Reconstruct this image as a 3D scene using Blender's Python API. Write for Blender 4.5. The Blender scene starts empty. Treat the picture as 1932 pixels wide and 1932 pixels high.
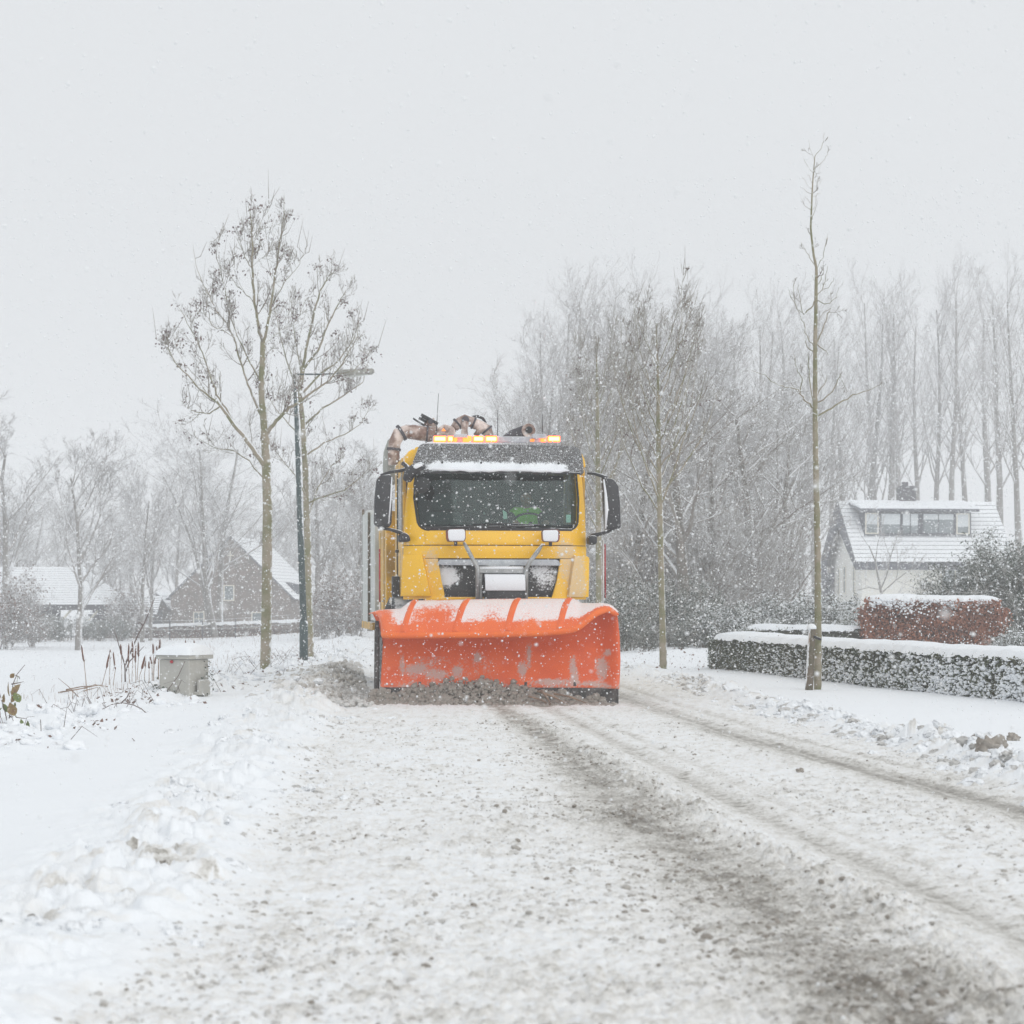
import bpy, bmesh, math, random
import numpy as np
from mathutils import Vector, Matrix, Euler

scene = bpy.context.scene
C = scene.collection
PI = math.pi

# ---------------------------------------------------------------- camera
# "photo units": the photograph measured as 1932 x 1932, focal length 4025 units
F, PCX, HZ, EYE = 4025.0, 966.0, 1140.0, 1.25
cam_d = bpy.data.cameras.new('camera')
cam = bpy.data.objects.new('camera', cam_d)
C.objects.link(cam)
cam.location = (0, 0, EYE)
cam.rotation_euler = (PI / 2, 0, 0)
cam_d.sensor_width = 24.0
cam_d.sensor_height = 24.0
cam_d.sensor_fit = 'HORIZONTAL'
cam_d.lens = 24.0 * F / 1932.0
cam_d.shift_y = (HZ - 966.0) / 1932.0
cam_d.clip_start = 0.1
cam_d.clip_end = 3000
cam_d.dof.use_dof = True
cam_d.dof.focus_distance = 26.5
cam_d.dof.aperture_fstop = 3.6
scene.camera = cam

# ---------------------------------------------------------------- world: overcast winter sky
SUN_EL, SUN_ROT = math.radians(30), math.radians(150)
w = bpy.data.worlds.new('World')
scene.world = w
w.use_nodes = True
nt = w.node_tree
nt.nodes.clear()
n_out = nt.nodes.new('ShaderNodeOutputWorld')
n_bg = nt.nodes.new('ShaderNodeBackground')
n_bg.inputs['Strength'].default_value = 0.1
n_sky = nt.nodes.new('ShaderNodeTexSky')
n_sky.sky_type = 'NISHITA'
n_sky.sun_disc = False
n_sky.sun_elevation = SUN_EL
n_sky.sun_rotation = SUN_ROT
n_sky.dust_density = 6
# cloud deck: a smooth overcast layer, slightly brighter towards the zenith, covering the clear sky
n_geo = nt.nodes.new('ShaderNodeTexCoord')
n_sep = nt.nodes.new('ShaderNodeSeparateXYZ')
n_ramp = nt.nodes.new('ShaderNodeMapRange')
n_ramp.inputs['From Min'].default_value = 0.0
n_ramp.inputs['From Max'].default_value = 1.0
n_ramp.inputs['To Min'].default_value = 7.3
n_ramp.inputs['To Max'].default_value = 8.7
n_tint = nt.nodes.new('ShaderNodeVectorMath')
n_tint.operation = 'MULTIPLY'
n_tint.inputs[1].default_value = (0.968, 0.995, 1.02)
n_comb = nt.nodes.new('ShaderNodeCombineXYZ')
n_mix = nt.nodes.new('ShaderNodeMix')
n_mix.data_type = 'RGBA'
n_mix.inputs['Factor'].default_value = 0.97
L = nt.links.new
L(n_geo.outputs['Generated'], n_sep.inputs[0])
L(n_sep.outputs['Z'], n_ramp.inputs['Value'])
for k in range(3):
    L(n_ramp.outputs[0], n_comb.inputs[k])
L(n_comb.outputs[0], n_tint.inputs[0])
L(n_sky.outputs[0], n_mix.inputs[6])
L(n_tint.outputs[0], n_mix.inputs[7])
L(n_mix.outputs[2], n_bg.inputs['Color'])
L(n_bg.outputs[0], n_out.inputs['Surface'])

sun_d = bpy.data.lights.new('sun', 'SUN')
sun_d.energy = 0.95
sun_d.angle = math.radians(60)
sun_d.color = (1.0, 0.985, 0.96)
sun = bpy.data.objects.new('sun', sun_d)
C.objects.link(sun)
sun.location = (0, 0, 40)
sun.rotation_euler = (PI / 2 - SUN_EL, 0, math.radians(35))

scene.view_settings.view_transform = 'Standard'
scene.view_settings.look = 'None'
scene.view_settings.exposure = 0.05
scene.view_settings.gamma = 1.0
scene.view_settings.use_curve_mapping = False
scene.cycles.volume_bounces = 3
scene.cycles.max_bounces = 7
scene.cycles.diffuse_bounces = 4
scene.cycles.transparent_max_bounces = 12


# ---------------------------------------------------------------- placing helpers
def W(px, py, Y):
    """world point that lies at depth Y on the line of sight through photo point (px, py)"""
    return ((px - PCX) / F * Y, Y, EYE - (py - HZ) / F * Y)


def tag(o, label=None, cat=None, group=None, kind=None):
    if label: o['label'] = label
    if cat: o['category'] = cat
    if group: o['group'] = group
    if kind: o['kind'] = kind
    return o


def empty(name, loc=(0, 0, 0), rz=0.0, label=None, cat=None, group=None):
    o = bpy.data.objects.new(name, None)
    C.objects.link(o)
    o.location = loc
    o.rotation_euler = (0, 0, rz)
    o.empty_display_size = 0.2
    return tag(o, label, cat, group)


def link_mesh(name, me, mat=None, parent=None, bevel=0, smooth=False, seg=2):
    o = bpy.data.objects.new(name, me)
    C.objects.link(o)
    if mat and not me.materials:
        me.materials.append(mat)
    if parent:
        o.parent = parent
    if smooth:
        me.polygons.foreach_set('use_smooth', np.ones(len(me.polygons), bool))
    if bevel:
        m = o.modifiers.new('bevel', 'BEVEL')
        m.width = bevel
        m.segments = seg
        m.limit_method = 'ANGLE'
        m.angle_limit = 0.6
        m.harden_normals = False
    return o


def copy_thing(o, parent=None):
    c = o.copy()
    C.objects.link(c)
    if parent:
        c.parent = parent
    for ch in list(o.children):
        copy_thing(ch, c)
    return c


def np_mesh(name, verts, faces):
    """verts (N,3) array, faces (M,k) array of equal sized faces"""
    me = bpy.data.meshes.new(name)
    verts = np.asarray(verts, np.float32)
    faces = np.asarray(faces, np.int32)
    m, k = faces.shape
    me.vertices.add(len(verts))
    me.vertices.foreach_set('co', verts.ravel())
    me.loops.add(m * k)
    me.loops.foreach_set('vertex_index', faces.ravel())
    me.polygons.add(m)
    me.polygons.foreach_set('loop_start', np.arange(0, m * k, k, dtype=np.int32))
    me.update(calc_edges=True)
    return me


class MB:
    """small general mesh collector"""
    def __init__(s):
        s.v = []; s.f = []

    def add(s, vs, fs):
        b = len(s.v)
        s.v += [tuple(p) for p in vs]
        s.f += [tuple(i + b for i in f) for f in fs]

    def box(s, lo, hi):
        x0, y0, z0 = lo; x1, y1, z1 = hi
        s.add([(x0, y0, z0), (x1, y0, z0), (x1, y1, z0), (x0, y1, z0), (x0, y0, z1), (x1, y0, z1), (x1, y1, z1), (x0, y1, z1)],
              [(0, 3, 2, 1), (4, 5, 6, 7), (0, 1, 5, 4), (1, 2, 6, 5), (2, 3, 7, 6), (3, 0, 4, 7)])
        return s

    def prism(s, poly, axis, a, b):
        """polygon (2D) extruded along axis ('x','y','z') from a to b"""
        def P(u, t):
            if axis == 'y': return (u[0], t, u[1])
            if axis == 'x': return (t, u[0], u[1])
            return (u[0], u[1], t)
        n = len(poly)
        vs = [P(u, a) for u in poly] + [P(u, b) for u in poly]
        fs = [tuple(range(n)), tuple(range(2 * n - 1, n - 1, -1))]
        fs += [(i, i + n, (i + 1) % n + n, (i + 1) % n) for i in range(n)]
        s.add(vs, fs)
        return s

    def tube(s, pts, radii, sides=8, cap=True):
        pts = [Vector(p) for p in pts]
        if not hasattr(radii, '__len__'): radii = [radii] * len(pts)
        n = len(pts)
        vs = []
        ref = None
        for i, p in enumerate(pts):
            t = (pts[min(i + 1, n - 1)] - pts[max(i - 1, 0)]).normalized()
            if ref is None:
                ref = t.cross(Vector((0, 0, 1)))
                if ref.length < 0.1: ref = t.cross(Vector((1, 0, 0)))
            u = (ref - t * ref.dot(t)).normalized()
            ref = u
            v = t.cross(u)
            for k in range(sides):
                a = 2 * PI * k / sides
                vs.append(p + (u * math.cos(a) + v * math.sin(a)) * radii[i])
        fs = []
        for i in range(n - 1):
            for k in range(sides):
                k2 = (k + 1) % sides
                fs.append((i * sides + k, i * sides + k2, (i + 1) * sides + k2, (i + 1) * sides + k))
        if cap:
            fs.append(tuple(range(sides - 1, -1, -1)))
            fs.append(tuple((n - 1) * sides + k for k in range(sides)))
        s.add(vs, fs)
        return s

    def lathe(s, profile, center=(0, 0, 0), sides=16, axis='z'):
        """profile: (radius, height) list"""
        vs = []
        for r, h in profile:
            for k in range(sides):
                a = 2 * PI * k / sides
                c, sn = r * math.cos(a), r * math.sin(a)
                p = {'z': (c, sn, h), 'y': (c, h, sn), 'x': (h, c, sn)}[axis]
                vs.append((p[0] + center[0], p[1] + center[1], p[2] + center[2]))
        fs = []
        n = len(profile)
        for i in range(n - 1):
            for k in range(sides):
                k2 = (k + 1) % sides
                fs.append((i * sides + k, i * sides + k2, (i + 1) * sides + k2, (i + 1) * sides + k))
        fs.append(tuple(range(sides - 1, -1, -1)))
        fs.append(tuple((n - 1) * sides + k for k in range(sides)))
        s.add(vs, fs)
        return s

    def build(s, name, mat=None, parent=None, bevel=0, smooth=False, seg=2):
        me = bpy.data.meshes.new(name)
        me.from_pydata(s.v, [], s.f)
        bm = bmesh.new()
        bm.from_mesh(me)
        bmesh.ops.recalc_face_normals(bm, faces=bm.faces)
        bm.to_mesh(me)
        bm.free()
        return link_mesh(name, me, mat, parent, bevel, smooth, seg)


# ---------------------------------------------------------------- numpy noise
def _hash(ix, iy, seed):
    h = (ix.astype(np.int64) * 374761393 + iy.astype(np.int64) * 668265263 + seed * 1442695041) & 0xFFFFFFFF
    h = ((h ^ (h >> 13)) * 1274126177) & 0xFFFFFFFF
    h = ((h ^ (h >> 16)) * 2246822519) & 0xFFFFFFFF
    return ((h ^ (h >> 15)) & 0xFFFFFF) / float(0xFFFFFF)


def vnoise(x, y, seed=0):
    ix = np.floor(x); iy = np.floor(y)
    fx = x - ix; fy = y - iy
    fx = fx * fx * (3 - 2 * fx); fy = fy * fy * (3 - 2 * fy)
    a = _hash(ix, iy, seed); b = _hash(ix + 1, iy, seed)
    c = _hash(ix, iy + 1, seed); d = _hash(ix + 1, iy + 1, seed)
    return (a * (1 - fx) + b * fx) * (1 - fy) + (c * (1 - fx) + d * fx) * fy


def fbm(x, y, seed=0, octv=4, gain=0.5):
    s = 0; a = 1; t = 0
    for o in range(octv):
        s = s + a * vnoise(x * 2 ** o + 17.3 * o, y * 2 ** o - 9.1 * o, seed + o)
        t += a; a *= gain
    return s / t


def clods(x, y, cell, seed, prob=0.6):
    """rounded lumps: one candidate lump in each cell; returns height 0..1 and its random id"""
    u = x / cell; v = y / cell
    ix = np.floor(u); iy = np.floor(v)
    best = np.zeros_like(u); bid = np.zeros_like(u)
    for dx in (-1, 0, 1):
        for dy in (-1, 0, 1):
            cx = ix + dx; cy = iy + dy
            px = cx + 0.15 + 0.7 * _hash(cx, cy, seed); py = cy + 0.15 + 0.7 * _hash(cx, cy, seed + 1)
            rr = 0.25 + 0.45 * _hash(cx, cy, seed + 2)
            pr = _hash(cx, cy, seed + 3)
            d2 = ((u - px) ** 2 + (v - py) ** 2) / (rr * rr)
            h = np.where(pr < prob, np.sqrt(np.clip(1 - d2, 0, 1)) * rr / 0.7, 0)
            m = h > best
            best = np.where(m, h, best); bid = np.where(m, _hash(cx, cy, seed + 4), bid)
    return best, bid


def sstep(a, b, x):
    t = np.clip((x - a) / (b - a), 0, 1)
    return t * t * (3 - 2 * t)


# ---------------------------------------------------------------- materials
SNOW = (0.86, 0.885, 0.91, 1)


def new_mat(name):
    m = bpy.data.materials.new(name)
    m.use_nodes = True
    t = m.node_tree
    b = t.nodes['Principled BSDF']
    return m, t, b


def node(t, typ, **kw):
    n = t.nodes.new(typ)
    for k, v in kw.items():
        if k in n.inputs: n.inputs[k].default_value = v
        else: setattr(n, k, v)
    return n


def mixc(t, fac, a, b):
    m = t.nodes.new('ShaderNodeMix')
    m.data_type = 'RGBA'
    for sock, val in ((m.inputs[0], fac), (m.inputs[6], a), (m.inputs[7], b)):
        if hasattr(val, 'is_linked'): t.links.new(val, sock)
        else: sock.default_value = val
    return m.outputs[2]


def mathn(t, op, a, b=0.0, c=None, clamp=False):
    m = t.nodes.new('ShaderNodeMath')
    m.operation = op
    m.use_clamp = clamp
    for i, val in enumerate((a, b, c)):
        if val is None: continue
        if hasattr(val, 'is_linked'): t.links.new(val, m.inputs[i])
        else: m.inputs[i].default_value = val
    return m.outputs[0]


def ramp(t, val, lo, hi):
    m = t.nodes.new('ShaderNodeMapRange')
    m.clamp = True
    m.interpolation_type = 'SMOOTHSTEP'
    t.links.new(val, m.inputs[0])
    m.inputs[1].default_value = lo
    m.inputs[2].default_value = hi
    return m.outputs[0]


def noise(t, scale, detail=3, rough=0.55, vec=None):
    n = node(t, 'ShaderNodeTexNoise', Scale=scale, Detail=detail, Roughness=rough)
    if vec is None:
        tc = t.nodes.new('ShaderNodeTexCoord')
        vec = tc.outputs['Object']
    t.links.new(vec, n.inputs['Vector'])
    return n.outputs['Fac']


def surf(name, c1, c2=None, rough=0.6, scale=8.0, metal=0.0, snow=None, specks=None, spec=0.5, bump=0.0, bscale=30.0, coat=0.0, attr=None, stuck=None):
    """c1/c2 mixed by noise. snow = (threshold, width, wind) lays snow on what faces up (and, with wind, on the weather side).
    specks = (noise scale, lo, hi): spray and frozen snow stuck to the surface. attr: vertex attribute that adds snow."""
    m, t, b = new_mat(name)
    c1 = tuple(c1) + (1,)
    col = c1
    if c2:
        col = mixc(t, ramp(t, noise(t, scale, 4), 0.35, 0.65), c1, tuple(c2) + (1,))
    fac = None
    if snow:
        g = t.nodes.new('ShaderNodeNewGeometry')
        dot = node(t, 'ShaderNodeVectorMath', operation='DOT_PRODUCT')
        wv = Vector((snow[2], -0.25 * abs(snow[2]), 1.0)).normalized()
        t.links.new(g.outputs['Normal'], dot.inputs[0])
        dot.inputs[1].default_value = wv
        nn = noise(t, 14.0, 3)
        v = mathn(t, 'ADD', dot.outputs['Value'], mathn(t, 'MULTIPLY', mathn(t, 'SUBTRACT', nn, 0.5), 0.5))
        fac = ramp(t, v, snow[0], snow[0] + snow[1])
    if specks:
        f2 = ramp(t, noise(t, specks[0], 5, 0.7), specks[1], specks[2])
        if len(specks) > 3:
            f2 = mathn(t, 'MULTIPLY', f2, specks[3])
        fac = f2 if fac is None else mathn(t, 'MAXIMUM', fac, f2)
    if attr:
        a = node(t, 'ShaderNodeAttribute', attribute_name=attr)
        nz = mathn(t, 'MULTIPLY', mathn(t, 'SUBTRACT', noise(t, 38.0, 6, 0.75), 0.5), 1.5)
        nz2 = mathn(t, 'MULTIPLY', mathn(t, 'SUBTRACT', noise(t, 5.0, 3, 0.6), 0.5), 0.8)
        av = mathn(t, 'ADD', a.outputs['Fac'], mathn(t, 'ADD', nz, nz2))
        f3 = ramp(t, av, 0.38, 0.72)
        f3 = mathn(t, 'MULTIPLY', f3, ramp(t, a.outputs['Fac'], 0.0, 0.15))
        if stuck:
            ff = mathn(t, 'MULTIPLY', f3, mathn(t, 'MULTIPLY_ADD', noise(t, 60.0, 4, .7), 0.9, stuck[3]), clamp=True)
            col = mixc(t, ff, col, tuple(stuck[:3]) + (1,))
            f3 = mathn(t, 'MULTIPLY', f3, 0.0)
        fac = f3 if fac is None else mathn(t, 'MAXIMUM', fac, f3)
    if fac is not None:
        col = mixc(t, fac, col, SNOW)
        r = mathn(t, 'MULTIPLY_ADD', fac, 0.85 - rough, rough, clamp=True)
        t.links.new(r, b.inputs['Roughness'])
    else:
        b.inputs['Roughness'].default_value = rough
    if hasattr(col, 'is_linked'): t.links.new(col, b.inputs['Base Color'])
    else: b.inputs['Base Color'].default_value = col
    b.inputs['Metallic'].default_value = metal
    b.inputs['Specular IOR Level'].default_value = spec
    if coat: b.inputs['Coat Weight'].default_value = coat
    if bump:
        bn = node(t, 'ShaderNodeBump', Strength=bump, Distance=0.02)
        t.links.new(noise(t, bscale, 5, 0.6), bn.inputs['Height'])
        t.links.new(bn.outputs[0], b.inputs['Normal'])
    return m


def snow_mat(name, bump=0.35, sc=9.0, tint=SNOW):
    m, t, b = new_mat(name)
    c = mixc(t, ramp(t, noise(t, 3.0, 4), 0.3, 0.7), tint, (tint[0] * 0.97, tint[1] * 0.975, tint[2] * 0.985, 1))
    t.links.new(c, b.inputs['Base Color'])
    b.inputs['Roughness'].default_value = 0.9
    b.inputs['Specular IOR Level'].default_value = 0.25
    bn = node(t, 'ShaderNodeBump', Strength=bump, Distance=0.03)
    t.links.new(noise(t, sc, 7, 0.62), bn.inputs['Height'])
    t.links.new(bn.outputs[0], b.inputs['Normal'])
    return m


M = {}
M['snow'] = snow_mat('snow')
M['flake'] = surf('snowflake', (0.83, 0.845, 0.86), rough=0.9, spec=0.1)
M['bark'] = surf('bark', (0.34, 0.29, 0.225), (0.19, 0.19, 0.10), rough=0.9, scale=3.5, snow=(0.62, 0.12, 0.9), specks=(60, 0.66, 0.75), bump=0.6, bscale=40)
M['bark_grey'] = surf('grey_bark', (0.17, 0.145, 0.125), (0.11, 0.105, 0.085), rough=0.9, scale=5, snow=(0.56, 0.2, 0.6))
M['twig'] = surf('twigs', (0.20, 0.17, 0.145), (0.25, 0.22, 0.17), rough=0.9, scale=3, snow=(0.25, 0.35, 0.5))
M['twig_far'] = surf('far_twigs_hazed', (0.29, 0.265, 0.25), (0.36, 0.335, 0.32), rough=0.9, scale=1.5, snow=(0.05, 0.5, 0.5))  # base paler than near twigs: clinging snow plus distance haze put into the colour
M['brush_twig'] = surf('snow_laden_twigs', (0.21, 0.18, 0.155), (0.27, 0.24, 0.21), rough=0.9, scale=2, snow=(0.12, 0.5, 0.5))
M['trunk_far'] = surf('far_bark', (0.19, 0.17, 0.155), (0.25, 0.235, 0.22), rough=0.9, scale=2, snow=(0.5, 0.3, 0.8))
M['seeds'] = surf('seed_clusters', (0.12, 0.08, 0.085), (0.18, 0.13, 0.115), rough=0.9, scale=6, snow=(0.75, 0.2, 0.3))
M['blue_print'] = surf('faded_blue_print', (0.25, 0.35, 0.62), (0.6, 0.66, 0.75), rough=0.6, scale=30)
M['yellow'] = surf('yellow_paint', (0.95, 0.54, 0.0), (0.93, 0.51, 0.0), rough=0.32, scale=1.2, coat=0.4, snow=(0.80, 0.15, 0.0), specks=(90, 0.72, 0.80, 0.6), attr='snow', stuck=(0.62, 0.53, 0.43, 0.15))
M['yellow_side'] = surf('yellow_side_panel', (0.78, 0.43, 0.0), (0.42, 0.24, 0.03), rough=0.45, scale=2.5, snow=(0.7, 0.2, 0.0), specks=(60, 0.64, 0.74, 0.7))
M['orange_flap'] = surf('orange_flap_paint', (0.84, 0.15, 0.018), (0.78, 0.12, 0.015), rough=0.42, scale=3, attr='snow', specks=(75, 0.66, 0.74, 0.6), stuck=(0.84, 0.80, 0.79, 0.42))
M['orange'] = surf('orange_plough_paint', (0.82, 0.125, 0.012), (0.74, 0.10, 0.012), rough=0.42, scale=3, attr='snow', specks=(75, 0.63, 0.74, 0.6), stuck=(0.50, 0.42, 0.39, 0.35))
M['orange_edge'] = surf('orange_rubber_lip', (0.86, 0.16, 0.008), (0.80, 0.13, 0.01), rough=0.5, scale=5, specks=(70, 0.64, 0.74, 0.8))
M['black'] = surf('black_plastic', (0.018, 0.018, 0.021), (0.03, 0.03, 0.034), rough=0.5, scale=6, snow=(0.72, 0.2, 0.4), specks=(85, 0.63, 0.70, 0.85))
M['black_clean'] = surf('dark_interior', (0.012, 0.013, 0.014), (0.02, 0.022, 0.022), rough=0.7, scale=4)
M['visor'] = surf('sun_visor', (0.05, 0.05, 0.052), (0.075, 0.072, 0.07), rough=0.5, scale=8, attr='snow', specks=(70, 0.5, 0.66, 0.75))
M['grille'] = surf('grille_black', (0.012, 0.012, 0.014), (0.03, 0.03, 0.03), rough=0.5, scale=6, attr='snow', specks=(95, 0.62, 0.7, 0.85))
M['grey_trim'] = surf('frosted_grey_trim', (0.42, 0.45, 0.49), (0.55, 0.58, 0.61), rough=0.6, scale=9, snow=(0.7, 0.2, 0.0), specks=(60, 0.55, 0.7, 0.8))
M['steel'] = surf('galvanised_pipe', (0.30, 0.31, 0.31), (0.42, 0.43, 0.43), rough=0.45, metal=0.5, scale=10, snow=(0.6, 0.2, -0.2), specks=(60, 0.58, 0.68, 0.8))
M['white_panel'] = surf('white_side_panel', (0.62, 0.64, 0.63), (0.50, 0.53, 0.50), rough=0.6, scale=3, specks=(50, 0.62, 0.72, 0.7))
M['crane'] = surf('beige_crane_beacon_tint', (0.78, 0.66, 0.60), (0.20, 0.115, 0.085), rough=0.5, scale=6.5, snow=(0.70, 0.2, 0.0), specks=(60, 0.62, 0.7, 0.7))  # beige pinked with the beacons' glow put into the colour; brown patches are grime
M['duct'] = surf('grey_suction_duct', (0.42, 0.43, 0.40), (0.32, 0.33, 0.30), rough=0.6, scale=5, snow=(0.7, 0.2, 0.0), specks=(60, 0.64, 0.72, 0.7))
M['red'] = surf('red_rod', (0.42, 0.02, 0.03), rough=0.5)
M['white_paint'] = surf('white_paint', (0.78, 0.78, 0.78), rough=0.5)
M['lamp_rim'] = surf('red_lamp_rim', (0.30, 0.07, 0.05), (0.10, 0.05, 0.05), rough=0.5, scale=12)
M['packed_snow'] = snow_mat('packed_snow', 0.2, 20.0, (0.84, 0.855, 0.88, 1))
M['tyre'] = surf('tyre', (0.03, 0.03, 0.033), (0.10, 0.11, 0.12), rough=0.85, scale=7, snow=(0.5, 0.3, 0.3), specks=(25, 0.5, 0.62, 0.8))
M['rubber'] = surf('rubber_blade', (0.035, 0.033, 0.032), (0.10, 0.09, 0.085), rough=0.7, scale=7, specks=(30, 0.55, 0.7, 0.6))
M['skin'] = surf('skin', (0.42, 0.24, 0.17), rough=0.5)
M['hair'] = surf('hair', (0.05, 0.035, 0.025), rough=0.7)
M['hivis'] = surf('green_safety_vest', (0.35, 0.98, 0.05), rough=0.7)
M['jacket'] = surf('dark_jacket', (0.03, 0.035, 0.045), rough=0.8)
M['seat'] = surf('grey_seat_fabric', (0.07, 0.10, 0.10), rough=0.85)
M['paper'] = surf('pale_paper', (0.55, 0.72, 0.62), rough=0.7)
M['cabinet'] = surf('grey_beige_cabinet', (0.47, 0.46, 0.42), (0.40, 0.395, 0.365), rough=0.7, scale=3, specks=(45, 0.66, 0.74, 0.8), snow=(0.7, 0.1, 0.0), bump=0.1)
M['post_green'] = surf('dark_green_lamp_post', (0.025, 0.052, 0.055), (0.045, 0.075, 0.075), rough=0.5, scale=5, snow=(0.66, 0.08, 0.95), specks=(40, 0.60, 0.68, 0.8))
M['lamp_head'] = surf('grey_lamp_head', (0.36, 0.355, 0.32), (0.22, 0.215, 0.19), rough=0.6, scale=12, snow=(1.2, 0.3, 0.0))
M['lamp_glass'] = surf('lamp_diffuser', (0.50, 0.52, 0.48), rough=0.3)
M['wood'] = surf('weathered_wood', (0.17, 0.135, 0.10), (0.11, 0.10, 0.065), rough=0.9, scale=6, snow=(0.60, 0.1, -1.1), specks=(50, 0.64, 0.7, 0.8), bump=0.5)
M['cattail'] = surf('brown_cattail', (0.16, 0.065, 0.04), (0.11, 0.05, 0.035), rough=0.95, scale=30, snow=(0.52, 0.12, 1.4))
M['reed'] = surf('dry_reed', (0.34, 0.23, 0.16), (0.22, 0.15, 0.11), rough=0.9, scale=10)
M['leaf_rose'] = surf('fading_green_leaf', (0.22, 0.24, 0.07), (0.10, 0.15, 0.06), rough=0.7, scale=9)
M['leaf_brown'] = surf('yellow_brown_leaf', (0.32, 0.25, 0.10), (0.20, 0.12, 0.07), rough=0.7, scale=9)
M['stem'] = surf('dark_stem', (0.13, 0.09, 0.08), rough=0.8, snow=(0.8, 0.1, 0.5))
M['hedge_leaf'] = surf('hedge_leaves', (0.065, 0.088, 0.045), (0.10, 0.105, 0.055), rough=0.7, scale=1.5, snow=(0.72, 0.12, 0.3))
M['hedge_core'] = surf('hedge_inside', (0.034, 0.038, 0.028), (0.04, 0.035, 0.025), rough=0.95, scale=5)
M['beech_leaf'] = surf('dry_beech_leaves', (0.34, 0.135, 0.075), (0.25, 0.105, 0.065), rough=0.85, scale=1.6, snow=(0.93, 0.08, 0.3))
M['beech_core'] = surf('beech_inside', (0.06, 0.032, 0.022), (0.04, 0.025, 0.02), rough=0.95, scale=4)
M['rhodo_leaf'] = surf('rhododendron_leaves', (0.055, 0.085, 0.055), (0.08, 0.10, 0.065), rough=0.6, scale=1.2, snow=(0.28, 0.3, 0.2))
M['ever_leaf'] = surf('evergreen_leaves', (0.045, 0.075, 0.052), (0.085, 0.10, 0.07), rough=0.7, scale=0.9, snow=(0.66, 0.25, 0.3))
M['dead_leaf'] = surf('dead_brown_leaves', (0.22, 0.13, 0.10), (0.16, 0.11, 0.09), rough=0.9, scale=1.2, snow=(0.55, 0.3, 0.3))
M['brick_wall'] = surf('dark_brick', (0.20, 0.155, 0.135), (0.15, 0.125, 0.11), rough=0.9, scale=2.0, specks=(7, 0.62, 0.75, 0.5))
M['white_wall'] = surf('white_render', (0.74, 0.73, 0.68), (0.70, 0.69, 0.65), rough=0.9, scale=0.5)
M['slate'] = surf('dark_slate', (0.05, 0.055, 0.078), (0.075, 0.078, 0.10), rough=0.7, scale=3)
M['roof_snow'] = surf('snowy_roof_tiles', (0.16, 0.16, 0.18), (0.12, 0.12, 0.14), rough=0.8, scale=4, snow=(0.40, 0.15, 0.0))
M['window'] = surf('window_glass', (0.13, 0.16, 0.17), (0.20, 0.23, 0.25), rough=0.08, scale=1.0)
M['blind'] = surf('pale_blind', (0.60, 0.64, 0.66), rough=0.8)
M['cream'] = surf('cream_frame', (0.70, 0.67, 0.58), rough=0.6)
M['dark_wood'] = surf('dark_timber', (0.075, 0.07, 0.08), (0.05, 0.05, 0.06), rough=0.8, scale=4)


def emis(name, col, st):
    m, t, b = new_mat(name)
    b.inputs['Base Color'].default_value = (0.8, 0.3, 0.05, 1)
    b.inputs['Emission Color'].default_value = col + (1,)
    b.inputs['Emission Strength'].default_value = st
    return m


M['beacon'] = emis('amber_beacon_lit', (1.0, 0.050, 0.004), 9.0)
M['beacon_hot'] = emis('amber_beacon_core', (1.0, 0.20, 0.06), 14.0)
M['beacon_dim'] = emis('amber_beacon_dim', (1.0, 0.22, 0.03), 1.0)


def glass_mat():
    m, t, b = new_mat('windscreen_glass')
    t.nodes.remove(b)
    o = t.nodes['Material Output']
    tr = node(t, 'ShaderNodeBsdfTransparent')
    tr.inputs[0].default_value = (0.80, 0.90, 0.88, 1)
    gl = node(t, 'ShaderNodeBsdfGlossy', Roughness=0.03)
    gl.inputs[0].default_value = (0.85, 0.95, 0.95, 1)
    fr = node(t, 'ShaderNodeFresnel', IOR=1.38)
    mx = node(t, 'ShaderNodeMixShader')
    t.links.new(fr.outputs[0], mx.inputs[0])
    t.links.new(tr.outputs[0], mx.inputs[1])
    t.links.new(gl.outputs[0], mx.inputs[2])
    t.links.new(mx.outputs[0], o.inputs['Surface'])
    return m


M['glass'] = glass_mat()


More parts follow.
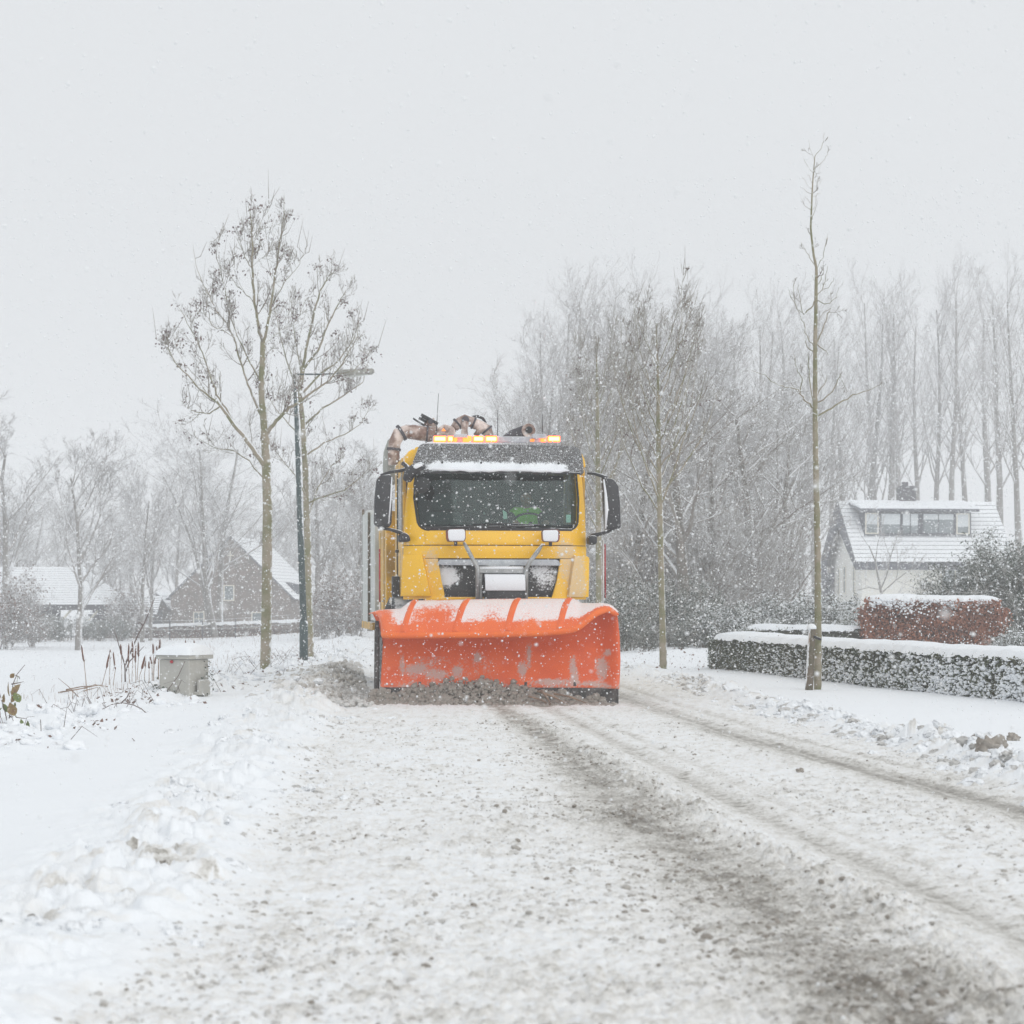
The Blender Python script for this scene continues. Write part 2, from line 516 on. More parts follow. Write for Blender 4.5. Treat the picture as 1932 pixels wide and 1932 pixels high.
def ground_mat():
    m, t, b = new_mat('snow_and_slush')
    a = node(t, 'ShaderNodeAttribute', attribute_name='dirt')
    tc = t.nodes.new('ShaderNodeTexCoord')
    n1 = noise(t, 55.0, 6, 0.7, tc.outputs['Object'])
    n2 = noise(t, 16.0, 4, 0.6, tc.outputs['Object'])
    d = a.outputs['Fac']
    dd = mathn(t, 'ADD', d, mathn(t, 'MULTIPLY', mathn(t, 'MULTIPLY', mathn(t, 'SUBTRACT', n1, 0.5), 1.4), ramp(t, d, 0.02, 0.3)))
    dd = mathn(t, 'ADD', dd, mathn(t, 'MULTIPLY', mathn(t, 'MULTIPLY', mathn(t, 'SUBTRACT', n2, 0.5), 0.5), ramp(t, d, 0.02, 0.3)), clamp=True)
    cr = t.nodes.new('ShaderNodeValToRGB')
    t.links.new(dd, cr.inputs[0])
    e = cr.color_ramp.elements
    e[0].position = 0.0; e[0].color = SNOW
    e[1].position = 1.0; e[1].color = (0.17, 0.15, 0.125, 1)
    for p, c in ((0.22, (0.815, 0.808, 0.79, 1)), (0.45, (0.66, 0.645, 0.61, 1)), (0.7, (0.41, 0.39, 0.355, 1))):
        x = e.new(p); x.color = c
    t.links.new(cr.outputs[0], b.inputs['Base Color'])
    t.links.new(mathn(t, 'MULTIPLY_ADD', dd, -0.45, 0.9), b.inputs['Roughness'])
    b.inputs['Specular IOR Level'].default_value = 0.3
    bn = node(t, 'ShaderNodeBump', Distance=0.012)
    t.links.new(mathn(t, 'MULTIPLY_ADD', ramp(t, d, 0.02, 0.3), 0.45, 0.22), bn.inputs['Strength'])
    t.links.new(noise(t, 42.0, 8, 0.68, tc.outputs['Object']), bn.inputs['Height'])
    t.links.new(bn.outputs[0], b.inputs['Normal'])
    return m


M['ground'] = ground_mat()

# ================================================================ GROUND
RL = ([0, 6, 8, 10, 12, 15, 18, 25, 33, 50, 80, 130], [-1.15, -1.3, -1.24, -1.31, -1.45, -1.57, -1.81, -2.2, -2.55, -3.3, -5.6, -12])
RR = ([0, 6, 10, 14, 17, 20, 26, 31, 48, 80, 130], [2.6, 3.0, 3.3, 3.42, 3.36, 3.2, 2.85, 2.5, 1.6, -0.8, -7])
TA = ([0, 8, 12.6, 14.8, 19.4, 28, 40, 60, 100], [2.9, 3.05, 3.02, 2.72, 2.09, 1.45, 0.7, -0.8, -5.5])
TB = ([0, 6, 7.7, 8.7, 11.4, 16.2, 24, 40, 60, 100], [1.8, 1.84, 1.86, 1.8, 1.5, 1.12, 0.5, -0.7, -2.3, -7.5])
TC = ([0, 6.6, 7.9, 9.9, 12, 17.3, 24, 40, 60, 100], [1.25, 1.18, 1.06, 0.93, 0.72, 0.46, -0.05, -1.3, -3, -8])


def ground(x, y):
    """height and dirt of the ground at world x, y"""
    xl = np.interp(y, *RL) + 0.22 * (fbm(y * 0.9, y * 0 + 3, 5, 3) - 0.5) + 0.25 * (fbm(y * 3.1, x * 1.2, 6, 3) - 0.5)
    xr = np.interp(y, *RR) + 0.25 * (fbm(y * 0.8, y * 0 + 8, 9, 3) - 0.5) + 0.25 * (fbm(y * 2.7, x * 1.0, 7, 3) - 0.5)
    inl = sstep(-0.10, 0.25, x - xl)
    inr = sstep(-0.10, 0.25, xr - x)
    road = inl * inr
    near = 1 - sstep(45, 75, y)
    # wheel tracks
    ua_ = x - np.interp(y, *TA)
    ta = np.exp(-(ua_ / 0.20) ** 2) + 0.55 * np.exp(-((ua_ - 0.42) / 0.07) ** 2)
    ub_ = x - np.interp(y, *TB)
    tb = np.exp(-(ub_ / 0.11) ** 2) + 0.5 * np.exp(-((ub_ - 0.26) / 0.05) ** 2)
    tw = 0.15 + 0.011 * np.clip(26 - y, 0, 22)
    tcn = np.exp(-((x - np.interp(y, *TC)) / tw) ** 2)
    ua = x - np.interp(y, *TB)
    streak = fbm(ua * 26, y * 0.35, 31, 3)
    track = np.clip(ta + tb + 0.55 * tcn, 0, 1)
    h1, i1 = clods(x + 0.03 * vnoise(x * 20, y * 20, 3), y, 0.085, 11, 0.55)
    h2, i2 = clods(x, y + 0.04 * vnoise(x * 14, y * 14, 4), 0.045, 21, 0.7)
    h3, i3 = clods(x, y, 0.17, 41, 0.16)
    f1 = fbm(x * 9, y * 9, 51, 4) - 0.5
    gr = np.abs(fbm(x * 24, y * 24, 55, 3) - 0.5) * 2
    gr2 = fbm(x * 46, y * 46, 58, 2) - 0.5
    big = fbm(x * 1.3, y * 0.9, 61, 3)
    rough = (0.35 + 0.9 * big) * (1 - 0.85 * np.clip(ta * 0.8 + tb, 0, 1))
    zr = 0.03 + rough * (0.016 * h1 + 0.013 * h2 + 0.008 * h3 + 0.022 * gr + 0.014 * gr2) + 0.013 * f1 * (1 - 0.6 * track) - 0.011 * track
    # ridge of pushed slush between tracks B and C
    rb = np.exp(-((x - np.interp(y, *TB) + 0.36) / 0.14) ** 2) * (1 - sstep(15, 24, y))
    zr = zr + rb * (0.004 + 0.018 * h1 + 0.018 * h2 + 0.012 * f1 + 0.015 * gr)
    dr = 0.07 + 0.16 * (big - 0.4) + 0.05 * sstep(-0.8, 0.8, x)
    dr = dr + 0.50 * tcn * (0.35 + 1.2 * fbm(x * 9, y * 5, 71, 3)) + 0.46 * ta * (0.35 + 1.2 * streak) + 0.34 * tb * (0.3 + 1.2 * streak)
    dr = dr + 0.22 * (i1 > 0.70) * h1 + 0.20 * h2 * (i2 > 0.6) + 0.10 * h3 * (i3 > 0.6) + 0.30 * np.clip(gr - 0.25, 0, 1) * (0.5 + big)
    dr = dr + 0.15 * np.clip(-f1 * 3, 0, 1)
    # verges
    dl = xl - x
    drt = x - xr
    wx = x + 0.16 * (fbm(x * 6, y * 6, 13, 3) - 0.5); wy = y + 0.16 * (fbm(x * 6 + 9, y * 6, 14, 3) - 0.5)
    c1, j1 = clods(wx, wy, 0.24, 81, 0.6)
    c2, j2 = clods(wx, wy, 0.11, 91, 0.65)
    c3, j3 = clods(wx * 1.1, wy, 0.05, 95, 0.6)
    f3 = fbm(x * 18, y * 18, 115, 3) - 0.5
    fs = fbm(x * 2.2, y * 1.6, 101, 4) - 0.5
    f2 = fbm(x * 7, y * 7, 111, 4) - 0.5
    pile = np.exp(-((y - 30) / 7.0) ** 2)
    bermw = 0.42 + 0.25 * pile
    bl = np.exp(-((dl - 0.42) / bermw) ** 2) * np.clip(0.45 + 1.3 * fbm(y * 0.7, x * 0.5, 121, 2), 0, 1.6)
    br = np.exp(-((drt - 0.22) / 0.26) ** 2) * np.clip(-0.1 + 1.9 * fbm(y * 0.55, x * 0.5, 131, 2), 0, 1.6)
    zl = 0.075 + 0.035 * fs + bl * (0.03 + 0.05 * pile + 0.075 * c1 + 0.05 * c2 + 0.02 * c3 + 0.05 * f2 + 0.035 * f3)
    zl = zl + 0.006 * f2
    edge = sstep(4.0, 5.0, -x + 0.5 * fs)
    b1, _ = clods(x, y * 0.8, 0.45, 141, 0.6)
    hump = np.exp(-((x + 4.5) / 0.55) ** 2) * near
    zl = zl + hump * (0.12 * b1 + 0.12 * f2 + 0.05 * f3) - 0.60 * sstep(4.6, 17, -x) * sstep(0, 12, y + 5)
    ditch = np.exp(-((x + 7.6) / 1.1) ** 2) * 0.12
    zl = zl - ditch
    zright = 0.07 + 0.03 * fs + br * (0.02 + 0.08 * c1 + 0.06 * c2 + 0.02 * c3 + 0.05 * f2 + 0.035 * f3) + 0.10 * sstep(0.5, 3.0, drt) * sstep(30, 42, y)
    zright = zright + 0.14 * np.exp(-((y - 47) / 3.5) ** 2) * sstep(0.8, 1.6, drt) * (0.5 + fs)
    dvl = 0.22 * bl * (c2 > 0.15) * (j2 > 0.72) * (fs > 0) + 0.35 * pile * np.exp(-((dl - 0.15) / 0.4) ** 2) * (0.4 + 0.8 * (fs + 0.5)) + 0.12 * bl * np.clip(-f2 * 4, 0, 1)
    dvr = 0.30 * br * (c2 > 0.15) * (j2 > 0.6) + 0.2 * br * np.clip(-f2 * 4, 0, 1)
    for gx, gy, gr_ in ((-1.64, 9.83, .10), (-1.52, 9.3, .09), (-1.27, 8.98, .07), (-1.74, 7.74, .07), (-1.05, 12.1, .12), (-2.1, 8.4, .05)):
        gg = np.exp(-((x - gx) / gr_) ** 2 - ((y - gy) / (gr_ * 1.8)) ** 2)
        dvl = dvl + 1.25 * gg * (fbm(x * 13, y * 9, 171, 3) > 0.46) * (0.5 + c2)
        zl = zl - 0.03 * gg
    left = x < 0.5 * (xl + xr)
    zv = np.where(left, zl, zright)
    dv = np.where(left, dvl, dvr)
    z = zv * (1 - road) + zr * road
    d = dv * (1 - road) + dr * road
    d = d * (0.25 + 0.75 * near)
    return z, np.clip(d, 0, 1), road


def ground_z(x, y, *_):
    """height of the finished ground mesh at x, y"""
    j = min(max(int(np.searchsorted(ys, y)) - 1, 0), len(ys) - 2)
    t = x / max(y, 4.5)
    i = min(max(int(np.searchsorted(ts, t)) - 1, 1), len(ts) - 3)
    u = min(max((t - ts[i]) / (ts[i + 1] - ts[i]), 0), 1)
    v = min(max((y - ys[j]) / (ys[j + 1] - ys[j]), 0), 1)
    return float((ZZ[j, i] * (1 - u) + ZZ[j, i + 1] * u) * (1 - v) + (ZZ[j + 1, i] * (1 - u) + ZZ[j + 1, i + 1] * u) * v)


NR, NCOL = 610, 690
q = np.linspace(5.6 ** -0.62, 64.0 ** -0.62, NR)
ys = q ** (-1 / 0.62)
ys = np.concatenate([[-60, -20, 0.0, 3.0, 4.5], ys, 64 * 1.09 ** np.arange(1, 34)])
ts = np.linspace(-0.285, 0.285, NCOL)
side = 0.285 * 1.16 ** np.arange(1, 17)
ts = np.concatenate([-side[::-1], ts, side])
XX = np.maximum(ys, 4.5)[:, None] * ts[None, :]
XX[:, 0] = -900; XX[:, -1] = 900
YY = np.repeat(ys[:, None], len(ts), 1)
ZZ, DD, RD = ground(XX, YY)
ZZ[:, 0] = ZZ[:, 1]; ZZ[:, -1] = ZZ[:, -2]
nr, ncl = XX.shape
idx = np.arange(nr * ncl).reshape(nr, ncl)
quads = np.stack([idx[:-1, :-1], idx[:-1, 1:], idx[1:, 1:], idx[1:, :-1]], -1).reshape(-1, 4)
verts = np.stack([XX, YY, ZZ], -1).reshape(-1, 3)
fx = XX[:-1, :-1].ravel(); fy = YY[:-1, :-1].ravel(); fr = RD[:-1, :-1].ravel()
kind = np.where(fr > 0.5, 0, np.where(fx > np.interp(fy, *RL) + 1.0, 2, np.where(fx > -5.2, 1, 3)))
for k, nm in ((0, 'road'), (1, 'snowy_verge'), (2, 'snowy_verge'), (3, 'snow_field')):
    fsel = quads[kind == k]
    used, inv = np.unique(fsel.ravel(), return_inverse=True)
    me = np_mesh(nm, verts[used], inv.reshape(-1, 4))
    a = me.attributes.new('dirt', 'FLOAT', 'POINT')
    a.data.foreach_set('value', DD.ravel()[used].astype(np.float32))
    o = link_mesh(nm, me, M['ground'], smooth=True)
    o['kind'] = 'structure'
# ================================================================ TRUCK
TX, TY, TA_ = -0.195, 27.05, math.radians(6.5)
truck = empty('snow_plough_truck', (TX, TY, 0), TA_, 'yellow heavy truck with lit amber beacons pushing an orange snow plough down the slushy road', 'truck')
ca, sa = math.cos(TA_), math.sin(TA_)


def LP(px, py, yl):
    """truck-local point at local depth yl seen at photo point (px, py)"""
    x = 0.0
    for _ in range(6):
        Y = TY + x * sa + yl * ca
        X = (px - PCX) / F * Y
        x = (X - TX + yl * sa) / ca
    return (x, yl, EYE - (py - HZ) / F * Y)


def Z1(zx, zy, yl=None):
    """zoomed study 1 -> local"""
    px, py = 672.6 + zx * .2741, 739.8 + zy * .2741
    return LP(px, py, yl)


def fy(x, z):
    return 0.22 * (abs(x) / 1.2) ** 5 + 0.12 * max(0.0, z - 2.05)


def panel(name, poly, mat, parent=truck, off=0.0, th=0.03, step=0.12, bevel=0.006, yfun=fy, attr=None, smooth=True):
    """sheet-metal panel: outline in (x, z), bent to the cab front"""
    bm = bmesh.new()
    vs = [bm.verts.new((p[0], 0, p[1])) for p in poly]
    bm.faces.new(vs)
    xs = [p[0] for p in poly]; zs = [p[1] for p in poly]
    x = math.floor(min(xs) / step) * step
    while x < max(xs):
        bmesh.ops.bisect_plane(bm, geom=bm.verts[:] + bm.edges[:] + bm.faces[:], plane_co=(x, 0, 0), plane_no=(1, 0, 0))
        x += step
    z = math.floor(min(zs) / step) * step
    while z < max(zs):
        bmesh.ops.bisect_plane(bm, geom=bm.verts[:] + bm.edges[:] + bm.faces[:], plane_co=(0, 0, z), plane_no=(0, 0, 1))
        z += step
    bmesh.ops.triangulate(bm, faces=[f for f in bm.faces if len(f.verts) > 4])
    for v in bm.verts:
        v.co.y = yfun(v.co.x, v.co.z) + off
    for f in bm.faces:
        f.normal_update()
    s = sum(f.normal.y * f.calc_area() for f in bm.faces)
    if s > 0:
        bmesh.ops.reverse_faces(bm, faces=bm.faces[:])
    me = bpy.data.meshes.new(name)
    bm.to_mesh(me); bm.free()
    if attr:
        at = me.attributes.new('snow', 'FLOAT', 'POINT')
        for i, v in enumerate(me.vertices):
            at.data[i].value = attr(v.co.x, v.co.z)
    o = link_mesh(name, me, mat, parent, 0, smooth)
    m = o.modifiers.new('thick', 'SOLIDIFY'); m.thickness = th; m.offset = -1
    if bevel:
        b = o.modifiers.new('bevel', 'BEVEL'); b.width = bevel; b.segments = 2; b.limit_method = 'ANGLE'; b.angle_limit = 0.9
    return o


def arc(cx, cz, r, a0, a1, n=6):
    return [(cx + r * math.cos(math.radians(a0 + (a1 - a0) * i / n)), cz + r * math.sin(math.radians(a0 + (a1 - a0) * i / n))) for i in range(n + 1)]


def g2(x, z, cx, cz, sx, sz):
    return math.exp(-((x - cx) / sx) ** 2 - ((z - cz) / sz) ** 2)


def spray(x, z):
    """dirty frozen spray on the yellow panels, as it lies in the photograph"""
    v = 0.95 * g2(x, z, 0.95, 1.72, 0.19, 0.30) + 0.6 * g2(x, z, 0.86, 1.98, 0.13, 0.10) + 0.55 * g2(x, z, -0.86, 1.95, 0.20, 0.16) + 0.7 * g2(x, z, -0.80, 1.74, 0.09, 0.16)
    v += 0.25 * g2(x, z, 1.05, 1.35, 0.2, 0.2)
    return min(v, 1.0)


# windscreen surround: pillars and sill
inner = [(1.045, 2.98), (1.075, 2.6), (1.065, 2.36)] + arc(0.93, 2.33, 0.135, 0, -90, 5)[1:] + arc(-0.86, 2.33, 0.14, -90, -180, 5) + [(-1.035, 2.6), (-1.01, 2.98)]
sur = [(-1.17, 2.0), (1.178, 2.0), (1.172, 2.35), (1.15, 2.7), (1.115, 3.10), (1.045, 3.10)] + inner + [(-1.01, 3.14), (-1.075, 3.14), (-1.125, 2.7), (-1.16, 2.35)]
panel('windscreen_surround', sur, M['yellow'], off=0.0, th=0.05, attr=spray)
panel('hood_flap', [(-0.905, 2.004), (0.975, 2.004), (0.97, 2.165), (-0.90, 2.165)], M['yellow'], off=-0.018, th=0.015, attr=spray)
panel('front_panel', [(-1.172, 1.832), (1.18, 1.832), (1.18, 1.992), (-1.172, 1.992)], M['yellow'], off=-0.008, th=0.04, attr=spray)
panel('corner_panel', [(-1.175, 1.31), (-0.66, 1.31), (-0.665, 1.40), (-0.70, 1.55), (-0.745, 1.828), (-1.175, 1.828)], M['yellow'], off=0.0, attr=spray)
panel('corner_panel', [(0.70, 1.31), (1.18, 1.31), (1.18, 1.828), (0.82, 1.828), (0.775, 1.55), (0.73, 1.40)], M['yellow'], off=0.0, attr=spray)
lampattr = lambda x, z: 0.0
panel('headlamp_cover', [(-1.205, 1.356), (-0.84, 1.35), (-0.95, 1.872), (-1.18, 1.88)], M['yellow'], off=-0.055, th=0.06, bevel=0.012, attr=lampattr)
panel('headlamp_cover', [(0.925, 1.345), (1.205, 1.34), (1.215, 1.84), (1.19, 1.862), (1.01, 1.868)], M['yellow'], off=-0.055, th=0.06, bevel=0.012,
      attr=lambda x, z: 0.9 if x < 1.12 else 0.25)
panel('bumper_strip', [(-0.90, 1.285), (0.93, 1.285), (0.93, 1.325), (0.72, 1.326), (0.66, 1.342), (-0.62, 1.342), (-0.68, 1.326), (-0.90, 1.326)], M['yellow'], off=-0.03, th=0.05, attr=lampattr)
panel('grille_bar', [(-0.70, 1.745), (-0.12, 1.742), (-0.06, 1.715), (0.11, 1.715), (0.17, 1.742), (0.815, 1.742), (0.80, 1.80), (0.76, 1.818), (-0.72, 1.815), (-0.75, 1.775)], M['grey_trim'], off=-0.03, th=0.06, bevel=0.01)
panel('grille', [(-0.65, 1.335), (0.70, 1.335), (0.73, 1.40), (0.775, 1.55), (0.80, 1.75), (-0.735, 1.75), (-0.70, 1.55), (-0.665, 1.40)], M['grille'], off=0.07, th=0.02,
      attr=lambda x, z: 1.1 * g2(x, z, -0.66, 1.60, 0.15, 0.15) + 0.8 * g2(x, z, 0.66, 1.60, 0.20, 0.20) + 0.75 * g2(x, z, -0.5, 1.60, 0.15, 0.06) + 0.3 * g2(x, z, 0.45, 1.65, 0.12, 0.10))
for k in range(3):
    MB().box((-0.62, 0.078, 1.42 + 0.11 * k), (0.70, 0.095, 1.427 + 0.11 * k)).build('grille_slat', M['grille'], truck, 0.002)

# sun visor / dark roof front
vis = [(-1.045, 2.90), (-1.0, 2.905), (1.06, 2.915), (1.12, 2.93), (1.115, 3.10)] + arc(0.99, 3.16, 0.115, 0, 90, 6) + arc(-0.90, 3.19, 0.10, 90, 150, 4) + [(-1.06, 3.05)]


def vy(x, z):
    return -0.10 + 0.10 * (abs(x) / 1.1) ** 4 + 0.9 * max(0, z - 3.03) ** 1.7 + 0.25 * (z - 2.9)


def vsnow(x, z):
    edge = 0.90 if abs(x) < 0.80 else (0.90 - (abs(x) - 0.8) * 4.5)
    band = math.exp(-((z - 2.985) / 0.062) ** 4) if z < 3.1 else 0
    return max(0.0, min(1, band * edge * 1.2)) + (0.30 if z > 3.07 and abs(x) < 0.88 else 0.0) + 0.6 * g2(x, z, -0.94, 3.10, 0.05, 0.06) + 0.6 * g2(x, z, 1.0, 3.09, 0.05, 0.05)


panel('sun_visor', vis, M['visor'], off=0.0, th=0.03, step=0.04, yfun=vy, attr=vsnow, bevel=0.008)
# lower dark lip under the visor and rounded visor snow ledge
MB().tube([(x, -0.11 + 0.10 * (abs(x) / 1.1) ** 4, 2.915 + 0.006 * math.sin(x * 9)) for x in np.linspace(-0.98, 1.06, 18)], 0.014, 6).build('visor_lip', M['black'], truck, smooth=True)
sn = MB().tube([(x, -0.125 + 0.10 * (abs(x) / 1.1) ** 4, 2.945 + 0.006 * math.sin(x * 7) + 0.004 * math.sin(x * 23)) for x in np.linspace(-0.84, 0.92, 30)],
               [0.004 + 0.022 * min(1, 4 * math.sin(PI * (i + 0.4) / 30)) * (0.8 + 0.2 * math.sin(i * 1.7)) for i in range(30)], 8).build('visor_snow_ledge', M['packed_snow'], truck, smooth=True)
for x in (-0.70, -0.21, 0.29, 0.78):
    MB().lathe([(0.014, -0.02), (0.014, 0.01), (0.006, 0.014)], (x, -0.115 + 0.10 * (abs(x) / 1.1) ** 4, 3.035), 8, 'y').build('visor_screw', M['black_clean'], truck)
for x in (-0.70, -0.21, -0.1, 0.03, 0.29):
    MB().lathe([(0.012, -0.02), (0.012, 0.006), (0.006, 0.01)], (x, vy(x, 3.22) + 0.0, 3.22), 8, 'y').build('visor_screw', M['black_clean'], truck)

# windscreen and its black frame line
scr = [(1.045, 2.97), (1.072, 2.6), (1.06, 2.36)] + arc(0.925, 2.33, 0.13, 0, -90, 5)[1:] + arc(-0.855, 2.33, 0.13, -90, -180, 5) + [(-1.03, 2.6), (-1.008, 2.97)]
panel('windscreen', scr, M['glass'], off=0.035, th=0.004, bevel=0)


def rim_y(x, z): return fy(x, z) - 0.004


ring = [(p[0], rim_y(*p) + 0.01, p[1]) for p in inner]
MB().tube(ring, 0.014, 6).build('windscreen_seal', M['black_clean'], truck, smooth=True)
wp = [(x, fy(x, 2.235) - 0.02, 2.235 + 0.012 * math.sin(x * 2)) for x in np.linspace(-0.95, 0.45, 10)]
MB().tube(wp, 0.012, 6).build('wiper', M['black'], truck, smooth=True)
MB().tube([(0.55, fy(.55, 2.24) - 0.02, 2.255), (0.2, fy(.2, 2.3) - 0.02, 2.27), (-0.3, fy(.3, 2.26) - 0.02, 2.262)], 0.011, 6).build('wiper', M['black'], truck, smooth=True)
for x in (-0.34, -0.19):
    MB().box((x - 0.015, fy(x, 2.22) - 0.045, 2.205), (x + 0.015, fy(x, 2.22) - 0.01, 2.255)).build('washer_nozzle', M['black'], truck, 0.004)
panel('screen_bottom_band', [(-0.90, 2.185), (0.97, 2.185), (1.0, 2.215), (0.6, 2.225), (0.0, 2.235), (-0.6, 2.235), (-0.93, 2.215)], M['black'], off=-0.006, th=0.02, bevel=0)

# cab box behind the front: floor, roof, side walls, rear wall
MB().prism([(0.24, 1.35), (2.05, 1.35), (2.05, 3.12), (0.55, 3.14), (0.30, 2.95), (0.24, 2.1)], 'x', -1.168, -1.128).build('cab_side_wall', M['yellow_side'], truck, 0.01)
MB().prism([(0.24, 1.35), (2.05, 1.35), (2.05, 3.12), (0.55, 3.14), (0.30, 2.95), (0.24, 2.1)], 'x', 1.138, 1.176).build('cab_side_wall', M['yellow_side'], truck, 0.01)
MB().prism([(0.42, 2.2), (1.35, 2.2), (1.35, 2.9), (0.55, 2.9)], 'x', -1.176, -1.171).build('door_window', M['window'], truck)
MB().prism([(0.42, 2.2), (1.35, 2.2), (1.35, 2.9), (0.55, 2.9)], 'x', 1.178, 1.184).build('door_window', M['window'], truck)
MB().box((-1.19, 0.36, 2.1), (-1.172, 0.395, 2.95)).build('window_trim', M['steel'], truck, 0.004)
MB().box((-1.186, 1.36, 1.4), (-1.171, 1.375, 3.0)).build('door_seam', M['black_clean'], truck)
MB().box((-1.21, 1.2, 1.93), (-1.168, 1.34, 1.97)).build('door_handle', M['black'], truck, 0.008)
MB().box((-1.12, 1.95, 1.35), (1.13, 2.0, 3.1)).build('cab_rear_wall', M['black_clean'], truck)
MB().box((-1.12, 0.28, 1.38), (1.13, 1.94, 1.42)).build('cab_floor', M['black_clean'], truck)
rf = MB()
prof = [(0.10, 3.06), (0.22, 3.19), (0.42, 3.27), (0.9, 3.31), (2.0, 3.29), (2.05, 3.10), (0.3, 3.06)]
rf.prism(prof, 'x', -0.93, 0.95)
rf.build('cab_roof', M['yellow'], truck, 0.05, True, 3)
for s, x0 in ((-1, -1.165), (1, 1.17)):
    pts = [(x0, 3.0), (x0 * 0.985, 3.11), (x0 * 0.95, 3.19), (x0 * 0.86, 3.25), (x0 * 0.78, 3.26), (x0 * 0.78, 3.0)]
    MB().prism(pts, 'y', 0.16, 2.04).build('roof_corner', M['yellow'], truck, 0.02, True)
# interior
dash = MB().prism([(0.12, 1.5), (0.55, 1.5), (0.62, 2.18), (0.5, 2.29), (0.24, 2.22)], 'x', -1.05, 1.06)
dash.build('dashboard', M['black_clean'], truck, 0.03)


def ring_pts(c, r, tilt, n=20):
    return [(c[0] + r * math.cos(a), c[1] + r * math.sin(a) * math.sin(tilt), c[2] + r * math.sin(a) * math.cos(tilt)) for a in [2 * PI * i / n for i in range(n + 1)]]


SWC = (0.52, 0.72, 2.30)
MB().tube(ring_pts(SWC, 0.22, math.radians(50)), 0.016, 8, cap=False).build('steering_wheel', M['black_clean'], truck, smooth=True)
MB().tube([(0.52, 0.5, 2.12), (0.52, 0.72, 2.30)], 0.03, 8).build('steering_column', M['black_clean'], truck, smooth=True)
for x in (0.52, -0.55):
    st = MB().box((x - 0.25, 0.95, 1.75), (x + 0.25, 1.45, 1.9)).build('seat_cushion', M['seat'], truck, 0.05)
    MB().box((x - 0.24, 1.38, 1.9), (x + 0.24, 1.52, 2.48)).build('seat_back', M['seat'], truck, 0.05, seg=3)
hx, _, hz = LP(1054, 929, 1.42)
MB().box((0.36, 1.38, 2.50), (0.68, 1.50, 2.74)).build('headrest', M['seat'], truck, 0.05, seg=3)
MB().box((-0.71, 1.38, 2.50), (-0.39, 1.50, 2.72)).build('headrest', M['seat'], truck, 0.05, seg=3)
px_, _, pz_ = LP(1074, 978, 0.13)
MB().box((px_ - 0.03, 0.20, pz_ - 0.05), (px_ + 0.03, 0.204, pz_ + 0.05)).build('windscreen_pass', M['paper'], truck)
vx, _, vz = Z1(1020, 845, 0.4)
MB().prism([(vx - 0.02, vz - 0.06), (vx + 0.03, vz - 0.05), (vx + 0.02, vz + 0.03), (vx - 0.03, vz + 0.06)], 'y', 0.35, 0.36).build('dash_paper', M['paper'], truck)

# mirrors: left (viewer) and right
def mirror(poly, y0, y1, arm_top, arm_bot, foot, face):
    m = MB().prism(poly, 'y', y0, y1).build('mirror_housing', M['black'], truck, 0.035, True, 3)
    MB().prism(face, 'y', y1 - 0.002, y1 + 0.006).build('mirror_glass', M['window'], m)
    MB().tube(arm_top, [0.014, 0.02, 0.024, 0.024][:len(arm_top)], 8).build('mirror_arm', M['black'], truck, smooth=True)
    MB().tube(arm_bot, [0.016, 0.02, 0.026, 0.03][:len(arm_bot)], 8).build('mirror_arm', M['black'], truck, smooth=True)
    MB().prism(foot, 'y', -0.02, 0.20).build('mirror_foot', M['black'], truck, 0.03, True)
    return m


def ring2(zpts, yl=0.05):
    return [(Z1(a, b, yl)[0], Z1(a, b, yl)[2]) for a, b in zpts]


pl = ring2([(118, 915), (122, 740), (136, 600), (165, 575), (238, 566), (244, 700), (240, 900), (228, 932), (160, 935)])
mirror(pl, -0.06, 0.12, [Z1(165, 572, .03), Z1(240, 548, .03), Z1(310, 540, .06), Z1(350, 520, .12)],
       [Z1(150, 935, .03), Z1(230, 945, .03), Z1(300, 965, .06), Z1(335, 990, .12)],
       ring2([(285, 980), (330, 965), (360, 985), (372, 1030), (285, 1035)], .1), [(p[0] * 1.0, p[1]) for p in ring2([(140, 900), (150, 610), (225, 600), (222, 900)])])
MB().tube([Z1(243, 585, -.06), Z1(238, 720, -.06), Z1(222, 905, -.06)], [0.008, 0.012, 0.008], 6).build('mirror_snow_edge', M['packed_snow'], truck, smooth=True)
pr = ring2([(1690, 590), (1760, 600), (1795, 650), (1806, 760), (1812, 930), (1800, 942), (1712, 948), (1700, 800)])
mirror(pr, -0.05, 0.13, [Z1(1590, 560, .12), Z1(1640, 562, .08), Z1(1690, 578, .05), Z1(1725, 590, .03)],
       [Z1(1775, 942, .03), Z1(1720, 965, .04), Z1(1660, 980, .06), Z1(1620, 990, .12)],
       ring2([(1583, 1000), (1610, 985), (1648, 992), (1646, 1050), (1590, 1052)], .12), ring2([(1702, 610), (1750, 615), (1780, 660), (1790, 920), (1712, 925)]))
MB().tube([Z1(1702, 600, -.06), Z1(1715, 700, -.065), Z1(1722, 800, -.065), Z1(1714, 940, -.06)], [0.010, 0.018, 0.026, 0.012], 6).build('mirror_snow_edge', M['packed_snow'], truck, smooth=True)
